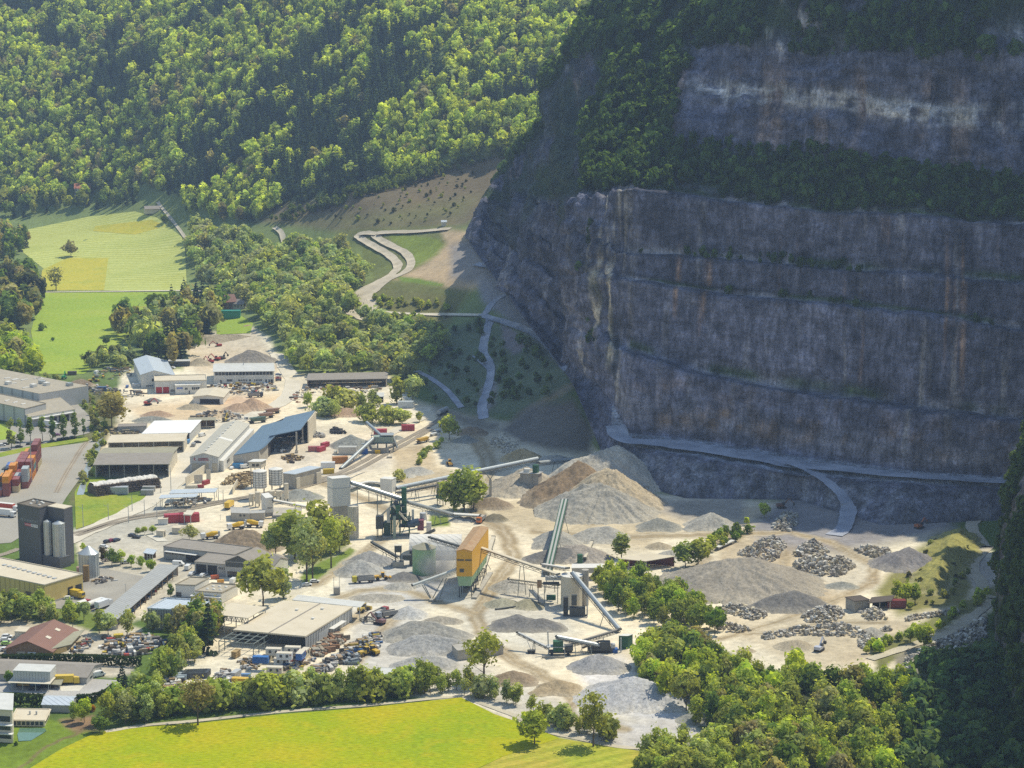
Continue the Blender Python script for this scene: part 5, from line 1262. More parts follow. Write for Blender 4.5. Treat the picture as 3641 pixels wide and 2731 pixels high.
# --- right half and background
b = Bld('open_shed', 'long brown-roofed store shed with machines inside, at the wood edge', q4, (1270, 104), (645, 116), (1278, 66), base=165); b.shed(PC, RGREY, 8, 'back,left,right', 1.0, postmat=WOOD)
b = Bld('open_shed', 'small dark shed with pale roof among the willows', q4, (1245, 245), (1165, 247), (1245, 222), base=290); b.shed(PDK, RLIGHT, 2)
b = Bld('hut', 'old stone hut with two dark roof planes beside the boulder heaps', q8, (1045, 850), (983, 822), (1145, 838), base=925, cat='hut'); b.flat(PCONC, paint('tarred_roof', (.11, .09, .075), .9, .4), .4, .1)
b = Bld('open_shed', 'dark open shed roof attached behind the stone hut', q8, (1290, 848), (1145, 862), (1312, 818), base=905); b.shed(PDK, MATS['tarred_roof'], 2, 'back', .3)
b = Bld('open_shed', 'open shed with thin white roof and rust-red wall beside the round bushes', q6, (1540, 1098), (1335, 1078), (1765, 1066), base=1170); b.shed(paint('rust_red_boards', (.20, .07, .05), .8, .4), RBEIGE, 3, 'back,left', .3, .3)
b = Bld('bunker', 'flat concrete feed bunker beside the tall lone tree', q7, (60, 740), (15, 690), (420, 690), base=815); b.flat(PCONC, PCONC, .1, .2)
b = Bld('shed', 'white sheet-metal shed at the hedge beside the dark containers', q5, (1350, 1110), (1198, 1105), (1345, 1055), base=1185); b.flat(PLG, RLIGHT, .1, .1)
b = Bld('container', 'long dark olive box container behind the white shed', q5, (1555, 1105), (1360, 1095), (1552, 1080), h=3.6, cat='container'); b.flat(paint('dark_olive', (.10, .10, .07), .7, .4), paint('olive_top', (.22, .20, .13), .8, .4), 0, .05)
def far_house(name, label, q, x, y, w, d, h, rise, ang, wall, roof, win=True):
    g = G(*q(x, y)); e = empty(name, g, label, 'house', None, ang)
    m = MB(); m.box(-w / 2, -d / 2, -1, w / 2, d / 2, h); m.add([(-w / 2, -d / 2, h), (-w / 2, d / 2, h), (-w / 2, 0, h + rise), (w / 2, -d / 2, h), (w / 2, d / 2, h), (w / 2, 0, h + rise)], [(0, 2, 1), (3, 4, 5)]); m.build('wall', wall, e)
    for s in (-1, 1):
        m = MB(); p = [Vector((-w / 2 - .6, s * (d / 2 + .8), h - rise * .8 / (d / 2) + .05)), Vector((w / 2 + .6, s * (d / 2 + .8), h - rise * .8 / (d / 2) + .05)), Vector((w / 2 + .6, 0, h + rise + .05)), Vector((-w / 2 - .6, 0, h + rise + .05))]
        m.add(p + [v + Vector((0, 0, .3)) for v in p], [(0, 1, 2, 3), (7, 6, 5, 4), (0, 4, 5, 1), (1, 5, 6, 2), (2, 6, 7, 3), (3, 7, 4, 0)]); m.build('roof', roof, e)
    if win:
        for k in range(4):
            for z in (1.2, h * .55): MB().box(-w / 2 + w * (k + .3) / 4, -d / 2 - .08, z, -w / 2 + w * (k + .6) / 4, -d / 2 - .02, z + 1.5).build('window', GLASS, e)
        for z in (1.2, h * .55): MB().box(w / 2 + .02, -d * .2, z, w / 2 + .08, d * .15, z + 1.5).build('window', GLASS, e)
    return e
far_house('farmhouse', 'white farmhouse with red tiled roof alone at the foot of the forest', q9, 362, 848, 17, 12, 7, 4.5, .15, PW, paint('red_tiles', (.42, .16, .09), .85, .3))
far_house('chalet', 'timber chalet with steep brown roof hidden among trees by the meadow', q9, 985, 1352, 15, 12, 7, 5, .5, WOOD, RRED)
far_house('cottage', 'small dark-roofed cottage beside the timber chalet', q9, 1045, 1345, 11, 9, 4, 3, -.3, PC, RGREY)
far_house('barn', 'low grey field barn on the bend of the farm track', q9, 664, 928, 15, 10, 4, 2.5, .3, PC, RGREY, False)
far_house('field_shed', 'tiny white shed on the rim of the cleared slope', q9, 1940, 984, 4, 3.5, 3, 1, .1, PW, RICE, False)
# ------------------------------------------------------------------ gravel works: conveyors, silos, screens
def at(q, x, y, gy):
    """point at crop pixel (x, y) standing over the ground point (x, gy)"""
    c = q(x, gy); X, Y = P(*c); return PD(q(x, y)[0], q(x, y)[1], Y)
def conveyor(label, q, a, b, w=1.6, kind='box', legs=(), mat=None, tmat=None, depth=1.2, name='conveyor', legw=.22, vlegs=False, cover=True):
    """belt conveyor between two ends (x, y, ground row); legs at fractions of its length"""
    p0, p1 = at(q, *a), at(q, *b); o = Vector((p0.x, p0.y, 0)); e = empty(name, o, label, 'conveyor')
    p0, p1 = p0 - o, p1 - o; d = p1 - p0; L = d.length; dn = d.normalized(); s = Vector((dn.y, -dn.x, 0)).normalized(); up = s.cross(dn)
    up = up if up.z > 0 else -up
    if kind == 'tube': MB().cyl(p0, p1, w * .5, None, 12).build('belt_housing', mat or STEEL, e)
    else:
        MB().beam(p0, p1, w, .5).build('belt_housing', mat or RBEIGE, e)
    m = MB(); n = max(3, int(L / 2.2))
    for sg in (-1, 1):
        off = s * (w * .5) * sg
        m.beam(p0 + off - up * .35, p1 + off - up * .35, .16); m.beam(p0 + off - up * depth, p1 + off - up * depth, .16)
        for k in range(n):
            x0, x1 = p0 + d * (k / n), p0 + d * ((k + 1) / n)
            m.beam(x0 + off - up * (.35 if k % 2 else depth), x1 + off - up * (depth if k % 2 else .35), .1)
    m.build('truss', tmat or DSTEEL, e)
    for f in legs:
        c = p0 + d * f - up * depth
        for sg in (-1, 1):
            foot = Vector((c.x, c.y, 0)) + s * (w * (1.3 if not vlegs else .3)) * sg; MB().beam(foot, c + s * (w * .5) * sg, legw).build('leg', tmat or TRUSS, e)
    for f in (0.0, 1.0): m = MB(); c = p0 + d * f; m.cyl(c - s * w * .55, c + s * w * .55, .45, None, 8); m.build('drum', DSTEEL, e)
    return e
conveyor('long covered tube conveyor from the white cube up to the concrete crusher', q4, (1345, 965, 1060), (2460, 733, 905), 2.4, 'tube', (.12, .26, .42), depth=2.2)
conveyor('short covered conveyor from the concrete crusher to the rim of the rubble slope', q6, (695, 322, 470), (965, 294, 380), 2.0, 'tube', (.5,), depth=1.6)
conveyor('dark lattice belt below the long tube conveyor, ending in a grey feed house', q4, (1355, 1000, 1090), (1735, 925, 1030), 1.8, 'box', (.4, .8), DSTEEL)
conveyor('covered tube conveyor sloping from the white tower down to the green plant', q4, (990, 920, 1345), (1385, 1048, 1330), 2.2, 'tube', (.55,), depth=1.8)
conveyor('covered conveyor sloping from the green plant down to the white flat cover', q4, (1430, 1072, 1300), (1785, 1170, 1225), 2.0, 'tube', (.4, .7), depth=1.6)
conveyor('level white belt cover above the concrete gravel bays', q4, (1790, 1165, 1215), (2005, 1178, 1225), 3.0, 'box', (.25, .75), PW)
conveyor('slender pale conveyor from the white mixing box to the willows', q4, (375, 1055, 1190), (775, 1132, 1185), 2.0, 'box', (.45, .8), PW)
cv = conveyor('steep twin lattice conveyor pointing away up over the sand heaps', q6, (765, 1185, 1215), (900, 612, 860), 3.4, 'box', (.45, .8), GSTEEL, depth=2.2)
_a, _b = (at(q6, *t) - Vector(cv.location) for t in ((765, 1185, 1215), (900, 612, 860)))
for sx in (-.85, .85): MB().beam(_a + Vector((sx, 0, .4)), _b + Vector((sx, 0, .4)), .9, .3).build('belt', paint('belt_grey', (.40, .40, .36), .7, .3), cv)
conveyor('long pale conveyor from the ochre building to the concrete silo', q6, (232, 985, 1275), (850, 1198, 1450), 1.9, 'box', (.55,), depth=1.8)
conveyor('long steel tube conveyor falling from the concrete silo to the green container', q6, (965, 1188, 1470), (1332, 1632, 1655), 1.9, 'tube', (.72,), depth=1.4)
conveyor('short conveyor dropping sand onto the cone left of the concrete silo', q6, (858, 1282, 1400), (462, 1232, 1345), 1.4, 'box', (.55,), depth=1.6)
conveyor('short white conveyor behind the concrete silo top', q6, (728, 1118, 1300), (925, 1150, 1440), 1.8, 'box', (.3,), PW)
conveyor('thin conveyor behind the round bushes feeding the sand heap', q6, (1060, 1070, 1110), (1118, 938, 1010), 1.3, 'box', (.6,))
conveyor('dusty white lattice conveyor jutting from the ochre building on crossed legs', qo, (1240, 1012, 1560), (362, 1330, 1600), 1.8, 'box', (), paint('dusty_white', (.55, .56, .51), .8, .3), paint('dusty_white', (.55, .56, .51)), depth=1.5)
conveyor('dark lattice conveyor from the roof of the green tank to the ochre building', qo, (702, 385, 1080), (1292, 560, 1360), 1.2, 'box', (), DSTEEL, depth=1.5)
conveyor('dark stacker conveyor over the grey cones left of the green plant', qe, (330, 805, 880), (65, 655, 800), 1.3, 'box', (.5,), DSTEEL, depth=1.4)
conveyor('flat conveyor gallery along the lit side of the ochre building', qo, (1640, 1400, 1430), (1960, 375, 640), 1.8, 'box', (.2, .5, .8), RBEIGE)
conveyor('shiny steel tube conveyor rising across the screening yard beside the tracks', qb, (395, 1030, 1040), (1030, 442, 720), 1.9, 'tube', (.5,), depth=1.2)
conveyor('grey tube conveyor of the screening plant pointing up to the wood', qb, (1185, 372, 640), (905, 118, 520), 1.7, 'tube', (.5,), depth=1.2)
conveyor('short bright chute conveyor at the track side of the screening plant', qb, (1390, 335, 640), (1490, 565, 575), 1.5, 'box', ())
conveyor('big pale tube conveyor of the mobile screening plant', q7, (1192, 698, 745), (838, 628, 780), 1.9, 'tube', (.25, .6), depth=1.0)
conveyor('thin stacker conveyor reaching out over the yard from the mobile screening plant', q7, (775, 712, 760), (530, 590, 720), .9, 'box', (.45,), PLG, depth=.8)
conveyor('dark inclined belt between the mobile screening plant and the green container', q7, (905, 695, 740), (1325, 570, 740), 1.4, 'box', (.3, .7), RGREY)
conveyor('white pipe bridge half hidden in bushes by the boulder heaps', q8, (90, 480, 500), (208, 428, 446), 2.0, 'box', (), PW)
conveyor('narrow dark belt lying over the two olive gravel cones', q6, (362, 1475, 1478), (700, 1425, 1440), .8, 'box', (.6,), DSTEEL, depth=.4)
def legs_cross():
    e = empty('trestle', (0, 0, 0), 'tall crossed steel trestle standing under the dusty lattice conveyor', 'trestle'); f = Vector((*P(*qo(860, 1650)), 0)); e.location = f
    for x0, y0, x1, y1 in ((745, 1640, 560, 1330), (760, 1640, 600, 1330), (880, 1650, 1035, 1190), (760, 1600, 975, 1195)):
        p = Vector((*P(*qo(x0, y0)), 0)); t = at(qo, x1, y1, 1580); MB().beam(p - f, t - f, .28).build('leg', TRUSS, e)
    for x in (745, 880): p = Vector((*P(*qo(x, 1645)), 0)) - f; MB().box(p.x - .9, p.y - .9, 0, p.x + .9, p.y + .9, .9).build('footing', PCONC, e)
legs_cross()
def vsupport():
    f = Vector((*P(*q6(318, 585)), 0)); e = empty('support', f, 'concrete pier with a V-shaped steel head carrying the long tube conveyor', 'support'); MB().box(-.7, -.7, 0, .7, .7, 9).build('pier', PCONC, e)
    for x in (272, 352): MB().beam((0, 0, 9), at(q6, x, 390, 585) - f, .4).build('arm', TRUSS, e)
vsupport()
# curved gallery from the white tower into the cube
def gallery():
    pts = [at(q4, x, y, g) for x, y, g in ((990, 960, 1120), (1040, 938, 1100), (1085, 922, 1080), (1130, 914, 1070), (1180, 916, 1065), (1222, 924, 1060))]; o = Vector((pts[0].x, pts[0].y, 0)); e = empty('conveyor', o, 'curved covered gallery between the white tower and the white cube', 'conveyor')
    m, t = MB(), MB()
    for a, b in zip(pts, pts[1:]): m.beam(a - o, b - o, 2.2, .7); t.beam(a - o - Vector((0, 0, 1.6)), b - o - Vector((0, 0, 1.6)), 1.6, 1.6)
    m.build('belt_housing', PW, e); t.build('truss', TRUSS, e)
    for k in (1, 3): p = pts[k] - o; MB().beam((p.x, p.y, 0), (p.x, p.y, p.z - 2.4), .35).build('leg', TRUSS, e)
gallery()
b = Bld('transfer_tower', 'tall white sheet-clad tower above a concrete silo, beside the willows', q4, (845, 893), (803, 876), (985, 881), base=1330)
zt = b.h * .50
b.part('cladding', b.slab(zt, b.h), PW); b.part('roof', b.slab(b.h + .003, b.h + .2, .1), PW); m = MB(); b.face('L', 0, 1, b.h * .82, b.h * .83, m); b.face('R', 0, 1, b.h * .82, b.h * .83, m); b.part('seam', m, PLG)
b.part('concrete_shaft', b.slab(0, zt - .01, 0, .1, .9, .1, .9), PCONC)
e = silo('silo', 'ribbed white concrete silo bin under the white tower', q4, 1010, 1105, 1355, 42, .25, mat=PC, ribs=14, bandmat=PLG)
b = Bld('transfer_house', 'white cube-shaped transfer house on legs between the conveyors', q4, (1312, 897), (1220, 890), (1346, 882), base=1075)
b.part('cladding', b.slab(b.h * .42, b.h), PW); b.part('roof', b.slab(b.h + .003, b.h + .2, .15), PW); b.open('R', 'door', .4, .6, b.h * .45, b.h * .62, PLG)
for i, j in ((.05, .05), (.95, .05), (.05, .95), (.95, .95)): b.post(i, j, b.h * .42 - .01, .4, TRUSS)
b = Bld('feed_house', 'small grey feed house on a lattice stand beside the green tree', q4, (1715, 925), (1665, 915), (1738, 910), base=1110); b.part('cladding', b.slab(b.h * .75, b.h), RGREY)
for i, j in ((.05, .05), (.95, .05), (.05, .95), (.95, .95)): b.post(i, j, b.h * .75 - .01, .4, DSTEEL)
b.part('screen', b.slab(b.h * .3, b.h * .42, .5), GSTEEL); b.part('hopper', b.slab(b.h * .5, b.h * .72, -.3), TRUSS)
b = Bld('crusher', 'concrete crusher block with machinery on top under the conveyor head', q6, (695, 412), (550, 405), (722, 398), base=560); b.part('block', b.slab(0, b.h), PCONC); b.part('deck', b.slab(b.h + .003, b.h + .35, .6), PG)
b.lump('drive_house', .1, .2, 2.5, 2.5, b.h + .35, b.h + 4.5, GSTEEL); b.lump('hopper', .55, .3, 3, 2, b.h + .35, b.h + 2.2, PW)
for i in (.35, .9): b.part('buttress', b.face('L', i, i + .06, 0, b.h, None, .5), PCONC)
MB().box(-.12, -.12, 0, .12, .12, 9).build('mast', STEEL, b.root).location = b.L(.85, .3, b.h)
# ochre building on green bins
def ochre():
    b = Bld('screening_building', 'tall ochre-clad screening building on green bins with rusty ridged roof', qo, (1540, 665), (1232, 660), (1862, 208), base=1600)
    h = b.h; zb = h * .47; m = MB(); b.slab(zb, h, 0, mb=m)
    b.part('cladding', m, ORANGE)
    m = MB(); m.add([b.L(0, 0, h), b.L(1, 0, h), b.L(.5, 0, h + .9)], [(0, 1, 2)]); m.add([b.L(0, 1, h), b.L(1, 1, h), b.L(.5, 1, h + .9)], [(2, 1, 0)]); b.part('gable', m, ORANGE)
    for p in ([(-.02, -.01), (.5, -.01), (.5, 1.01), (-.02, 1.01)], [(1.02, -.01), (.5, -.01), (.5, 1.01), (1.02, 1.01)]):
        v = [b.L(i, j, h + .03 + (.9 if i == .5 else 0)) for i, j in p]; b.part('roof', MB().add(v + [x + Vector((0, 0, .15)) for x in v], [(0, 1, 2, 3), (7, 6, 5, 4), (0, 4, 5, 1), (1, 5, 6, 2), (2, 6, 7, 3), (3, 7, 4, 0)]), RUST)
    for k in range(8):
        j = (k + .5) / 8; m = MB(); c = [b.L(i, jj, 0) for i, jj in ((.03, j - .055), (.97, j - .055), (.97, j + .055), (.03, j + .055))]; ce = b.L(.5, j, 0)
        up = [Vector((p.x, p.y, zb - .01)) for p in c]; lo = [ce + (p - ce) * .82 + Vector((0, 0, h * .26)) for p in c]
        m.add(lo + up, [(3, 2, 1, 0), (4, 5, 6, 7), (0, 1, 5, 4), (1, 2, 6, 5), (2, 3, 7, 6), (3, 0, 4, 7)]); b.part('bin', m, paint('faded_green_bin', (.24, .40, .22), .6, .5, (.45, .5, .38), scale=.3))
        for i in (.1, .9): b.post(i, j, h * .22, .45, DSTEEL)
        b.part('chute', b.slab(h * .10, h * .2, 0, .35, .65, j - .03, j + .03), DSTEEL)
    for a0, a1 in ((.03, .45), (.52, .95)): b.open('L', 'window', a0, a1, h * .795, h * .83, flat('dusty_glass', (.12, .10, .06), .4))
    b.open('L', 'hatch', .52, .80, zb * 1.18, zb * 1.34, DSTEEL)
    b.part('base_slab', b.slab(0, .8, .3, -.25, 0, 0, 1), PCONC)
ochre()
silo('tank', 'big pale green round tank with grey conical roof, dust drifting at its foot', qo, 598, 590, 1085, 230, .42, mat=GTANK, cap=RMOSS, cat='tank')
def barrel():
    X0, Y0 = P(*qo(300, 830)); X1, _ = P(*qo(1330, 830)); r = 9.5
    e = empty('barrel_hall', (X0, Y0 + r, 0), 'half-round white barrel-vaulted hall behind the pale green tank', 'building'); L = X1 - X0; n = 14
    m = MB(); vs = [(x, -r * math.cos(math.pi * t / n), r * math.sin(math.pi * t / n)) for x in (0, L) for t in range(n + 1)]
    m.add(vs, [(t, n + 1 + t, n + 2 + t, t + 1) for t in range(n)]); m.add([(0, -r * math.cos(math.pi * t / n), r * math.sin(math.pi * t / n)) for t in range(n + 1)], [range(n + 1)]); m.add([(L, -r * math.cos(math.pi * t / n), r * math.sin(math.pi * t / n)) for t in range(n + 1)], [range(n, -1, -1)])
    m.build('shell', paint('white_membrane', (.72, .70, .64), .6, .45, (.5, .42, .3), scale=.2, ribs=3.2), e)
    MB().box(-.2, -r - .25, 0, L, -r + .6, 2.2).build('plinth', PCONC, e)
barrel()
silo('concrete_silo', 'round pale concrete silo carrying the conveyor head, beside the green thicket', q6, 957, 1205, 1445, 86, .03, mat=PC, cap=PW, cat='silo')
e = silo('silo', 'grey concrete silo shaft right behind the pale concrete silo', q6, 1062, 1165, 1440, 28, .05, mat=PCONC)
silo('tank', 'dark green cylinder standing behind the concrete silo head', q6, 1022, 1045, 1115, 22, .1, mat=GSTEEL, cat='tank')
b = Bld('gallery_house', 'flat white-roofed machine gallery right behind the silo head', q6, (1195, 1150), (958, 1152), (1200, 1120), base=1240, cat='gallery'); b.part('cladding', b.slab(b.h * .55, b.h), PG); b.part('roof', b.slab(b.h + .003, b.h + .25, .3), PW)
for i in (.05, .5, .95): b.post(i, .1, b.h * .55, .4, TRUSS)
def machine(name, label, q, x, y, boxes, cat='machine', ang=0.0):
    """a cluster of machine parts around a ground pixel: (part, x0, y0, z0, x1, y1, z1, material) in metres"""
    p = P(*q(x, y)); e = empty(name, (*p, 0), label, cat, None, ang)
    for k in boxes:
        if k[0] == 'beam': MB().beam(k[2], k[3], k[4]).build(k[1], k[5], e)
        elif k[0] == 'cyl': MB().cyl(k[2], k[3], k[4], k[5], 14).build(k[1], k[6], e)
        else: MB().box(*k[1:7]).build(k[0], k[7], e)
    return e
fr = []
for x in (-5.5, -1.5, 3):
    for y in (-3, 3): fr.append(('post', x - .2, y - .2, 0, x + .2, y + .2, 18 if x < 2 else 11, GSTEEL))
machine('asphalt_plant', 'dark green asphalt mixing plant of towers, decks and chutes by the barrel hall', qe, 385, 590, fr + [
    ('mixing_tower', -5.4, -3, 9, -1, 3, 15, paint('dark_green_cladding', (.045, .085, .06), .6, .4)), ('deck', -6.2, -3.6, 8.6, 4, 3.6, 8.9, DSTEEL), ('deck', -6.2, -3.6, 15, 1, 3.6, 15.3, DSTEEL), ('deck', -2, -3.8, 5, 6, 3.6, 5.25, DSTEEL),
    ('elevator', -.6, -1.4, 6, 1.8, 1, 24, GSTEEL), ('elevator', -4.6, -5.4, -1, -3.2, -4, 11, paint('grey_green_metal', (.27, .33, .27), .5, .4)), ('beam', 'chute', Vector((-4.5, -3.6, 16)), Vector((1.8, -3.6, 8.6)), 1.0, PC),
    ('cyl', 'drum', (2.2, -2.5, 6.2), (7.8, -1.8, 7.4), 1.8, 1.8, paint('dark_blue_steel', (.05, .075, .11), .5, .3)), ('hopper', 7, -2, 3, 10, 2, 8, paint('plum_rust', (.20, .07, .09), .8, .5)), ('beam', 'stack', Vector((4.8, 0, 5)), Vector((4.8, 0, 13)), 1.1, STEEL), ('filter_house', -9.2, -2.6, 0, -6.1, 2.6, 7, paint('dark_green_cladding', (.045, .085, .06))),
    ('cabin', 11.2, 1, 0, 13.6, 3.4, 6.2, PW), ('beam', 'feed_boom', Vector((9, -3, .5)), Vector((15.5, -4.5, 4)), 1.4, DSTEEL), ('base', -10, -4.6, 0, 8, 4, .6, PCONC), ('cyl', 'bin', (9.5, 3.5, 7), (9.5, 3.5, 10.5), 1.6, 1.6, PLG), ('stair', -7.6, -3.3, 7.2, -6.1, -2, 14, STEEL), ('platform', -6.4, -3.8, 11.5, 2, 3.6, 11.7, DSTEEL), ('cyl', 'cyclone', (-2.4, -3.4, 11.8), (-2.4, -3.4, 16), .9, 1.3, GSTEEL), ('beam', 'brace', Vector((-5.5, -3.2, 0)), Vector((-1.5, -3.2, 9)), .3, GSTEEL), ('beam', 'brace', Vector((-1.5, -3.2, 0)), Vector((3, -3.2, 9)), .3, GSTEEL), ('skip', -4.4, -3.2, 15.4, -2.2, -.6, 17.6, DSTEEL), ('silo_bin', -13, -3, 4, -9.4, 2, 10, DSTEEL), ('leg', -12.6, -2.6, 0, -12.2, -2.2, 4, GSTEEL), ('leg', -10, -2.6, 0, -9.6, -2.2, 4, GSTEEL), ('beam', 'pipe', Vector((-5.4, -3.5, 15.5)), Vector((-11, -2, 10)), .7, STEEL)], 'plant')
machine('loading_tower', 'slim dark loading tower with cabin among the grey cones by the green tank', qe, 335, 905, [('post', -1.4, -1.2, 0, -1, -.8, 7, DSTEEL), ('post', 1, -1.2, 0, 1.4, -.8, 7, DSTEEL), ('post', -1.4, .8, 0, -1, 1.2, 7, DSTEEL), ('post', 1, .8, 0, 1.4, 1.2, 7, DSTEEL), ('cabin', -1.6, -1.4, 7, 1.6, 1.4, 10, DSTEEL), ('roof', -1.8, -1.6, 10, 1.8, 1.6, 10.2, PC), ('hopper', 2, -1.5, 3.5, 6, 1.5, 5.6, DSTEEL), ('base', -2.5, -2, 0, 2.5, 2, 2.6, PCONC), ('silencer', 5, 1.6, 0, 8.5, 4, 7, paint('slotted_dark_sheet', (.1, .095, .1), .7, .3, ribs=1.2))])
machine('screening_plant', 'grey mobile screening plant of decks and belts beside the railway tracks', qb, 1150, 690, [('deck', -8, -4, 5.2, 9, 4, 5.5, DSTEEL), ('screen_box', -3, -3, 5.5, 8, 3, 9, paint('grey_green_metal', (.27, .33, .27))), ('top_deck', 1, -3.2, 9.8, 8.5, 3.2, 10.2, STEEL)] + [('post', x, y, 0, x + .4, y + .4, 5.2, TRUSS) for x in (-7.6, -1, 4, 8) for y in (-3.6, 3)] + [('belt', -10, -1, 4, -2, 1, 4.6, STEEL), ('wall', -4, -5, 0, 6, -4.6, 3, PCONC), ('generator', -9.5, -7.5, 0, -6, -5, 2.6, BLUEP), ('beam', 'chute', Vector((8, 2, 8)), Vector((10.5, 0, 2)), .8, STEEL), ('motor', -2, -7, 0, 1, -5.6, 2, YEL)])
machine('floodlight_mast', 'thin lattice mast with a concrete foot beside the railway tracks', qb, 1355, 815, [('foot', -1.5, -1, 0, 1.5, 1, .6, PCONC), ('beam', 'mast', Vector((-.9, 0, .6)), Vector((-.9, 0, 8)), .16, STEEL), ('beam', 'mast', Vector((.9, 0, .6)), Vector((.9, 0, 9)), .16, STEEL)], 'mast')
machine('mobile_screen', 'dark green mobile screening plant with lattice mast on the lower yard', q7, 840, 765, [('chassis', -3, -1.4, .9, 6, 1.4, 1.6, DSTEEL), ('screen_box', -1.5, -1.6, 1.6, 2.5, 1.6, 5.6, GSTEEL), ('hopper', 3.2, -1.8, 2, 6.4, 1.8, 3.6, DSTEEL), ('beam', 'mast', Vector((-3.2, 0, 0)), Vector((-3.6, 0, 9.5)), .5, PLG), ('deck', -4, -2, 3.4, 3, 2, 3.6, PLG), ('wheel', -2.4, -1.6, 0, -1.4, 1.6, 1, TYRE), ('wheel', 4, -1.6, 0, 5, 1.6, 1, TYRE), ('post', 3, -1.5, 0, 3.3, -1.2, 4, PLG), ('post', 3, 1.2, 0, 3.3, 1.5, 4, PLG), ('kerb_ring', -6, -4.6, 0, 3, -4.1, .7, PCONC)])
machine('belt_loader', 'small wheeled loader chassis under the thin stacker conveyor', q7, 640, 755, [('chassis', -1.6, -.8, .5, 1.6, .8, 1.3, DSTEEL), ('beam', 'strut', Vector((0, 0, 1)), Vector((-2, .5, 6)), .2, PLG), ('wheel', -1.3, -1.1, 0, -.4, 1.1, 1, TYRE), ('wheel', .5, -1.1, 0, 1.4, 1.1, 1, TYRE)])
machine('crusher_unit', 'jumble of dark crusher and belt frames before the green container', q7, 1200, 745, [('chassis', -6, -1.5, .8, 4, 1.5, 1.8, DSTEEL), ('crusher', -1, -1.6, 1.8, 3, 1.6, 4.4, DSTEEL), ('beam', 'belt', Vector((-8, 1.5, 1.2)), Vector((-1, 1.8, 4)), .8, RGREY), ('engine', 3.2, -1.2, 1.8, 5, 1.2, 3.4, PLG), ('drive', 4, -1.5, 0, 6, 1.4, 1.5, BLUEP), ('track', -5, -1.9, 0, 3, -1.5, .8, TYRE), ('track', -5, 1.5, 0, 3, 1.9, .8, TYRE), ('post', 7, -1, 0, 7.5, -.5, 6, PLG)])
b = Bld('container', 'dark green machine container at the foot of the tube conveyor', q7, (1400, 622), (1328, 620), (1437, 608), base=722, cat='container'); b.flat(GSTEEL, PW, .05, .05)
machine('sorter', 'green sorting machine with crossed frames left of the concrete silo', q6, 795, 1425, [('screen_box', -2, -1.2, 1.6, 2, 1.2, 3.4, GSTEEL), ('deck', -3.5, -1.6, 8.6, 3.5, 1.8, 9, DSTEEL), ('platform', -2.5, -1.4, 10.4, 4.2, 1.6, 11.8, PLG)] + [('post', x, y, 0, x + .25, y + .25, 8.6, TRUSS) for x in (-3, 2.7) for y in (-1.4, 1.3)] + [('chute', -6, -1, 7, -4, 1, 10, RUST), ('post', -5.8, -.8, 0, -5.4, -.4, 7, DSTEEL)])
machine('outloading_unit', 'dark machinery with stair tower at the foot of the concrete silo', q6, 985, 1530, [('stair_tower', -5, -1, 0, -3, 1, 8.5, paint('dark_lattice', (.06, .06, .055), .8, .4)), ('drum_house', -2.4, -1.6, .4, 4.2, 1.8, 4, DSTEEL), ('vent', -1.6, -1, 5, .6, 1, 9.5, DSTEEL), ('frame', 4.8, -.6, 0, 5.3, 2, 10, PLG), ('apron', -6, -2.5, 0, 5, 2.2, .3, PCONC)])
machine('weigh_post', 'little concrete loading post standing alone on the pale yard', q5, 880, 470, [('base', -1.4, -1, 0, 1.4, 1, 3.2, PCONC), ('post', -1.3, -.8, 3.2, -1.1, -.6, 8, STEEL), ('post', 1.1, -.8, 3.2, 1.3, -.6, 8, STEEL)], 'post')
# concrete plant
for x, yr, yb, l in ((1212, 1000, 1285, 'twin white cement silo with dark hoops, the one under the white penthouse'), (1455, 968, 1240, 'twin white cement silo with dark hoops, the one beside the grey garage')):
    silo('cement_silo', l, qa, x, yr, yb + 130, 104, .3, mat=PW, bands=7, ribs=12, foot=6.0, legs=4)
for x, yr, yb, r, l in ((1085, 1345, 1520, 42, 'small weathered silo at the end nearest the parked yellow truck'), (1180, 1320, 1540, 44, 'small weathered silo close beside the white mixing box'), (1390, 1300, 1430, 50, 'squat weathered silo between the mixing box and the slim tube silo'), (1498, 1300, 1440, 44, 'squat weathered silo next to the slim white tube silo'), (1612, 1190, 1470, 32, 'slim white tube silo before the grey heap')):
    silo('cement_silo', l, qa, x, yr, yb, r, .3, mat=PC, foot=2.0, legs=3)
b = Bld('penthouse', 'white machine penthouse on stilts above the hooped cement silos', qa, (1225, 862), (1045, 862), (1300, 828), base=1250, cat='building'); b.part('wall', b.slab(b.h * .76, b.h), PC); b.part('roof', b.slab(b.h + .003, b.h + .25, .6), PW); b.row('L', 2, .15, .8, b.h * .82, b.h * .92)
for i, j in ((.1, .1), (.9, .1), (.1, .9), (.9, .9)): b.post(i, j, b.h * .76, .4, TRUSS)
b = Bld('mixing_house', 'white sheet-clad mixing box with three little windows on the concrete plant', qa, (1298, 1412), (1228, 1345), (1410, 1398), base=1690); b.part('cladding', b.slab(b.h * .2, b.h), PW); b.part('roof', b.slab(b.h + .003, b.h + .15, .1), PW); b.row('R', 3, .2, .8, b.h * .42, b.h * .48); b.part('base', b.slab(0, b.h * .2 - .01, -.3), PCONC)
b = Bld('control_building', 'low concrete plant control building with two windows and railing', q4, (195, 1165), (48, 1160), (190, 1120), base=1225); b.flat(PCONC, PG, .1, .1); b.row('L', 2, .2, .6, b.h * .6, b.h * .85, .4)
b = Bld('control_building', 'smaller concrete box building beside the mixing house foot', q4, (310, 1160), (195, 1165), (318, 1135), base=1215); b.flat(PCONC, PG, .1, .1)
b = Bld('retaining_wall', 'long concrete feed bunker wall under the pale slender conveyor', q4, (600, 1185), (375, 1180), (605, 1120), base=1200, cat='bunker'); b.part('wall', b.slab(0, b.h), PCONC)
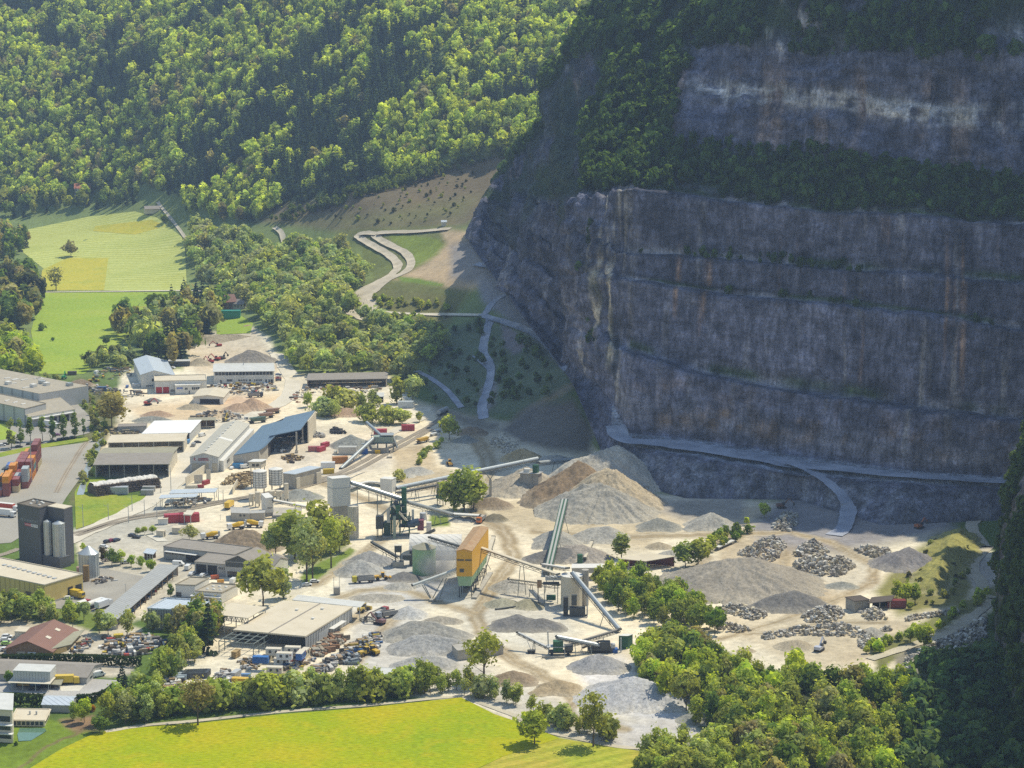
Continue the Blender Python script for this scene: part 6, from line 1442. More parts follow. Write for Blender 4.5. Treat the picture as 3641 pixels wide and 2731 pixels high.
for lab, q, A, B, C, ba in (('light open shelter with pale sheet roof, the rear one by the tracks', q1, (1690, 1440), (1332, 1452), (1710, 1410), 1505), ('light open shelter with pale sheet roof, the front one by the tracks', q1, (1540, 1477), (1252, 1488), (1556, 1452), 1560)):
    b = Bld('shelter', lab, q, A, B, C, base=ba); b.part('roof', b.slab(b.h, b.h + .25, .2), RICE)
    for i in (.02, .35, .68, .98):
        for j in (.1, .9): b.post(i, j, b.h - .003, .3)
b = Bld('loading_gantry', 'white roofed loading gantry over red wagons at the track', q2, (1500, 295), (1445, 292), (1530, 262), base=360, cat='gantry'); b.part('roof', b.slab(b.h, b.h + .5, .3), PC)
for i, j in ((.05, .05), (.95, .05), (.05, .95), (.95, .95)): b.post(i, j, b.h - .003, .35)
for lab, A, B, C, ba in (('small flat-roofed weighbridge hut with a door, nearer the parked dark cars', (1285, 420), (1228, 415), (1303, 408), 466), ('small white weighbridge hut with flat roof beside the bushes', (1415, 395), (1352, 392), (1430, 378), 440), ('plain white cabin box beside the red wagon', (1318, 322), (1242, 325), (1322, 310), 365)):
    b = Bld('hut', lab, q2, A, B, C, base=ba); b.flat(PC if 'plain' not in lab else PW, RBEIGE, .2, .05)
    if 'door' in lab: b.open('R', 'door', .35, .7, .1, 2.2, GLASS)
# dust cloud drifting between the tank and the ochre building
def dust():
    t = NT('dust'); v = t.n('ShaderNodeVolumePrincipled'); v.inputs['Color'].default_value = (.95, .95, .93, 1)
    tc_ = t.n('ShaderNodeTexCoord').outputs['Object']; n = t.noise(.12, tc_, 4.0); g = t.n('ShaderNodeTexGradient', gradient_type='SPHERICAL'); mp = t.n('ShaderNodeMapping'); mp.inputs['Scale'].default_value = (.075, .075, .11); t.l(tc_, mp.inputs[0]); t.l(mp.outputs[0], g.inputs[0])
    m = t.n('ShaderNodeMath', operation='MULTIPLY'); t.l(g.outputs['Fac'], m.inputs[0]); t.l(t.ramp(n, [(.35, (0, 0, 0)), (.7, (1, 1, 1))]), m.inputs[1]); k = t.n('ShaderNodeMath', operation='MULTIPLY'); t.l(m.outputs[0], k.inputs[0]); k.inputs[1].default_value = .4; t.l(k.outputs[0], v.inputs['Density']); t.l(v.outputs[0], t.out.inputs['Volume'])
    p = P(*qo(930, 1180)); mb = MB(); mb.lathe([(2, -6), (9, -4), (13, 0), (10, 5), (3, 9)], 16); o = mb.build('dust', t.m); o.location = (*p, 6.2); tag(o, 'pale dust drifting between the green tank and the ochre building', None, None, 'stuff')
dust()
# ------------------------------------------------------------------ heaps
M_HEAP = tinted('heap_gravel', .95, .9, .42, .35, 4.0)
def pile(label, q, peaks, ybot, col=GREY, slope=.62, name='gravel_heap', rough=.5, cat='heap'):
    """loose heap: ridge through the peaks (x, y of the crest), front foot at row ybot"""
    pts = []
    for x, y, *yb_ in peaks:
        ybot = yb_[0] if yb_ else ybot; Yb = P(*q(x, ybot))[1]; h = 1.0
        for _ in range(12): h = .5 * h + .5 * max(.4, PD(*q(x, y), Yb + h / slope).z)
        p = PD(*q(x, y), Yb + h / slope); pts.append((p.x, p.y, h))
    if len(pts) == 1: pts.append((pts[0][0] + .6, pts[0][1], pts[0][2] * .98))
    pts = np.array(pts); hm = pts[:, 2].max(); R = hm / slope + 2
    x0, y0 = pts[:, 0].min() - R, pts[:, 1].min() - R; x1, y1 = pts[:, 0].max() + R, pts[:, 1].max() + R
    st = max(.55, (x1 - x0) / 110)
    gx, gy = np.meshgrid(np.arange(x0, x1, st), np.arange(y0, y1, st))
    z = np.full(gx.shape, -9.0); wx = gx + (fnoise(gx, gy, 6, 301) - .5) * 4 * rough; wy = gy + (fnoise(gx, gy, 6, 302) - .5) * 4 * rough
    for a, b in zip(pts, pts[1:]):
        dx, dy = b[0] - a[0], b[1] - a[1]; t = np.clip(((wx - a[0]) * dx + (wy - a[1]) * dy) / max(dx * dx + dy * dy, 1e-6), 0, 1)
        d = np.hypot(wx - a[0] - t * dx, wy - a[1] - t * dy); z = np.maximum(z, a[2] + (b[2] - a[2]) * t - slope * (np.sqrt(d * d + .5) - .7) * (1 - .12 * d / R))
    ga = np.arctan2(gy - pts[:, 1].mean(), gx - pts[:, 0].mean()); z += ((fnoise(gx, gy, 3, 305, 4) - .5) * 1.6 + (fnoise(ga * 14, gx * 0, 1, 307, 2) - .5) * .9) * rough * np.clip(hm / 5, .5, 3)
    keep = z > -.5
    F = gridfaces(*gx.shape); ok = keep.ravel()[F].any(1); F = F[ok]
    u, inv = np.unique(F, return_inverse=True); F = inv.reshape(F.shape)
    V = np.stack([gx, gy, np.maximum(z, -.6)], -1).reshape(-1, 3)[u]; c = V.mean(0) * (1, 1, 0)
    a = np.arctan2(V[:, 1] - c[1], V[:, 0] - c[0])
    T = np.array(col)[None] * (.82 + .3 * fnoise(V[:, 0], V[:, 1], 5, 311) + .40 * (fnoise(a * 9, V[:, 2] * .12, 1, 313, 3) - .5))[:, None]
    lo = np.clip(1 - V[:, 2] / max(hm * .3, .5), 0, 1)[:, None] * .3; T = T * (1 - lo) + np.array(GRAVEL) * lo
    me = npmesh(name, V - c, F, M_HEAP, np.clip(T, .01, .8)); o = link(name, me, None, c)
    return tag(o, label, cat)
WARM, BROWN, PINK, GG, DK, LT = (.37, .31, .21), (.27, .205, .135), (.42, .29, .19), (.27, .27, .235), (.19, .18, .165), (.47, .44, .37)
for lab, q, pk, yb, c, sl in (
    ('big brown earth heap with rills behind the gravelled workshop roof', q2, [(1800, 480), (1850, 408), (1980, 405), (2060, 450)], 590, BROWN, .7), ('smooth dark grey cone heap between white office building and wood', q1, [(1900, 350), (1960, 318), (2010, 325)], 435, (.24, .215, .18), .55),
    ('pinkish sand cone at the far end of the earth yard beside the wood', q1, [(1945, 122), (1975, 122)], 195, PINK, .6), ('long low earth bank along the far yard edge', q1, [(1520, 205), (1700, 200), (1850, 195), (2010, 215)], 275, WARM, .5), ('pinkish steep sand cone beside the bend of the works road', q1, [(1990, 690), (2010, 700)], 800, PINK, .7),
    ('low pinkish sand heap left of the steep cone by the bend', q1, [(1860, 740), (1920, 735)], 805, PINK, .5), ('low tan heap in front of the small white open shed', q1, [(1470, 748), (1540, 740), (1570, 750)], 790, WARM, .5), ('flat tan heap in the middle of the pinkish earth yard', q1, [(1190, 800), (1260, 795), (1300, 810)], 850, PINK, .5),
    ('flat grey heap behind the snow-white shed roof', q1, [(1120, 845), (1200, 838), (1280, 850)], 890, GG, .5), ('dark earth mound at the left yard beside the loader', q1, [(590, 560), (640, 548), (700, 570)], 605, BROWN, .6), ('small dark heap in front of the red excavator', q1, [(1190, 697), (1215, 695)], 730, DK, .6), ('small tan heap at the left of the three red excavators', q1, [(1560, 385), (1580, 385)], 445, WARM, .6),
    ('grey-green double-peaked heap in the screening yard', qb, [(450, 480), (600, 358), (780, 440), (830, 500)], 655, GG, .62), ('small grey heap beside the short bright chute', qb, [(1500, 375), (1540, 385)], 460, GG, .6), ('brown sand mound behind the willow row', q4, [(900, 340), (970, 330), (1020, 345)], 405, PINK, .6),
    ('small light grey cone beside the round bush by the tracks', q4, [(1885, 545)], 610, GG, .6), ('brown earth heap at the mouth of the shaded valley', q4, [(1920, 480), (1970, 480), (2020, 520)], 555, BROWN, .6), ('flat greenish grey heap beside the slim white tube silo', qa, [(1760, 1270), (1850, 1275), (1950, 1320)], 1450, GG, .5),
    ('small grey-brown heap beneath the bushes at the pit mouth', q4, [(1470, 800), (1530, 795)], 860, GREY, .5), ('little white gravel cone beside the pit mouth bush', q4, [(1440, 852)], 880, LT, .6), ('ochre sand cone behind the concrete crusher', q6, [(470, 260), (570, 203), (640, 235)], 320, (.45, .34, .18), .6), ('grey flat-topped heap behind the crusher conveyor', q6, [(760, 268), (850, 258)], 330, GREY, .5),
    ('large grey-brown heap left of the concrete crusher', q6, [(420, 470), (520, 400), (600, 360)], 590, (.38, .33, .25), .5), ('huge brown sand heap right of the concrete crusher', q6, [(700, 540), (860, 425), (1010, 312), (1070, 340)], 680, (.25, .18, .11), .75), ('huge grey cone below the broken bench edge', q6, [(1060, 490), (1150, 480), (1260, 510), (1330, 560)], 790, (.35, .325, .27), .62),
    ('tall tan talus heap under the bench corner', q6, [(1160, 400), (1240, 362), (1310, 390), (1400, 520)], 720, (.45, .37, .25), .75), ('pale tipped gravel bank reaching up to the bench road', q6, [(960, 300), (1100, 260), (1230, 215), (1330, 180)], 560, (.47, .43, .35), .8), ('round brown heap between green tree and conveyor pier', q6, [(290, 595), (350, 590), (400, 620)], 690, BROWN, .6), ('small dark olive heap beside the orange tipper', q6, [(340, 722), (375, 725)], 785, (.2, .17, .11), .7),
    ('grey heap under the foot of the steep twin conveyor', q6, [(700, 960), (780, 900), (830, 840)], 1000, GREY, .6), ('dark brown heap at the base of the steep twin conveyor', q6, [(680, 1030), (830, 990), (920, 990)], 1110, DK, .6), ('broad grey heap behind the dark brown heap', q6, [(930, 975), (1040, 965), (1120, 1000)], 1110, (.33, .29, .24), .5), ('light grey heap with torn flank beside the sandy lane', q6, [(1010, 880), (1120, 830), (1240, 820)], 950, GREY, .6),
    ('low tan heaps behind the twin conveyor head', q6, [(960, 730), (1000, 712)], 770, WARM, .5), ('dark green-grey cone on the sandy plain', q6, [(1520, 830), (1640, 755), (1720, 790)], 862, (.25, .245, .21), .5), ('tall light grey cone beside the shade edge', q6, [(1900, 810), (2060, 712), (2140, 770)], 860, GREY, .6), ('small tan heap at the bush-lined ramp', q6, [(1600, 965), (1650, 945), (1690, 965)], 1000, WARM, .5), ('wide dark gravel fan below the small tan heap', q6, [(1620, 1050), (1740, 1010)], 1075, GREY, .4),
    ('small grey sand cone under the short dropping conveyor', q6, [(460, 1235)], 1345, GREY, .6), ('olive gravel cone at left under the narrow dark belt', q6, [(370, 1395), (430, 1385)], 1465, (.33, .31, .22), .5), ('olive gravel cone at right under the narrow dark belt', q6, [(600, 1395), (630, 1395)], 1475, (.31, .28, .18), .6), ('long dark ridge of coarse stone in the middle of the lower yard', q6, [(430, 1560), (530, 1515), (640, 1560), (730, 1545), (830, 1590)], 1650, DK, .5),
    ('tall pale grey cone left of the green tank', q5, [(1000, 225), (1065, 195), (1120, 225)], 335, (.36, .35, .32), .62), ('grey cone behind the tall pale cone under the stacker', q5, [(1100, 140), (1150, 130), (1230, 160)], 260, (.31, .30, .28), .6), ('dark grey heap between yellow loader and green tank', q5, [(1350, 320), (1400, 292), (1460, 310)], 375, DK, .55), ('small grey heap below the dusty lattice conveyor', q5, [(1340, 385), (1400, 375)], 440, GREY, .5),
    ('patchy low grey dumps on the pale yard', q5, [(1080, 480), (1180, 468), (1300, 475)], 530, (.36, .33, .27), .35), ('white pointed limestone cone in the lower yard', q5, [(1400, 590), (1450, 562), (1500, 600)], 665, (.46, .45, .42), .6), ('brownish gravel bank behind the big lower heap', q5, [(1620, 660), (1690, 640), (1800, 660)], 705, (.36, .32, .25), .5), ('big grey two-tone gravel heap in the lower yard', q5, [(1350, 760), (1490, 680), (1650, 690), (1800, 740)], 850, (.31, .295, .255), .55),
    ('long grey scalloped heap in front of the big two-tone heap', q5, [(1360, 900), (1480, 800), (1600, 785), (1800, 820)], 950, (.35, .34, .315), .6), ('pale scalloped heap nearest the bunker', q5, [(1380, 1000), (1500, 960), (1650, 950), (1710, 970)], 1060, (.38, .365, .33), .55), ('grey cone in the shade of the mobile screening plant belt', q7, [(1110, 775), (1180, 760), (1250, 785)], 915, (.33, .32, .31), .6), ('brown gravel mound behind the hedge by the lone tree', q7, [(430, 920), (500, 895), (580, 930)], 1010, BROWN, .5),
    ('brown crested sand mound at the lower bend', q7, [(700, 1040), (850, 965), (900, 1000)], 1090, (.36, .28, .17), .5), ('broad white gravel slope beneath the wood', q7, [(1300, 1000), (1450, 940), (1600, 985), (1780, 1090)], 1210, (.44, .43, .42), .45), ('small grey-green heap at the end of the white slope', q7, [(1900, 1240), (1960, 1220), (2040, 1260)], 1320, GG, .5), ('great smooth grey-brown gravel heap in the right-hand yard', q8, [(20, 640), (170, 560), (330, 545), (430, 600)], 850, (.315, .28, .225), .42),
    ('jagged dark stone ridge below the great smooth heap', q8, [(400, 850), (520, 800), (640, 772), (700, 800)], 925, DK, .55), ('dark conical heap beside the grassy mound', q8, [(1360, 500), (1420, 478), (1490, 510)], 645, (.23, .215, .21), .55), ('small grey heap before the rock stacks', q8, [(690, 672), (740, 660)], 705, GREY, .5), ('thin green-grey gravel strip between the worn lanes', q8, [(880, 730), (960, 712), (1020, 735)], 760, GG, .4), ('small sand cone in the round dug basin', q8, [(600, 1120), (650, 1115)], 1190, (.40, .34, .24), .5),
    ('small grey heap at the crane end of the dug basin', q8, [(1130, 1045), (1160, 1030)], 1100, GREY, .6), ('low tan mound by the wood edge', q8, [(290, 1170)], 1205, WARM, .5)):
    pile(lab, q, pk, yb, c, sl)
for lab, x, y in (('light gravel in the first bay under the level white cover', 1845, 1215), ('olive gravel in the second bay under the level white cover', 1920, 1215)): pile(lab, q4, [(x - 15, y - 25), (x + 15, y - 25)], y + 15, GREY, .6)
pile('ochre-green grassy bank between the yard and the rim road', q8, [(1775, 345, 440), (1720, 430, 560), (1660, 520, 640), (1610, 610, 720), (1560, 720, 800)], 500, (.30, .28, .085), .5, 'grassy_bank', .8, 'bank')
def rock(rng, r):
    V = np.array([(x, y, z) for x in (-1, 1) for y in (-1, 1) for z in (-1, 1)], float) * rng.uniform(.45, 1, (8, 3)) * r * rng.uniform(.6, 1.3, 3)
    a = rng.uniform(0, 6.28); c, s = math.cos(a), math.sin(a); t = rng.uniform(-.6, .6); ct, st = math.cos(t), math.sin(t)
    V = np.stack([V[:, 0] * c - V[:, 1] * s, V[:, 0] * s + V[:, 1] * c, V[:, 2]], 1); return np.stack([V[:, 0] * ct - V[:, 2] * st, V[:, 1], V[:, 0] * st + V[:, 2] * ct], 1)
RF = np.array([(0, 1, 3, 2), (4, 6, 7, 5), (0, 4, 5, 1), (2, 3, 7, 6), (0, 2, 6, 4), (1, 5, 7, 3)])
def scatter(name, label, q, poly, n, size, cols, heap=0.0, seed=1, shape='rock', cat=None, lift=None):
    rng = np.random.default_rng(seed); poly = [q(*p) for p in poly]; B = np.array([P(*p) for p in poly]); Vs, Fs, Ts, k = [], [], [], 0
    n = int(n * 1.5) if shape == 'rock' else n
    while k < n:
        x, y = rng.uniform(B[:, 0].min(), B[:, 0].max()), rng.uniform(B[:, 1].min(), B[:, 1].max()); A = np.array([[x]]), np.array([[y]])
        if not inpoly(*A, [tuple(b) for b in B])[0, 0]: continue
        e = float(segdist(*A, [tuple(b) for b in B] + [tuple(B[0])])[0, 0]); r = size * .62 * rng.uniform(.45, 1.35)
        z = min(e * .7, heap) * rng.uniform(.3, 1) + r * .3 + (lift(x, y) if lift else 0)
        if shape == 'rock': V = rock(rng, r)
        else:
            d = np.array([rng.uniform(.4, 2.6), rng.uniform(.3, 1.0), rng.uniform(.2, .9)]) * r; V = np.array([(i, j, l) for i in (-1, 1) for j in (-1, 1) for l in (-1, 1)], float) * d
            a = rng.choice([.3, 1.9, rng.uniform(0, 3.1)]); V = np.stack([V[:, 0] * math.cos(a) - V[:, 1] * math.sin(a), V[:, 0] * math.sin(a) + V[:, 1] * math.cos(a), V[:, 2]], 1); z = min(e * .4, heap) * rng.uniform(.2, 1) + d[2]
        Vs.append(V + (x, y, z)); Fs.append(RF + 8 * k); Ts.append(np.tile(np.array(cols[rng.integers(len(cols))]) * rng.uniform(.65, 1.2), (8, 1))); k += 1
    c = np.array([B[:, 0].mean(), B[:, 1].mean(), 0]); me = npmesh(name, np.concatenate(Vs) - c, np.concatenate(Fs), M_HEAP, np.clip(np.concatenate(Ts), .005, .8), smooth=False)
    return tag(link(name, me, None, c), label, cat, None, 'stuff')
ST = [(.56, .53, .47), (.46, .42, .35), (.62, .6, .54), (.34, .31, .27), (.48, .42, .30)]
for lab, q, poly, n, sz, hp in (('heap of pale boulders at the shade edge', q8, [(470, 330), (560, 240), (650, 245), (650, 310), (590, 370), (480, 355)], 110, 1.3, 4), ('long heap of grey boulders behind the smooth heap', q8, [(225, 525), (400, 430), (570, 435), (570, 480), (480, 585), (420, 580), (300, 540)], 170, 1.3, 3.5), ('heap of grey boulders between the worn lanes', q8, [(615, 520), (700, 450), (800, 450), (870, 510), (800, 545), (640, 545)], 130, 1.3, 3.5),
    ('mossy boulder heap with hollows in the middle of the right-hand yard', q8, [(600, 610), (680, 565), (1000, 570), (1050, 610), (960, 680), (700, 680), (650, 690)], 230, 1.4, 4), ('white slabs lying at the shade edge', q8, [(1035, 490), (1160, 480), (1300, 510), (1290, 530), (1200, 560), (1120, 530)], 60, 1.7, 1.5), ('rubble heap before the great smooth heap', q8, [(90, 900), (200, 885), (430, 930), (440, 965), (330, 980), (180, 940)], 130, 1.1, 3),
    ('heap of boulders before the stone hut', q8, [(680, 960), (760, 905), (950, 910), (985, 945), (890, 1000), (720, 995)], 170, 1.2, 3), ('small mossy boulder heap by the stone hut', q8, [(1070, 920), (1220, 910), (1265, 975), (1130, 985)], 90, 1.1, 3), ('curved row of boulders round the dug basin', q8, [(395, 1090), (620, 1045), (960, 1020), (1120, 1065), (1150, 1110), (1080, 1100), (960, 1090), (640, 1085), (430, 1115)], 170, 1.2, 3), ('rubble slope at the foot of the basin rim', q8, [(1070, 1110), (1170, 1090), (1260, 1140), (1180, 1190), (1070, 1170)], 120, 1.0, 2),
    ('low rock bank beside the old hut yard', q8, [(1395, 960), (1590, 930), (1760, 910), (1765, 935), (1590, 960), (1400, 985)], 110, 1.0, 1.2), ('boulder wall under the rim road', q8, [(1390, 1260), (1580, 1150), (1780, 1060), (1960, 940), (1950, 1100), (1760, 1200), (1580, 1290), (1410, 1340)], 260, 1.4, 1.4), ('small stone heap on the sand before the basin', q8, [(1210, 1040), (1290, 1035), (1300, 1055), (1220, 1060)], 26, 1, 1), ('low dark rubble strip at the wood edge', q8, [(60, 1020), (200, 1010), (330, 1045), (310, 1070), (140, 1060)], 90, .9, 2),
    ('tumbled blocks falling from the bench corner to the yard', q6, [(1330, 330), (1420, 210), (1500, 330), (1580, 470), (1590, 600), (1430, 640), (1380, 520)], 330, 1.5, 7), ('rubble along the tracks edge below the shaded valley', q4, [(2070, 590), (2200, 540), (2330, 640), (2250, 720), (2120, 650)], 130, .9, 1.2), ('loose stones at the foot of the screening wall', q5, [(1040, 670), (1120, 650), (1210, 670), (1200, 690), (1080, 690)], 60, .6, .8)):
    scatter('boulder_heap', lab, q, poly, n, sz, ST, hp, len(lab))
JW = [(.5, .48, .44), (.3, .22, .14), (.13, .12, .11), (.42, .40, .36), (.22, .24, .25), (.62, .6, .55), (.35, .25, .13), (.18, .16, .13)]
JC = JW * 3 + [(.42, .25, .05), (.34, .08, .06), (.06, .14, .30), (.5, .38, .06)]
for lab, q, poly, n, sz, cols in (('scrap, timber and parts spread over the yard behind the dark hedge', q3, [(810, 720), (900, 640), (1100, 620), (1290, 650), (1310, 700), (1120, 780), (960, 775), (810, 765)], 230, 1.4, JC), ('scrap and cars beside the timber house', q3, [(530, 770), (620, 680), (680, 640), (740, 680), (620, 770)], 70, 1.0, JC), ('machine parts and metal along the big shed lane', q5, [(930, 960), (950, 880), (1090, 810), (1180, 770), (1230, 800), (1200, 900), (1080, 960)], 210, 1.2, JC), ('stacked grey kerbs and slabs beside the lane', q5, [(640, 1130), (690, 1060), (860, 960), (1060, 950), (1070, 1010), (880, 1030), (800, 1110), (720, 1150)], 170, 1.3, JW[:5]), ('white sacks and rubble in the lower yard', qd, [(930, 890), (1060, 820), (1200, 900), (1240, 1000), (1180, 1120), (980, 1130), (930, 1000)], 170, 1.1, JW[:4] + [(.6, .58, .54)] * 4), ('coloured drums and crates under the little roof', qd, [(1290, 670), (1480, 620), (1660, 640), (1640, 730), (1540, 800), (1320, 800)], 130, .8, JC), ('scrap rows under the willow belt', qd, [(100, 990), (370, 990), (360, 1060), (260, 1240), (100, 1230)], 120, 1.2, JW), ('mixed stores at the hedge end of the yard', qd, [(1400, 1060), (1700, 1020), (1820, 1040), (1800, 1150), (1450, 1150)], 90, 1.0, JC), ('timber and steel leaning along the big shed wall', q5, [(690, 960), (700, 900), (880, 800), (960, 820), (930, 860), (740, 970)], 130, 1.6, [(.36, .30, .21), (.2, .12, .07), (.28, .16, .09), (.42, .38, .3)]), ('oddments before the cabins', qc, [(640, 560), (760, 470), (950, 430), (1150, 400), (1150, 440), (920, 560), (700, 600)], 90, .9, JC), ('building goods laid out before the white office building', q1, [(1640, 610), (1900, 590), (2150, 590), (2180, 640), (1900, 690), (1830, 670), (1640, 630)], 170, 1.3, JC), ('stores and small machines on the left earth yard', q1, [(720, 500), (860, 470), (1030, 460), (1050, 540), (900, 560), (760, 540)], 80, 1.1, JW + [(.5, .28, .04)]), ('timber and rubble on the left earth yard edge', q1, [(570, 620), (740, 600), (960, 650), (1130, 660), (1130, 690), (760, 690)], 100, 1.3, JW), ('pallet stacks in rows by the stream', q1, [(870, 960), (1080, 940), (1090, 1000), (880, 1000)], 90, 1.4, [(.30, .24, .15), (.22, .2, .15), (.26, .22, .1)]), ('split wood pile behind the hooped silos', qa, [(600, 1220), (760, 1080), (1090, 1020), (1100, 1180), (900, 1290), (860, 1240), (880, 1190)], 330, 1.0, [(.46, .34, .17), (.40, .29, .14), (.5, .4, .24), (.28, .2, .11)]), ('wood chips before the slate-blue hall', qa, [(1520, 790), (1720, 760), (1880, 800), (1700, 880), (1610, 870)], 120, .8, [(.42, .31, .14), (.34, .24, .12), (.12, .1, .09)]), ('heap of dark scrap tyres on the screening yard', qb, [(180, 300), (260, 230), (420, 270), (510, 340), (380, 355), (210, 350)], 130, .9, [(.05, .05, .05), (.09, .08, .07)]), ('scrap and bulk waste inside the slate-blue hall', qa, [(1400, 700), (1500, 560), (1700, 560), (1740, 640), (1600, 720)], 90, 1.2, JW), ('stacked grey bales beside the hall end wall', qa, [(1970, 490), (1990, 440), (2150, 440), (2170, 490)], 60, 1.3, [(.35, .34, .32), (.42, .4, .37)]), ('rubble and stores along the works road behind the brown shed', q1, [(1500, 850), (1680, 800), (1900, 830), (1950, 870), (1730, 900)], 120, 1.2, JW), ('stones and lumber along the lane beneath the long store shed', q4, [(510, 270), (570, 190), (640, 180), (830, 180), (1240, 170), (1240, 210), (700, 230), (590, 300)], 130, 1.1, JW + [(.4, .2, .12)]), ('things stored under the track shelters', q1, [(1260, 1560), (1420, 1500), (1660, 1490), (1660, 1520), (1420, 1560)], 70, 1.1, JW), ('crates stored along the long shelter', q2, [(930, 1090), (1060, 980), (1240, 850), (1330, 760), (1350, 770), (1250, 880), (1100, 1010), (1000, 1090)], 110, .8, JC), ('machine oddments beside the grain silo', q2, [(700, 830), (780, 780), (910, 790), (910, 810), (760, 840)], 60, .7, JW)):
    scatter('stored_goods', lab, q, poly, n, sz, cols, 2.2, len(lab) + n, 'box')
# log stack under its white sheet
def logs():
    A, Bp = Vector((*P(*q1(770, 1475)), 0)), Vector((*P(*q1(1270, 1405)), 0)); d = (Bp - A); L = d.length; d.normalize(); n = Vector((-d.y, d.x, 0)); e = empty('log_stack', A, 'long stack of logs, its crest covered with a white sheet', 'log stack'); r = random.Random(4); m = MB()
    x = 0.0
    while x < L:
        for k in range(6):
            z = .45 + k * .85; inset = k * .45
            if inset < 5: m.cyl(d * (x + r.uniform(-.2, .2)) + n * (inset + r.uniform(-.5, .4)) + Vector((0, 0, z + r.uniform(-.1, .1))), d * x + n * (13 - inset) + Vector((0, 0, z)), r.uniform(.34, .5), None, 6)
        x += .95
    o = m.build('logs', paint('log_bark', (.17, .125, .085), .9, .6, scale=1.5), e); o['kind'] = 'stuff'
    st = 40; V, F = [], []
    for i in range(st + 1):
        for j, (y, z) in enumerate(((3.6, 4.3), (5, 5.6), (8, 5.9), (11, 5.5), (13.4, 3.2), (14, 1.4))): V.append(tuple(d * (L * i / st) + n * (y + r.uniform(-.3, .3)) + Vector((0, 0, z + r.uniform(-.3, .3)))))
    for i in range(st):
        for j in range(5): F.append((i * 6 + j, i * 6 + j + 1, i * 6 + j + 7, i * 6 + j + 6))
    MB().add(V, F).build('sheet', paint('crumpled_white_sheet', (.70, .66, .58), .6, .5, scale=1.0), e)
logs()
# ------------------------------------------------------------------ vehicles, all facing +x
VB = paint('vehicle_paint', (.5, .5, .5), .35, .12, spec=.5, obj=True)
def wheels(e, xs, y, r, w=.28, name='wheel'):
    for x in xs:
        for s in (-1, 1): MB().cyl((x, s * y - w / 2, r), (x, s * y + w / 2, r), r, None, 10).build(name, TYRE, e)
def proto(name): return empty(name, (0, -500, 0), None, None)
def mk_car():
    e = proto('parked_car'); MB().side([(-2.2, .35), (2.15, .35), (2.2, .75), (1.2, .95), (.55, 1.42), (-1.3, 1.45), (-2.1, 1.0)], -.86, .86).build('body', VB, e)
    MB().side([(-1.75, 1.0), (1.02, 1.0), (.5, 1.38), (-1.28, 1.40)], -.885, .885).build('side_window', GLASS, e); MB().add([(1.16, -.74, .99), (1.16, .74, .99), (.59, .7, 1.40), (.59, -.7, 1.40)], [(0, 1, 2, 3)]).build('windscreen', GLASS, e); wheels(e, (-1.4, 1.35), .78, .32); return e
def mk_van():
    e = proto('delivery_van'); MB().side([(-2.7, .4), (2.6, .4), (2.65, 1.05), (1.9, 1.3), (1.2, 2.25), (-2.7, 2.3)], -.98, .98).build('body', VB, e); MB().side([(.5, 1.35), (1.75, 1.35), (1.2, 2.05), (.5, 2.05)], -1.0, 1.0).build('side_window', GLASS, e); wheels(e, (-1.8, 1.7), .88, .36); return e
def cab(e, x, mat=None): 
    MB().side([(x, .7), (x + 2.1, .7), (x + 2.15, 1.9), (x + 1.95, 3.0), (x, 3.1)], -1.22, 1.22).build('cab', mat or VB, e); MB().box(x + 1.9, -1.0, 1.75, x + 2.18, 1.0, 2.75).build('windscreen', GLASS, e)
def mk_box_truck():
    e = proto('box_truck'); cab(e, 2.6); MB().box(-4.4, -1.25, 1.05, 2.45, 1.25, 3.7).build('box_body', VB, e); MB().box(-4.4, -.5, .6, 3, .5, 1.0).build('chassis', DSTEEL, e); wheels(e, (-3.2, -2.0, 3.6), 1.05, .5); return e
def mk_semi():
    e = proto('articulated_truck'); cab(e, 5.6, WHT); MB().box(-8, -1.27, 1.15, 5.4, 1.27, 3.95).build('trailer', VB, e); MB().box(-8, -1.22, 3.96, 5.4, 1.22, 4.02).build('trailer_top', PW, e); MB().box(-8, -.5, .7, 6, .5, 1.1).build('chassis', DSTEEL, e); wheels(e, (-6.5, -5.3, -4.1, 4.6, 6.8), 1.05, .5); return e
def mk_mixer():
    e = proto('mixer_truck'); cab(e, 2.5, WHT); m = MB(); m.cyl((-3.6, 0, 3.0), (-1.2, 0, 2.55), .7, 1.25, 14); m.cyl((-1.2, 0, 2.55), (1.9, 0, 1.95), 1.25, .9, 14); m.build('drum', YEL, e); MB().box(-4, -.9, .8, 2.6, .9, 1.15).build('chassis', DSTEEL, e); MB().box(-4.6, -.5, 1.2, -3.8, .5, 3.6).build('chute', PLG, e); wheels(e, (-3, -1.8, 1.6, 3.6), 1.05, .5); return e
def mk_tipper():
    e = proto('tipper_truck'); cab(e, 2.8); m = MB(); m.side([(-5.2, 1.2), (2.4, 1.2), (2.5, 3.0), (-5.0, 2.8)], -1.25, -1.15); m.side([(-5.2, 1.2), (2.4, 1.2), (2.5, 3.0), (-5.0, 2.8)], 1.15, 1.25); m.box(2.3, -1.25, 1.2, 2.5, 1.25, 3.2); m.box(-5.2, -1.15, 1.1, 2.3, 1.15, 1.25); m.build('tipper_body', paint('tipper_steel', (.30, .29, .27), .6, .4), e); MB().box(-5, -1.1, 1.3, 2.2, 1.1, 2.3).build('load', PCONC, e); MB().box(-5, -.5, .7, 3, .5, 1.08).build('chassis', DSTEEL, e); wheels(e, (-4, -2.8, 1.6, 3.6), 1.05, .52); return e
def mk_tanker():
    e = proto('tank_truck'); cab(e, 2.8); MB().cyl((-5, 0, 2.3), (2.4, 0, 2.3), 1.2, None, 14).build('tank', PW, e); MB().box(-5, -.6, .7, 3, .6, 1.1).build('chassis', DSTEEL, e); wheels(e, (-4, -2.8, -1.6, 3.6), 1.05, .5); return e
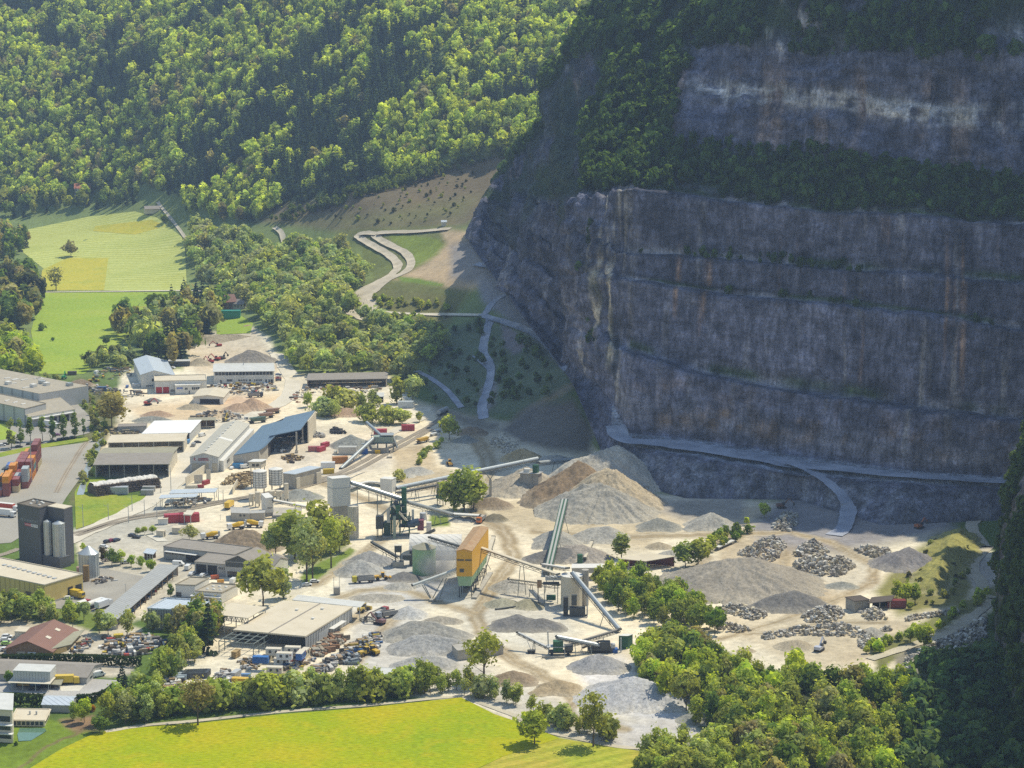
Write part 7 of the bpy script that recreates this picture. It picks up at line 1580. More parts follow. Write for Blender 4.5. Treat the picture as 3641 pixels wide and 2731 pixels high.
def mk_loader():
    e = proto('wheel_loader'); MB().side([(-3.4, 1.0), (-.3, 1.0), (-.3, 2.2), (-3.4, 2.1)], -1.0, 1.0).build('engine_housing', VB, e); MB().box(-.4, -.8, 1.3, 1.0, .8, 3.4).build('cab', GLASS, e); MB().box(-.5, -.9, 3.4, 1.1, .9, 3.55).build('cab_roof', VB, e); MB().box(.3, -.7, .9, 2.4, .7, 1.5).build('front_frame', VB, e)
    for s in (-.6, .6): MB().beam((1.2, s, 2.0), (3.4, s, .8), .3).build('arm', VB, e)
    MB().side([(3.2, .1), (4.6, .1), (4.2, 1.4), (3.3, 1.5)], -1.5, 1.5).build('bucket', VB, e); wheels(e, (-2.0, 1.7), 1.1, .8, .6); return e
def mk_digger():
    e = proto('excavator')
    for s in (-1, 1): MB().side([(-2, 0), (2, 0), (2.3, .45), (1.9, .9), (-1.9, .9), (-2.3, .45)], s * 1.2 - .3, s * 1.2 + .3).build('track', TYRE, e)
    MB().side([(-2.6, 1.0), (1.2, 1.0), (1.2, 1.7), (-.2, 2.2), (-2.6, 2.2)], -1.3, 1.3).build('upper_body', VB, e); MB().box(.1, -1.3, 1.7, 1.6, -.3, 3.0).build('cab', GLASS, e); MB().beam((1.0, .3, 1.6), (4.2, .3, 4.6), .5).build('boom', VB, e); MB().beam((4.2, .3, 4.6), (6.6, .3, 2.2), .4).build('stick', VB, e); MB().side([(6.2, 1.0), (7.2, 1.2), (7.0, 2.3), (6.3, 2.2)], -.3, .9).build('bucket', DSTEEL, e); return e
def mk_container():
    e = proto('freight_container'); m = MB(); m.box(-3.03, -1.22, .002, 3.03, 1.22, 2.58); m.build('body', VB, e); r = MB()
    for k in range(13):
        x = -2.8 + k * .467
        for s in (-1, 1): r.box(x, s * 1.24 - .03, .15, x + .16, s * 1.24 + .03, 2.45)
    r.build('ribbed_side', VB, e); MB().box(-3.07, -1.1, .1, -3.035, 1.1, 2.5).build('door', VB, e); return e
def mk_cabin():
    e = proto('site_cabin'); MB().box(-3, -1.25, .1, 3, 1.25, 2.75).build('body', VB, e); MB().box(-3.05, -1.3, 2.753, 3.05, 1.3, 2.85).build('roof', PC, e)
    for x in (-1.7, .7): MB().box(x, -1.30, 1.1, x + 1.0, -1.255, 2.2).build('window', GLASS, e)
    MB().box(2.2, -1.29, 1.9, 2.7, -1.255, 2.3).build('emblem', RED, e); return e
def mk_wagon():
    e = proto('hopper_wagon'); MB().side([(-4.5, 2.9), (-3.2, 1.3), (3.2, 1.3), (4.5, 2.9)], -1.3, 1.3).build('hopper', VB, e); MB().box(-5, -1.2, 1.0, 5, 1.2, 1.25).build('chassis', DSTEEL, e); wheels(e, (-3.8, -2.6, 2.6, 3.8), .75, .46, .14); return e
def mk_tankwagon():
    e = proto('tank_wagon'); MB().cyl((-6.4, 0, 2.6), (6.4, 0, 2.6), 1.45, None, 16).build('tank', PLG, e); MB().box(-7, -1.2, 1.0, 7, 1.2, 1.3).build('chassis', DSTEEL, e); wheels(e, (-5.4, -4, 4, 5.4), .75, .46, .14); return e
PROT = {}
USED = set()
def put(kind, label, q, x, y, ang, col=(.6, .6, .58), group=None, cat=None, z=0.0, s=1.0):
    if kind not in PROT: PROT[kind] = globals()['mk_' + kind]()
    r = PROT[kind] if kind not in USED else copy_tree(PROT[kind]); USED.add(kind)
    p = P(*q(x, y), z) if not isinstance(q, Vector) else (q.x, q.y)
    r.location = (p[0], p[1], z); r.rotation_euler = (0, 0, math.radians(ang)); r.scale = (s, s, s)
    for c in r.children: c.color = (*col, 1)
    CATS = dict(car='car', van='van', box_truck='truck', semi='truck', mixer='mixer truck', tipper='tipper truck', tanker='tank truck', loader='wheel loader', digger='excavator', container='container', cabin='site cabin', wagon='rail wagon', tankwagon='rail wagon')
    for k in ('group',):
        if k in r: del r[k]
    return tag(r, label, cat or CATS[kind], group)
Wc, Kc, Sc, Rc, Bc, Nc = (.72, .72, .70), (.03, .03, .035), (.4, .42, .44), (.35, .03, .03), (.05, .12, .3), (.05, .06, .09)
for lab, q, x, y, a, c in (('black car first in the row of three behind the anthracite tower', q2, 843, 506, 60, Kc), ('wine-red car in the middle of the row of three', q2, 880, 498, 60, (.25, .03, .06)), ('dark blue car last in the row of three behind the tower', q2, 918, 494, 60, Nc), ('dark car by the weighbridge hut, the farther of two', q2, 1042, 458, -20, Nc), ('black car by the weighbridge hut, the nearer of two', q2, 1072, 472, -20, Kc), ('white car at the workshop corner beside a dark van', q2, 1513, 760, 70, Wc), ('white car parked alone before the glazed workshop', q2, 1604, 770, 60, Wc), ('white pickup parked near the big willow', q2, 1925, 840, 8, Wc),
    ('white car beside the yellow box truck', q2, 541, 952, 10, Wc), ('white car behind the brown-leaved tree', q2, 815, 548, -10, Wc), ('pale car below the row of bright trees', q2, 850, 650, 20, (.6, .5, .5)), ('silver car between the first two bright trees', q2, 925, 660, 20, Sc), ('silver car under the third bright tree', q2, 985, 670, 20, Sc), ('white car behind the timber house, uppermost', q3, 55, 632, 5, Wc), ('white car behind the timber house, middle one', q3, 42, 660, 5, Wc), ('lime green car behind the timber house', q3, 50, 690, 5, (.3, .5, .1)), ('white car at the gable of the timber house', q3, 45, 735, 10, Wc), ('black estate car before the pale boxy office', q3, 270, 1045, 5, Kc), ('dark car at the entry of the scrap yard', q3, 838, 642, 0, Kc),
    ('white car behind the gabled hall lean-to', q1, 1362, 465, -40, Wc), ('blue car beside the white office building', q1, 2190, 520, 15, Bc), ('white car beside the white office building', q1, 2190, 535, 15, Wc), ('red car beside the white office building', q1, 2190, 548, 15, Rc), ('dark blue car nearest in the row by the white office building', q1, 2190, 562, 15, Nc), ('black car between white shed and rail workshop', q1, 1555, 1052, 5, Kc), ('white car at the corner of the rail workshop', qa, 790, 965, 80, Wc), ('white pickup by the willow trunks, the farther one', q5, 705, 378, 12, Wc), ('white pickup by the willow trunks, the nearer one', q5, 645, 405, 12, Wc),
    ('white car at the left end of the poplar car park', qk, 60, 365, 20, Wc), ('dark car beside the white one under the first poplar', qk, 160, 335, 20, Kc), ('navy car between the first and second poplar', qk, 430, 285, 20, Nc), ('black car at the foot of the second poplar', qk, 530, 410, 20, Kc), ('grey car under the first poplar, the left one', qk, 95, 490, 25, Sc), ('grey car under the first poplar, the right one', qk, 205, 485, 25, Sc), ('dark car behind the container stacks, left', qk, 840, 330, 20, Kc), ('dark car behind the container stacks, right', qk, 1110, 300, 50, Kc), ('white-nosed dark car under the fifth poplar', qk, 1490, 255, 20, Nc), ('black car just right of the fifth poplar', qk, 1685, 205, 60, Kc), ('black car under the sixth poplar', qk, 1785, 185, 60, Kc), ('black car right of the sixth poplar', qk, 1895, 175, 20, Kc), ('dark car under the seventh poplar', qk, 2045, 145, 40, Nc), ('purple car parked behind the poplars', qk, 1600, 70, 15, (.3, .12, .25))):
    put('car', lab, q, x, y, a, c)
for lab, q, x, y, a, c in (('long white van before the open loading bay', q2, 1405, 688, -8, Wc), ('white van backed up at the workshop', q2, 1480, 716, 80, Wc), ('white van standing by the little orange dumper', q2, 1838, 822, 75, Wc), ('white van with red underside beside the long grey workshop', q3, 775, 938, 40, Wc), ('white van beside the blue tarpaulin at the slate-blue hall', qa, 985, 955, 30, Wc), ('white van at the yard of the snow-white shed', q1, 1590, 1000, 60, Wc)): put('van', lab, q, x, y, a, c)
put('semi', 'red articulated truck with white trailer top, cut by the picture edge', q2, 40, 255, -22, (.5, .06, .03)); put('semi', 'white articulated truck beside the red one', q2, 20, 300, -22, Wc); put('semi', 'white articulated truck backed at the factory dock', q1, 385, 925, -35, Wc)
put('box_truck', 'yellow box truck docked at the yellow warehouse', q2, 592, 940, -30, (.62, .42, .03)); put('tanker', 'tank truck with red cab and white tank on the turning yard', q2, 640, 1025, 60, Rc); put('box_truck', 'white box truck behind the garden trees', q2, 815, 1022, 60, Wc); put('tanker', 'white tank truck behind the garden trees', q2, 755, 1012, 60, Wc); put('box_truck', 'yellow truck with tarpaulin beside the tracks', q2, 1803, 235, 80, YEL and (.65, .42, .02)); put('box_truck', 'yellow box body parked under the lean-to', q3, 530, 1000, 5, (.65, .45, .03))
put('mixer', 'yellow-drum mixer truck driving before the brown earth heap', q2, 1655, 478, 195, Wc); put('mixer', 'yellow-drum mixer truck farther left below the concrete plant', q2, 1860, 402, 200, Wc); put('mixer', 'yellow-drum mixer truck farther right below the concrete plant', q2, 2000, 385, -5, Wc)
put('tipper', 'yellow-cab tipper truck between the grey cones', q5, 1085, 378, 193, (.5, .42, .03)); put('tipper', 'red tank-bodied truck by the white stone strip', q5, 1222, 640, 60, Rc); put('tipper', 'silver tipper truck beside the red one', q5, 1268, 655, 215, Sc); put('tipper', 'orange tipper truck at the white belt cover', q6, 245, 785, -105, (.55, .16, .03)); put('tipper', 'dark tipper truck by the office building yard', q1, 2010, 690, 10, Nc)
for lab, q, x, y, a, c in (('orange-yellow wheel loader beside the yellow tipper', q5, 1235, 358, 10, (.65, .36, .02)), ('orange wheel loader digging in the brown pit', q4, 1768, 785, 100, (.65, .36, .05)), ('yellow wheel loader by the dark earth mound', q1, 732, 572, 30, (.6, .4, .03)), ('yellow wheel loader among the machine parts, left', q5, 1110, 950, 40, (.6, .38, .03)), ('yellow wheel loader among the machine parts, right', q5, 1165, 940, 130, (.6, .38, .03)), ('yellow wheel loader under the thin canopy', q5, 1090, 605, 60, (.55, .4, .08)), ('orange loader inside the long store shed', q4, 1160, 170, 250, (.5, .3, .05))): put('loader', lab, q, x, y, a, c)
for lab, q, x, y, a, c in (('red excavator alone on the far earth yard', q1, 1718, 295, 195, (.45, .05, .04)), ('red excavator with raised boom, right of two', q1, 1705, 400, 160, (.45, .05, .04)), ('red excavator with raised boom, left of two', q1, 1655, 420, 140, (.45, .05, .04)), ('red excavator beside the concrete slab', q1, 1165, 752, -15, (.45, .05, .04)), ('white and blue excavator in the dug basin', q8, 800, 1190, 60, (.5, .53, .62)), ('yellow excavator with two raised arms behind the brown shed', q1, 1775, 880, 80, (.55, .4, .05)), ('orange excavator in the shade above the pit', q8, 1490, 345, 40, (.4, .12, .04)), ('rusty excavator by the ramp bushes in the shade', q8, 540, 205, 10, (.2, .1, .06)), ('dark-chested excavator at the left of the far earth yard', q1, 1750, 390, 60, (.12, .1, .09)), ('green machine at the meadow edge of the left yard', q1, 505, 545, 90, (.03, .3, .1)), ('red drilling rig by the white stone strip', q5, 1215, 705, 150, (.2, .1, .09))): put('digger', lab, q, x, y, a, c)
# rail yard
for lab, x, y in (('white hopper wagon nearest the crane wagon', 1640, 552), ('white hopper wagon in the middle of three', 1668, 525), ('white hopper wagon farthest up the track beside the bush', 1706, 478)): put('wagon', lab, q4, x, y, 52, Wc, s=.6)
put('wagon', 'yellow crane wagon beside the tracks', q4, 1555, 605, 50, (.6, .36, .04)); put('tankwagon', 'pale tank wagon in the shade at the tunnel of trees', q4, 1712, 385, 68); put('wagon', 'green open wagon on the siding by the bend', q1, 2025, 892, 32, (.07, .12, .08), s=1.2)
for i, (x, y) in enumerate(((2090, 855), (2140, 820))): put('wagon', ('rusty flat wagon next to the green open one', 'rusty flat wagon at the far end of the siding')[i], q1, x, y, 32, (.3, .17, .11), s=1.1)
for x, y, l in ((1370, 340, 'nearer'), (1490, 335, 'farther')): put('container', f'red tarpaulin-roofed rail container by the gantry, {l} one', q2, x, y + 5, 15, (.42, .03, .04), s=1.6)
for lab, q, x, y, a, c, s in (('red container in front of the slate-blue hall, the nearer of two', q4, 757, 672, 60, RED and (.45, .04, .06), 1.0), ('red container in front of the slate-blue hall, the farther of two', q4, 787, 638, 60, (.45, .04, .06), 1.0), ('red-topped skip container beside the two red ones', q4, 700, 672, 5, (.40, .12, .11), 1.1), ('red container behind the screening plant', q4, 1222, 542, 5, (.45, .03, .06), 1.3), ('white container row by the tracks, left', q4, 1328, 540, 0, Wc, 1.3), ('white container row by the tracks, middle', q4, 1412, 552, 5, Wc, 1.2), ('white container row by the tracks, behind', q4, 1425, 525, 5, Wc, 1.2), ('dark red container at the end of the white row', q4, 1440, 508, 5, (.4, .03, .05), 1.3), ('small red box beside the tracks, farther', q4, 1508, 634, 10, Rc, .4), ('small red box beside the tracks, nearer', q4, 1438, 668, 10, Rc, .5), ('yellow container beside the steel tube foot', q4, 815, 848, 10, (.62, .42, .02), 1.0), ('orange skip before the screening yard', q4, 905, 765, 15, (.48, .2, .04), 1.4), ('white-roofed skip beside the orange one', q4, 810, 805, 5, Wc, 1.3), ('low white-sided concrete container by the grey heap', q4, 965, 695, 0, (.5, .48, .42), 1.7),
    ('pale concrete box in a row of three by the grey heap', q4, 870, 695, 90, (.5, .46, .36), .7), ('blue container inside the left earth yard', q1, 805, 640, 2, (.1, .16, .28), 1.1), ('blue box by the gabled hall', q1, 1000, 615, 90, (.08, .16, .4), .6), ('white box beside the blue box', q1, 1075, 610, 5, (.6, .6, .58), .9), ('white caravan box on the left yard', q1, 757, 505, 80, Wc, .8), ('dark box with blue end on the left yard', q1, 890, 490, 5, (.1, .12, .2), .7), ('brown box at the meadow edge', q1, 568, 515, 5, (.14, .1, .08), 1.0), ('blue sentry cabin by the middle shed', q1, 1478, 1050, 90, (.15, .35, .6), .8), ('grey skip beside the blue cabin', q1, 1522, 1078, 90, (.3, .3, .29), .8), ('grey trailer box beside the log stack', q1, 940, 1450, 2, (.4, .42, .43), 1.5), ('low grey trailer beside the log stack, nearer', q1, 1160, 1460, 2, (.3, .3, .28), 1.1), ('low grey trailer beside the log stack, farther', q1, 1172, 1432, 2, (.4, .38, .34), 1.1), ('red skip in the concrete pen, upper', q1, 1620, 1375, 60, Rc, .8), ('red skip in the concrete pen, lower', q1, 1578, 1402, 5, Rc, .6), ('green tarpaulin-covered rack on the small meadow', q9, 1008, 1392, 2, (.02, .27, .2), 4.2), ('white container by the willows at the wood edge', q4, 1422, 330, 0, (.5, .55, .58), 1.6), ('dark red container beside the stone hut', q8, 1330, 890, 0, (.22, .04, .05), 1.3), ('yellow box in the lower yard', qd, 1300, 1030, -8, (.65, .4, .01), 1.0), ('blue tool box on a trailer in the lower yard', qd, 1395, 925, 0, (.12, .24, .42), .6), ('white curved tank box in the lower yard', qd, 1230, 910, 70, (.45, .45, .43), .9), ('blue container partly behind the hedge', qd, 1640, 1090, -10, (.03, .09, .3), 1.0),
    ('orange-red little dumper before the glazed workshop', q2, 1690, 790, 15, (.5, .12, .05), .6), ('orange compressor before the glazed workshop', q2, 1735, 820, 15, (.6, .3, .03), .5), ('blue tarpaulin stack at the slate-blue hall wall', qa, 880, 950, 5, (.04, .25, .5), 1.0)):
    put('container', lab, q, x, y, a, c, s=s) if 'rack' not in lab else None
g = G(*q9(1008, 1392)); put('container', 'green tarpaulin-covered rack on the small meadow', Vector(g), 0, 0, 2, (.02, .27, .2), z=g.z, s=2.6)
for k in range(9): put('container', 'dark grey steel trough in the row along the lower yard', qd, 450 + k * 40, 905 - k * 1.5 + 8, 82, (.07, .08, .09), 'dark grey steel troughs', s=.85)
for k in range(4): put('container', 'pale blue-grey box in the slanting row by the dark troughs', qd, 335 + k * 38, 985 - k * 33, 8, (.36, .42, .46), 'pale blue-grey boxes', s=.7)
for k in range(5): put('container', 'small dark green-grey stone crate in the row of five', qc, 1690 + k * 33, 490, 80, (.12, .15, .15), 'dark stone crates', s=.42)
for lab, x, y, z, a, c in (('cream site cabin in the lower yard, standing free of the others', 1845, 862, 0, -6, (.6, .56, .46)), ('long white site cabin behind the free-standing one', 1960, 725, 0, -8, Wc), ('cream site cabin with two windows stacked highest, left of the row', 1830, 570, 0, -6, (.6, .56, .46)), ('cream site cabin on top of another, by the big shed', 1830, 570, 2.9, -6, (.62, .58, .48)), ('white site cabin in the middle of the rear row', 2000, 640, 0, -6, Wc), ('white site cabin stacked on the middle one', 2000, 640, 2.9, -6, Wc), ('small cream site cabin before the blue stack', 2120, 655, 0, -6, (.6, .53, .38)), ('cream site cabin behind the middle stack', 2130, 545, 0, -6, (.62, .58, .48)), ('cream site cabin on top behind the middle stack', 2130, 545, 2.9, -6, (.62, .58, .48)), ('blue site cabin below in the upright blue stack', 2255, 625, 0, 80, (.02, .12, .38)), ('blue site cabin on top in the upright blue stack', 2255, 625, 2.9, 80, (.02, .12, .38)), ('cream site cabin right of the blue stack', 2310, 590, 0, 75, (.6, .55, .42)), ('cream cabin below the blue lettered container', 1640, 700, 0, 60, (.6, .55, .42)), ('cream cabin behind the blue lettered container', 1750, 660, 0, 60, (.6, .55, .42)), ('white cabin at the end of the row by the steel frame', 1820, 605, 0, 60, Wc)): put('cabin', lab, qd, x, y, a, c, z=z)
put('container', 'blue lettered container stacked on the cream cabin', qd, 1625, 690, -6, (.02, .13, .38), z=2.9)
b = Bld('plank_stack', 'square stack of boards inside the open steelwork', qd, (1230, 520), (1160, 512), (1305, 470), base=630, cat='stack')
for k in range(6): b.part('board_layer', b.slab(b.h * k / 6, b.h * (k + .7) / 6, .1 * (k % 2)), paint('planed_wood', (.42, .30, .14), .8, .4, scale=1.0))
b = Bld('little_roof', 'little white roof on posts over coloured drums', qd, (1535, 635), (1475, 620), (1655, 575), base=730, cat='shelter'); b.part('roof', b.slab(b.h, b.h + .15, .1), RICE)
for i, j in ((.05, .05), (.95, .05), (.05, .95), (.95, .95)): b.post(i, j, b.h - .003, .2, WOOD)
# container terminal
def terminal():
    k_ = 1.38; O = Vector((*P(*qk(795, 1562)), 0)); d = (Vector((*P(*qk(1290, 640)), 0)) - O).normalized(); n = Vector((-d.y, d.x, 0)); ang = math.degrees(math.atan2(d.y, d.x))
    C = dict(m=('maroon', (.26, .075, .06)), o=('orange', (.66, .26, .015)), g=('pale grey', (.40, .43, .42)), b=('blue', (.10, .17, .42)), n=('navy', (.03, .05, .12)), t=('teal', (.16, .30, .27)), c=('cream', (.62, .52, .30)), r=('red-brown', (.33, .09, .06)))
    T = {(-2, 2): 'mmo', (-2, 3): 'r', (-1, 1): 'cm', (-1, 2): 'mro', (0, 0): 'mgg', (0, 1): 'og', (0, 2): 'mr', (0, 3): 'no', (1, 0): 'mo', (1, 1): 'nm', (1, 2): 'mro', (1, 3): 'n', (2, 0): 'omm', (2, 1): 'mnm', (2, 2): 'oo', (2, 3): 'nn', (3, 0): 'oto', (3, 1): 'mmm', (3, 2): 'bo', (3, 3): 'bb', (4, 0): 'mmm', (4, 1): 'oom', (4, 2): 'mr', (5, 0): 'cmmm', (5, 1): 'mmo', (5, 2): 'rr', (6, 0): 'cmrm', (6, 1): 'mr', (6, 2): 'rr', (7, 1): 'ro'}
    rowname = {-2: 'nearest', -1: 'second', 0: 'third', 1: 'fourth', 2: 'fifth', 3: 'sixth', 4: 'seventh', 5: 'eighth', 6: 'ninth', 7: 'farthest'}; colname = ['lane-side', 'inner', 'middle', 'outer']; tier = ['bottom', 'second', 'third', 'top']
    for (i, j), s in T.items():
        p = O + (d * (i * 6.5 + 3.2) + n * (j * 2.75 + 1.25)) * k_
        for k, ch in enumerate(s): put('container', f'{C[ch][0]} freight container, {tier[k]} tier of the {colname[j]} stack in the {rowname[i]} terminal row', p, 0, 0, ang, C[ch][1], 'freight containers on the terminal', z=k * 2.6 * k_, s=k_)
terminal()
def crane():
    p = P(*q1(15, 1420)); e = empty('reach_stacker', (*p, 0), 'black container reach stacker with raised mast at the picture edge', 'reach stacker'); MB().box(-4, -1.6, .8, 3, 1.6, 2.4).build('chassis', DSTEEL, e); MB().box(-1, -1, 2.4, 1, 1, 4).build('cab', GLASS, e); MB().beam((-3, 0, 2.6), (4, 0, 12), .9).build('boom', DSTEEL, e); MB().box(1, -3, 11.4, 2, 3.2, 12.0).build('spreader', DSTEEL, e); wheels(e, (-3, 2.2), 1.5, .8, .7)
crane()
def mast(label, q, x, yb, yt, arm=1.2, name='catenary_mast', w=.2, mat=None):
    c = q(x, yb); X, Y = P(*c); h = PD(c[0], q(x, yt)[1], Y).z; e = empty(name, (X, Y, 0), label, 'mast', 'masts along the railway' if name == 'catenary_mast' else None); MB().cyl((0, 0, 0), (0, 0, h), w, w * .6, 8).build('pole', mat or STEEL, e)
    if arm: MB().beam((0, 0, h * .82), (-arm * 2, .6, h * .9), .1).build('arm', STEEL, e)
for x, yb, yt in ((655, 388, 205), (853, 328, 200), (1012, 350, 205), (1137, 292, 170), (1040, 262, 135), (1235, 312, 190), (1718, 182, 58), (1757, 222, 90), (1345, 100, -85), (1265, 120, 50)): mast('slender grey catenary mast beside the railway line', q2, x, yb, yt, 1.2)
mast('tall lamp mast by the container stacks, with a crown of lamps', qk, 895, 1380, 200, 0, 'lamp_mast', .3)
for x, y, a in ((815, 215, -1.6), (760, 205, -2.6)): pass
mast('thin lamp post on the turning yard of the yellow warehouse', q2, 990, 900, 830, .5, 'lamp_post', .1)
mast('little lamp post beside the weighbridge', q2, 1735, 330, 285, .5, 'lamp_post', .1)
# railway
RAIL = flat('worn_rail', (.24, .17, .11), .5, .5)
for ln in ([(200, 1752), (232, 1690), (262, 1640), (290, 1595), (308, 1573)], [q2(-40, 620), q2(60, 590), q2(150, 555)], [q2(560, 440), q2(700, 405), q2(980, 315), q2(1300, 265), q2(1650, 195), q2(1950, 145), q4(330, 1000), q4(560, 940), q4(800, 880), q4(1000, 800), q4(1200, 690), q4(1400, 590), q4(1600, 480), q4(1720, 390), q4(1740, 330)], [q2(600, 455), q2(980, 335), q2(1300, 285), q2(1650, 215), q2(1900, 165), q4(330, 1025), q4(600, 960), q4(850, 885), q4(1050, 815), q4(1260, 700), q4(1450, 600), q4(1620, 500)]):
    ribbon('railway_ballast', ln, 3.6, M_BALLAST, .16, 6)
    C = np.array([(*P(x, y), 0) for x, y in spline(ln, 6)]); T = np.gradient(C, axis=0); T /= np.linalg.norm(T, axis=1)[:, None]; N = np.stack([-T[:, 1], T[:, 0], T[:, 0] * 0], 1)
    for s in (-.75, .75): ribbon('railway_rail', None, .22, RAIL, .24, world=C + N * s)
ribbon('retaining_wall', None, .9, PCONC, 2.2, world=np.array([(*P(*p), 0) for p in spline([q4(960, 905), q4(1030, 870), q4(1115, 835)], 5)]))
# concrete pens
for lab, q, x0, y0, x1, y1, h in (('tall white pen wall beside the rail workshop', qa, 90, 1215, 400, 1010, 4.5), ('end wall of the white pen', qa, 400, 1130, 465, 1130, 5.5), ('inner wall of the white pen', qa, 215, 1180, 345, 1175, 4.5), ('front wall of the white pen', qa, 75, 1258, 270, 1255, 1.4), ('slanting concrete wall at the split wood pile', qa, 795, 1345, 870, 1215, 3.5)):
    a, b_ = Vector((*P(*q(x0, y0)), 0)), Vector((*P(*q(x1, y1)), 0)); m = MB().beam(Vector((0, 0, h / 2)), b_ - a + Vector((0, 0, h / 2)), .4, h); o = m.build('pen_wall', PC); o.location = a; tag(o, lab, 'wall')
# ------------------------------------------------------------------ planting
AVOID = [[(3560, 2110), (3455, 2195), (3377, 2247), (3248, 2293), (3093, 2345), (3050, 2360)], [(3470, 1984), (3457, 2025), (3493, 2077), (3493, 2113)], [(1690, 940), (1760, 960), (1810, 1040), (1730, 1110), (1720, 1125), (1800, 1150), (1900, 1190), (1960, 1240), (2035, 1330)], [(1745, 1135), (1725, 1200), (1720, 1260), (1745, 1310), (1735, 1380), (1715, 1440), (1720, 1490)], [(1480, 1320), (1590, 1390), (1640, 1450)]]
def grove(name, label, group, poly, step, hr, kinds, cols, flatz=True, seed=1, n=300, parts=True, cat='tree', wide=1.0, q=None, cap=999):
    if q: poly = [q(*p) for p in poly]
    pts = poly_points(poly, step, flatz=flatz, seed=seed)[:cap]
    pts = pts[np.argsort(pts[:, 4])]
    for a in AVOID: pts = pts[segdist(pts[:, 3], pts[:, 4], a) > 13]
    for p in pts:
        k = random.choice(kinds); h = random.uniform(*hr)
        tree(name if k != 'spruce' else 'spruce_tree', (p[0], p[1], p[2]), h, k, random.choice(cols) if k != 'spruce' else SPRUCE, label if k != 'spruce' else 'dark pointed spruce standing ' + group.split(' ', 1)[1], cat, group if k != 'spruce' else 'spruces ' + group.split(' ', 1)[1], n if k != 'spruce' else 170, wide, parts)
    return len(pts)
GW = [WILLOW, WILLOW, SPRING, (.46, .52, .22), (.32, .40, .13), (.40, .42, .2)]
cnt = {}
cnt['mid'] = grove('willow_tree', 'grey-green round willow in the wood left of the looping haul road', 'willows in the wood by the looping haul road', [(668, 830), (760, 840), (900, 860), (1010, 915), (1040, 900), (1180, 885), (1235, 900), (1330, 985), (1250, 1050), (1225, 1110), (1270, 1145), (1420, 1180), (1560, 1225), (1600, 1290), (1480, 1340), (1420, 1370), (1080, 1345), (1035, 1300), (1000, 1210), (940, 1160), (880, 1110), (770, 1060), (690, 1000), (668, 900)], 12.8, (12, 19), ['round', 'round', 'wide', 'tall'], GW, False, 31, 420, False, wide=1.15)
cnt['hill'] = grove('shrub', 'low green shrub on the terraces inside the road loop', 'shrubs on the terraces of the loop', [(1330, 1060), (1600, 1075), (1590, 1105), (1340, 1100)], 6, (3, 5.5), ['shrub'], [OLIVE, SPRING], False, 33, 110, False, 'shrub')
grove('shrub', 'low green shrub below the lowest terrace track', 'shrubs below the terrace track', [(1290, 1120), (1540, 1140), (1580, 1200), (1500, 1210), (1380, 1160)], 8, (4, 7), ['shrub', 'round'], [SPRING, OLIVE], False, 34, 110, False, 'shrub')
grove('shrub', 'small bush on the brown cleared slope', 'bushes on the cleared slope', [(980, 790), (1240, 740), (1500, 640), (1720, 590), (1640, 760), (1450, 810), (1200, 800)], 11.5, (1.5, 4), ['shrub', 'round'], [OLIVE, (.10, .11, .04)], False, 35, 90, False, 'shrub')
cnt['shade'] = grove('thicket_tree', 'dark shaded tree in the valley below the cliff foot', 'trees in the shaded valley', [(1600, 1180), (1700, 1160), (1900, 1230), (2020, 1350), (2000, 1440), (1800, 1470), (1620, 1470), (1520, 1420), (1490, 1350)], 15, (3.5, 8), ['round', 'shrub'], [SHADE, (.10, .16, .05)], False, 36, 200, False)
cnt['left'] = grove('meadow_tree', 'green tree in the belt behind the mown meadow', 'trees behind the mown meadow', [(-60, 790), (150, 770), (300, 750), (480, 738), (500, 700), (250, 705), (-60, 740)], 12, (13, 20), ['round', 'tall', 'spruce'], [SPRING, DEEP, OLIVE], False, 37, 200, False)
grove('meadow_tree', 'dark tree by the left end of the mown meadow', 'trees left of the mown meadow', [(-60, 850), (70, 840), (110, 880), (40, 960), (-60, 930)], 13, (14, 22), ['spruce', 'round', 'tall'], [DEEP, BUD], False, 38, 200, False)
grove('meadow_tree', 'tall dark tree in the clump left of the farm road', 'trees left of the farm road', [(-60, 1020), (110, 1010), (140, 1130), (90, 1180), (-60, 1190)], 11, (19, 27), ['spruce', 'tall', 'round'], [DEEP, BUD, (.09, .10, .05)], False, 39, 220, False)
grove('meadow_tree', 'leafy tree between the lush meadow and the factory', 'trees between meadow and factory', [(-60, 1220), (80, 1230), (150, 1290), (130, 1350), (-60, 1370)], 12, (13, 20), ['round', 'wide', 'tall'], [SPRING, FRESH, BUD], True, 40, 260)
grove('copse_tree', 'tall dark tree in the copse above the far earth yard', 'trees in the copse above the earth yard', [(630, 1090), (700, 1075), (775, 1110), (760, 1180), (690, 1240), (690, 1290), (600, 1310), (520, 1290), (470, 1230), (540, 1180)], 11, (16, 26), ['spruce', 'spruce', 'tall', 'round'], [DEEP, WILLOW, BUD], False, 41, 240, False)
grove('meadow_tree', 'pale willow bush at the meadow end above the works', 'willows at the meadow end', [(290, 1300), (330, 1290), (420, 1270), (490, 1290), (480, 1320), (380, 1315), (300, 1325)], 10, (9, 13), ['round', 'wide'], [WILLOW, (.20, .23, .10)], False, 42, 240, False)
grove('meadow_tree', 'dark tree on the lush meadow beside the copse', 'trees on the lush meadow', [(410, 1170), (490, 1160), (490, 1215), (420, 1220)], 12, (14, 22), ['tall', 'round'], [DEEP, BUD], False, 43, 220, False)
cnt['thick'] = grove('broadleaf_tree', 'bright green tree in the thicket behind the concrete silo', 'trees in the thicket by the silo', [(2125, 2085), (2200, 2065), (2300, 2090), (2420, 2150), (2570, 2250), (2560, 2275), (2420, 2245), (2270, 2205), (2130, 2150)], 5.8, (8, 12.5), ['round', 'full', 'full'], [FRESH, SPRING, DEEP, OLIVE], seed=44, n=900)
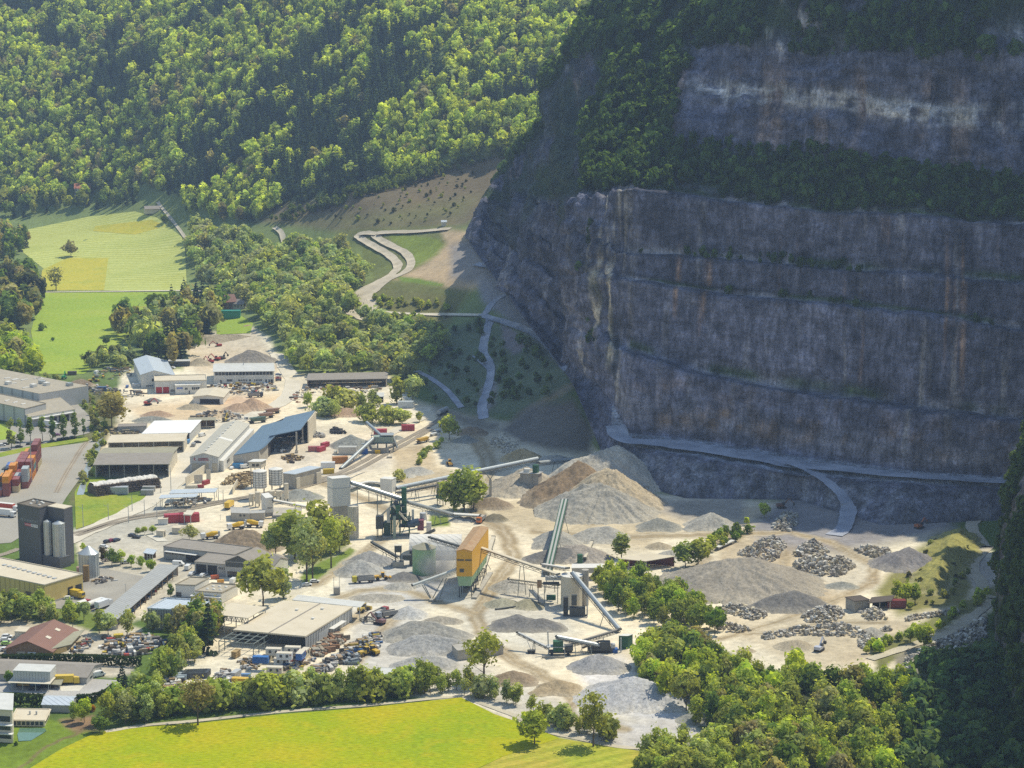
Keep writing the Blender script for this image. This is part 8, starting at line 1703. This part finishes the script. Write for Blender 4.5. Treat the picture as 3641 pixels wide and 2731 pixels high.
cnt['wood'] = grove('broadleaf_tree', 'leafy green tree in the wood below the right-hand yard', 'trees in the wood below the yard', [(2260, 2330), (2420, 2280), (2580, 2400), (2720, 2440), (2900, 2480), (3060, 2480), (3200, 2470), (3260, 2560), (3160, 2820), (2720, 2850), (2620, 2700), (2520, 2620), (2400, 2520), (2280, 2440)], 7.0, (10, 15.5), ['round', 'full', 'full'], [FRESH, SPRING, DEEP, OLIVE, SPRING, BUD], seed=45, n=900)
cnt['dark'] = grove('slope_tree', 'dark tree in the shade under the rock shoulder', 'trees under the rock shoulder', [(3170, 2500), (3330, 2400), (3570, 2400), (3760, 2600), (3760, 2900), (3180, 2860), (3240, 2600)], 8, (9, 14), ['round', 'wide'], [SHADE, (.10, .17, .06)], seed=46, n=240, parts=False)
cnt['hedge'] = grove('hedgerow_tree', 'slender green tree in the hedgerow along the flowering meadow path', 'trees in the hedgerow by the path', [(560, 2558), (900, 2523), (1300, 2493), (1630, 2462), (1640, 2442), (1300, 2462), (900, 2495), (560, 2530)], 3.7, (6.5, 13), ['full', 'full', 'tall', 'shrub'], [SPRING, WILLOW, OLIVE, SPRING], seed=47, n=800, wide=1.05)
cnt['belt'] = grove('belt_tree', 'green tree in the belt between the two lower left yards', 'trees in the belt between the lower yards', [(385, 2585), (600, 2560), (560, 2480), (640, 2400), (700, 2350), (770, 2270), (790, 2240), (770, 2210), (700, 2260), (620, 2350), (560, 2420), (460, 2500), (370, 2560)], 4.9, (8, 15), ['full', 'full', 'tall'], [WILLOW, SPRING, OLIVE, SPRING, DEEP], seed=48, n=800)
grove('hedgerow_tree', 'light green tree in the hedgerow right of the flowering meadow', 'trees in the hedgerow right of the meadow', [(1640, 2470), (1740, 2495), (1850, 2535), (1960, 2585), (2080, 2620), (2190, 2640), (2200, 2622), (2060, 2592), (1900, 2530), (1760, 2470), (1660, 2440)], 4.2, (5, 10), ['full', 'full', 'shrub', 'open'], [SPRING, WILLOW, OLIVE], seed=49, n=800)
grove('bank_tree', 'grey-green bushy tree at the lower picture edge', 'trees at the lower edge', [(2300, 2690), (2420, 2640), (2560, 2650), (2680, 2660), (2780, 2760), (2700, 2850), (2280, 2800)], 6.5, (8, 13), ['full', 'full', 'wide'], [WILLOW, SPRING, OLIVE], seed=50, n=800)
grove('garden_tree', 'bushy tree on the slope behind the timber house', 'trees behind the timber house', [(-60, 2190), (60, 2165), (220, 2185), (320, 2215), (300, 2235), (200, 2222), (50, 2215), (-60, 2240)], 5.5, (7, 11), ['full', 'round'], [SPRING, WILLOW, OLIVE], seed=51, n=700)
grove('garden_tree', 'tree before the grey hall with joints', 'trees before the grey hall', [(330, 2250), (420, 2240), (480, 2248), (600, 2255), (600, 2268), (430, 2268), (340, 2275)], 6.5, (9, 13), ['full', 'wide', 'full'], [WILLOW, SPRING, OLIVE], seed=52, n=700)
grove('garden_tree', 'dark tree between the grey hall and the steel frame', 'trees between grey hall and steel frame', [(630, 2270), (700, 2240), (790, 2230), (800, 2270), (720, 2320), (650, 2330)], 6.5, (11, 17), ['full', 'full'], [BUD, OLIVE, DEEP], seed=53, n=700)
grove('stream_shrub', 'small shrub on the bank of the stream', 'shrubs along the stream', [(270, 1400), (340, 1420), (385, 1500), (375, 1600), (330, 1680), (310, 1740), (285, 1740), (310, 1640), (330, 1560), (320, 1480)], 6.5, (2, 4.5), ['shrub'], [OLIVE, SPRING, BUD], seed=54, n=150, parts=False, cat='shrub')
grove('stream_shrub', 'low bush on the slope behind the factory', 'bushes behind the factory', [(90, 1330), (200, 1340), (260, 1400), (240, 1420), (160, 1360)], 8, (2.5, 5), ['shrub'], [OLIVE, WILLOW], seed=55, n=150, parts=False, cat='shrub')
grove('wood_edge_tree', 'broad willow in the wood edge above the tracks', 'willows above the tracks', q=q4, poly=[(690, 400), (760, 385), (880, 400), (900, 420), (720, 425)], step=9, hr=(11, 15), kinds=['full', 'shrub', 'full'], wide=1.25, cols=[WILLOW, SPRING], seed=56, n=700)
grove('wood_edge_tree', 'large willow standing before the long store shed', 'willows before the store shed', q=q4, poly=[(600, 320), (720, 330), (860, 320), (1060, 330), (1190, 330), (1180, 350), (850, 350), (620, 345)], step=10, hr=(10, 16), kinds=['full', 'shrub', 'full'], wide=1.25, cols=[WILLOW, SPRING, OLIVE], seed=57, n=700)
grove('wood_edge_tree', 'dense willow on the bank left of the shaded tracks', 'willows left of the shaded tracks', q=q4, poly=[(1050, 420), (1200, 430), (1400, 440), (1430, 460), (1250, 475), (1060, 430)], step=8, hr=(8, 14), kinds=['full', 'shrub', 'full'], wide=1.25, cols=[WILLOW, OLIVE, SPRING], seed=58, n=700)
grove('wood_edge_tree', 'tall full willow at the corner of the shaded valley', 'willows at the corner of the shade', q=q4, poly=[(1300, 280), (1470, 270), (1500, 310), (1320, 320)], step=12, hr=(17, 22), kinds=['full', 'shrub', 'full'], wide=1.25, cols=[WILLOW, SPRING], seed=59, n=420)
grove('ramp_shrub', 'bush on the ramp between the worn lanes', 'bushes on the ramp', [(2530, 1915), (2640, 1880), (2680, 1890), (2600, 1940), (2540, 1960)], 5, (3, 5), ['shrub', 'round'], [DEEP, SPRING], seed=60, n=240, cat='shrub')
grove('rim_shrub', 'low shrub on the grassy mound at the right', 'shrubs on the grassy mound', [(3200, 2080), (3330, 1910), (3430, 1890), (3480, 2000), (3400, 2130), (3230, 2180)], 8, (1.5, 3.5), ['shrub'], [OLIVE, (.12, .12, .04)], seed=61, n=130, parts=False, cat='shrub')
grove('rim_shrub', 'light green shrub along the rim road', 'shrubs along the rim road', [(3060, 2320), (3120, 2300), (3300, 2230), (3500, 2100), (3540, 2120), (3320, 2260), (3160, 2340)], 6, (2.5, 5), ['shrub', 'round'], [SPRING, FRESH], seed=62, n=160, parts=False, cat='shrub')
grove('track_shrub', 'low bush on the ridge between tracks and brown pit', 'bushes on the ridge by the tracks', q=q4, poly=[(1510, 780), (1560, 680), (1660, 610), (1740, 590), (1700, 630), (1600, 700), (1540, 790)], step=5, hr=(2, 4), kinds=['shrub'], cols=[OLIVE, SPRING], seed=63, n=150, parts=False, cat='shrub')
for lab, q, x, yb, yt, k, col, wd in (
    ('solitary half-bare tree standing on the meadow path', q3, 1557, 1322, 950, 'open', BUD, 1.15), ('tall lone leafy tree at the meadow corner above the hedge', q7, 265, 985, 585, 'open', SPRING, 1.25), ('round bright tree alone in the flowering meadow', q7, 665, 1475, 1235, 'round', FRESH, 1.3), ('airy tall tree at the edge of the mown field', q7, 1128, 1490, 1065, 'open', OLIVE, 1.0), ('low dark fir-like bush at the meadow edge by the pond', q3, 785, 1380, 1265, 'round', DEEP, 1.35), ('bright round maple in the garden by the barn', q3, 663, 1300, 1135, 'round', FRESH, .9),
    ('slim light tree in the garden beside the bright maple', q3, 575, 1280, 1140, 'tall', SPRING, 1.2), ('pointed dark spruce at the end of the lower yard belt', q3, 965, 1050, 850, 'spruce', SPRUCE, 1.5), ('tall spruce beside the grey hall with joints', q3, 1640, 760, 345, 'spruce', SPRUCE, 1.0), ('slim conical fir by the white offices', q2, 1340, 935, 835, 'tall', DEEP, 1.3), ('great willow with hanging crown beside the white offices', q5, 300, 565, 205, 'wide', SPRING, 1.0), ('slim willow right of the great willow', q5, 460, 505, 265, 'tall', WILLOW, 1.5),
    ('tall willow with bare trunk, nearest the pickups', q5, 643, 375, -110, 'open', WILLOW, .95), ('tall willow right of the pickups', q5, 690, 355, -60, 'open', WILLOW, .9), ('tall willow standing alone right on the grass strip', q5, 835, 265, -125, 'open', SPRING, .95), ('tall dense willow below the slender conveyor', q5, 550, 200, -175, 'tall', SPRING, 1.7), ('tall dense willow between conveyor and white tower', q5, 730, 130, -260, 'tall', SPRING, 1.7), ('leafy willow at the grass strip end by the white tower', q5, 900, 140, -110, 'round', WILLOW, 1.1), ('leafy willow left in the willow group', q5, 400, 170, -70, 'round', WILLOW, 1.1),
    ('great spreading oak at the stream by the pallet rows', q1, 880, 925, 665, 'wide', BUD, 1.05), ('brown-leaved tree first in the short tree row', q2, 805, 665, 560, 'round', (.12, .085, .03), 1.0), ('dark tree second in the short tree row', q2, 880, 690, 565, 'round', DEEP, .9), ('bright tree third in the short tree row', q2, 948, 680, 568, 'tall', FRESH, 1.7), ('bright tree fourth in the short tree row', q2, 1032, 697, 605, 'tall', FRESH, 1.6), ('bright tree fifth in the short tree row', q2, 1110, 705, 612, 'tall', FRESH, 1.6), ('bright tree last in the short tree row by the wooden shelter', q2, 1185, 735, 650, 'round', FRESH, 1.1), ('little bright tree behind the grain silo', q2, 655, 580, 515, 'round', FRESH, 1.1),
    ('green bush among the first weighbridge bushes', q2, 1082, 450, 395, 'round', SPRING, 1.2), ('green bush in the middle of the weighbridge bushes', q2, 1140, 445, 385, 'round', SPRING, 1.2), ('green bush last of the weighbridge bushes', q2, 1200, 440, 378, 'round', SPRING, 1.2), ('shaggy grey-green bush by the mixer truck', q2, 1490, 500, 375, 'wide', WILLOW, 1.1), ('dense green tree clump beside the long tube conveyor, left', q4, 1800, 1140, 850, 'full', SPRING, 1.2), ('dense green tree clump beside the long tube conveyor, middle', q4, 1880, 1150, 800, 'full', OLIVE, 1.1), ('dense green tree clump beside the long tube conveyor, right', q4, 1955, 1130, 830, 'tall', SPRING, 1.6),
    ('round bush alone by the tracks and white cube', q4, 1375, 910, 820, 'shrub', WILLOW, 1.0), ('big round bush at the shade edge by the tracks', q4, 1765, 585, 415, 'round', SPRING, 1.2), ('little tree in front of the big round bush', q4, 1530, 445, 360, 'tall', SPRING, 1.5), ('slim dark bush standing alone on the sand', q6, 1350, 1075, 890, 'tall', OLIVE, 1.9), ('big round olive bush beside the thin white roof, left', q6, 1850, 1160, 970, 'round', OLIVE, 1.3), ('big round olive bush beside the thin white roof, right', q6, 1950, 1150, 940, 'round', OLIVE, 1.3), ('bright bush behind the round olive bushes', q6, 2045, 1020, 890, 'tall', FRESH, 1.8), ('single bright tree at the top of the ramp', q8, 420, 270, 180, 'round', FRESH, 1.1), ('small bush below the single ramp tree', q8, 300, 325, 275, 'round', FRESH, 1.0),
    ('bright bush group beside the stone hut, left', q8, 1330, 830, 710, 'tall', FRESH, 1.5), ('bright bush group beside the stone hut, middle', q8, 1400, 860, 735, 'round', FRESH, 1.2), ('bright bush group beside the stone hut, right', q8, 1460, 860, 725, 'tall', FRESH, 1.6), ('round bush at the rim road by the basin', q8, 1430, 1140, 1035, 'round', SPRING, 1.3), ('light tree over the rim road', q8, 1520, 1180, 1020, 'round', FRESH, 1.1), ('young bright tree at the wood edge by the basin', q8, 640, 1330, 1190, 'round', FRESH, 1.1), ('little dark bush in the garden by the villa', q3, 128, 1480, 1450, 'shrub', DEEP, 1.0), ('small conifer by the pale boxy office', q3, 65, 1000, 905, 'round', DEEP, 1.0), ('orange-blooming azalea in the garden', q3, 730, 1215, 1170, 'shrub', (.5, .27, .02), 1.2)):
    c = q(x, yb); X, Y = P(*c); h = PD(c[0], q(x, yt)[1], Y).z
    tree('spruce_tree' if k == 'spruce' else ('garden_bush' if k == 'shrub' else 'broadleaf_tree'), (X, Y, 0), h * 1.03, k, col, lab, 'tree' if k != 'shrub' else 'bush', None, 950 if k != 'spruce' else 260, wd)
for i, (x, yb, yt) in enumerate(((90, 1100, 880), (160, 1080, 885), (240, 1040, 860), (335, 1035, 855), (415, 1035, 850), (500, 1030, 838), (590, 1015, 825), (660, 1000, 875))):
    c = q1(x, yb); X, Y = P(*c); h = PD(c[0], q1(x, yt)[1], Y).z
    tree('poplar_tree', (X, Y, 0), h * 1.12, 'column', DEEP if i else OLIVE, f"narrow columnar poplar, {['first', 'second', 'third', 'fourth', 'fifth', 'sixth', 'seventh', 'last'][i]} from the left in the car park row", 'tree', 'poplars along the factory car park', 500, 1.15)
for lab, q9x, y, h, k, c in (('solitary tree in the middle of the mown meadow', 310, 1122, 15, 'wide', BUD), ('bare-crowned tall tree at the corner of the mown meadow', 245, 1270, 22, 'open', BUD), ('low dark bush on the lush meadow', 180, 1445, 6, 'shrub', DEEP), ('lower dark bush on the lush meadow', 230, 1490, 3, 'shrub', DEEP), ('clipped rounded bush row at the barn by the track', 720, 975, 9, 'wide', DEEP), ('bush before the pale willow bushes', 465, 1510, 7, 'round', DEEP)):
    g = G(*q9(q9x, y)); tree('meadow_bush' if h < 8 else 'broadleaf_tree', g, h, k, c, lab, 'tree' if h > 8 else 'bush', None, 300, 1.1)
def hedge(label, q, line, w, h):
    C = np.array([(*P(*q(*p)), 0) for p in line]); rng = np.random.default_rng(9); Ls = np.r_[0, np.cumsum(np.linalg.norm(np.diff(C, axis=0), axis=1))]; n = int(Ls[-1] * 42); s = rng.uniform(0, Ls[-1], n)
    x, y = np.interp(s, Ls, C[:, 0]), np.interp(s, Ls, C[:, 1]); f = rng.integers(0, 3, n); a = rng.uniform(-1, 1, n); z = rng.uniform(.1, 1, n)
    dy = np.where(f == 0, -1, np.where(f == 1, 1, a)) * w / 2; zz = np.where(f == 2, h, z * h); N = np.stack([a * .2, np.where(f == 0, -1, np.where(f == 1, 1, 0)), np.where(f == 2, 1.0, .1)], 1)
    V, F = _cards(np.stack([x, y + dy, zz], 1) - C[0], N, rng.uniform(.25, .5, n), rng, .3); T = np.repeat(rng.uniform(.7, 1.2, n), 4)[:, None] * np.array((.045, .075, .018))
    o = link('hedge', npmesh('hedge', V, F, M_LEAF, T, smooth=False), None, C[0]); tag(o, label, 'hedge')
hedge('long clipped dark hedge below the scrap yard', q3, [(-120, 845), (300, 835), (700, 840), (1110, 860)], 2.2, 3.6); hedge('clipped dark hedge behind the bungalow', q3, [(95, 1165), (350, 1168)], 2.5, 4.2); hedge('short dark hedge right of the grey barn', q3, [(600, 1150), (720, 1150), (830, 1110), (890, 1060)], 2.5, 3.2)
print(cnt)
# ------------------------------------------------------------------ spring haze over the valley
def make_haze():
    t = NT('valley_haze'); v = t.n('ShaderNodeVolumePrincipled')
    v.inputs['Color'].default_value = (.50, .68, 1.0, 1); v.inputs['Density'].default_value = .000085; v.inputs['Anisotropy'].default_value = .2
    t.l(v.outputs[0], t.out.inputs['Volume'])
    m = MB(); m.box(-3500, -300, -60, 3500, 5200, 560)
    o = m.build('haze', t.m); tag(o, 'thin blue spring haze hanging in the valley air', None, None, 'stuff')
    SC.cycles.volume_bounces = 0
make_haze()
# ------------------------------------------------------------------ camera, daylight
cam = bpy.data.cameras.new('camera'); cam.sensor_width = 36.0; cam.sensor_fit = 'HORIZONTAL'; cam.lens = 36.0 * FPX / W0
cam.clip_start = 5.0; cam.clip_end = 12000.0
co = bpy.data.objects.new('camera', cam); COL.objects.link(co)
co.location = (0, 0, CAMZ); co.rotation_euler = (math.pi / 2 - PITCH, 0, 0)
SC.camera = co
SUN_EL, SUN_AZ = math.radians(58), math.radians(54)            # azimuth measured from the view direction towards the right
sd = Vector((math.cos(SUN_EL) * math.sin(SUN_AZ), math.cos(SUN_EL) * math.cos(SUN_AZ), math.sin(SUN_EL)))
sun = bpy.data.lights.new('sun', 'SUN'); sun.energy = 5.0; sun.angle = math.radians(.5); sun.color = (1.0, .925, .745)
so = bpy.data.objects.new('sun', sun); COL.objects.link(so); so.rotation_euler = sd.to_track_quat('Z', 'Y').to_euler(); so.location = (300, 600, 700)
w = bpy.data.worlds.new('World'); SC.world = w; w.use_nodes = True
nt = w.node_tree; nt.nodes.clear()
sky = nt.nodes.new('ShaderNodeTexSky'); sky.sky_type = 'NISHITA'; sky.sun_disc = False
sky.sun_elevation = SUN_EL; sky.sun_rotation = SUN_AZ; sky.altitude = 600; sky.air_density = 1.6; sky.dust_density = .4
bg = nt.nodes.new('ShaderNodeBackground'); bg.inputs[1].default_value = 0.15
ow = nt.nodes.new('ShaderNodeOutputWorld')
nt.links.new(sky.outputs[0], bg.inputs[0]); nt.links.new(bg.outputs[0], ow.inputs[0])
SC.view_settings.view_transform = 'Standard'; SC.view_settings.look = 'None'; SC.view_settings.exposure = 0; SC.view_settings.gamma = 1
SC.render.engine = 'CYCLES'
SC.cycles.max_bounces = 5; SC.cycles.diffuse_bounces = 3; SC.cycles.glossy_bounces = 2; SC.cycles.transparent_max_bounces = 6
SC.cycles.use_denoising = False
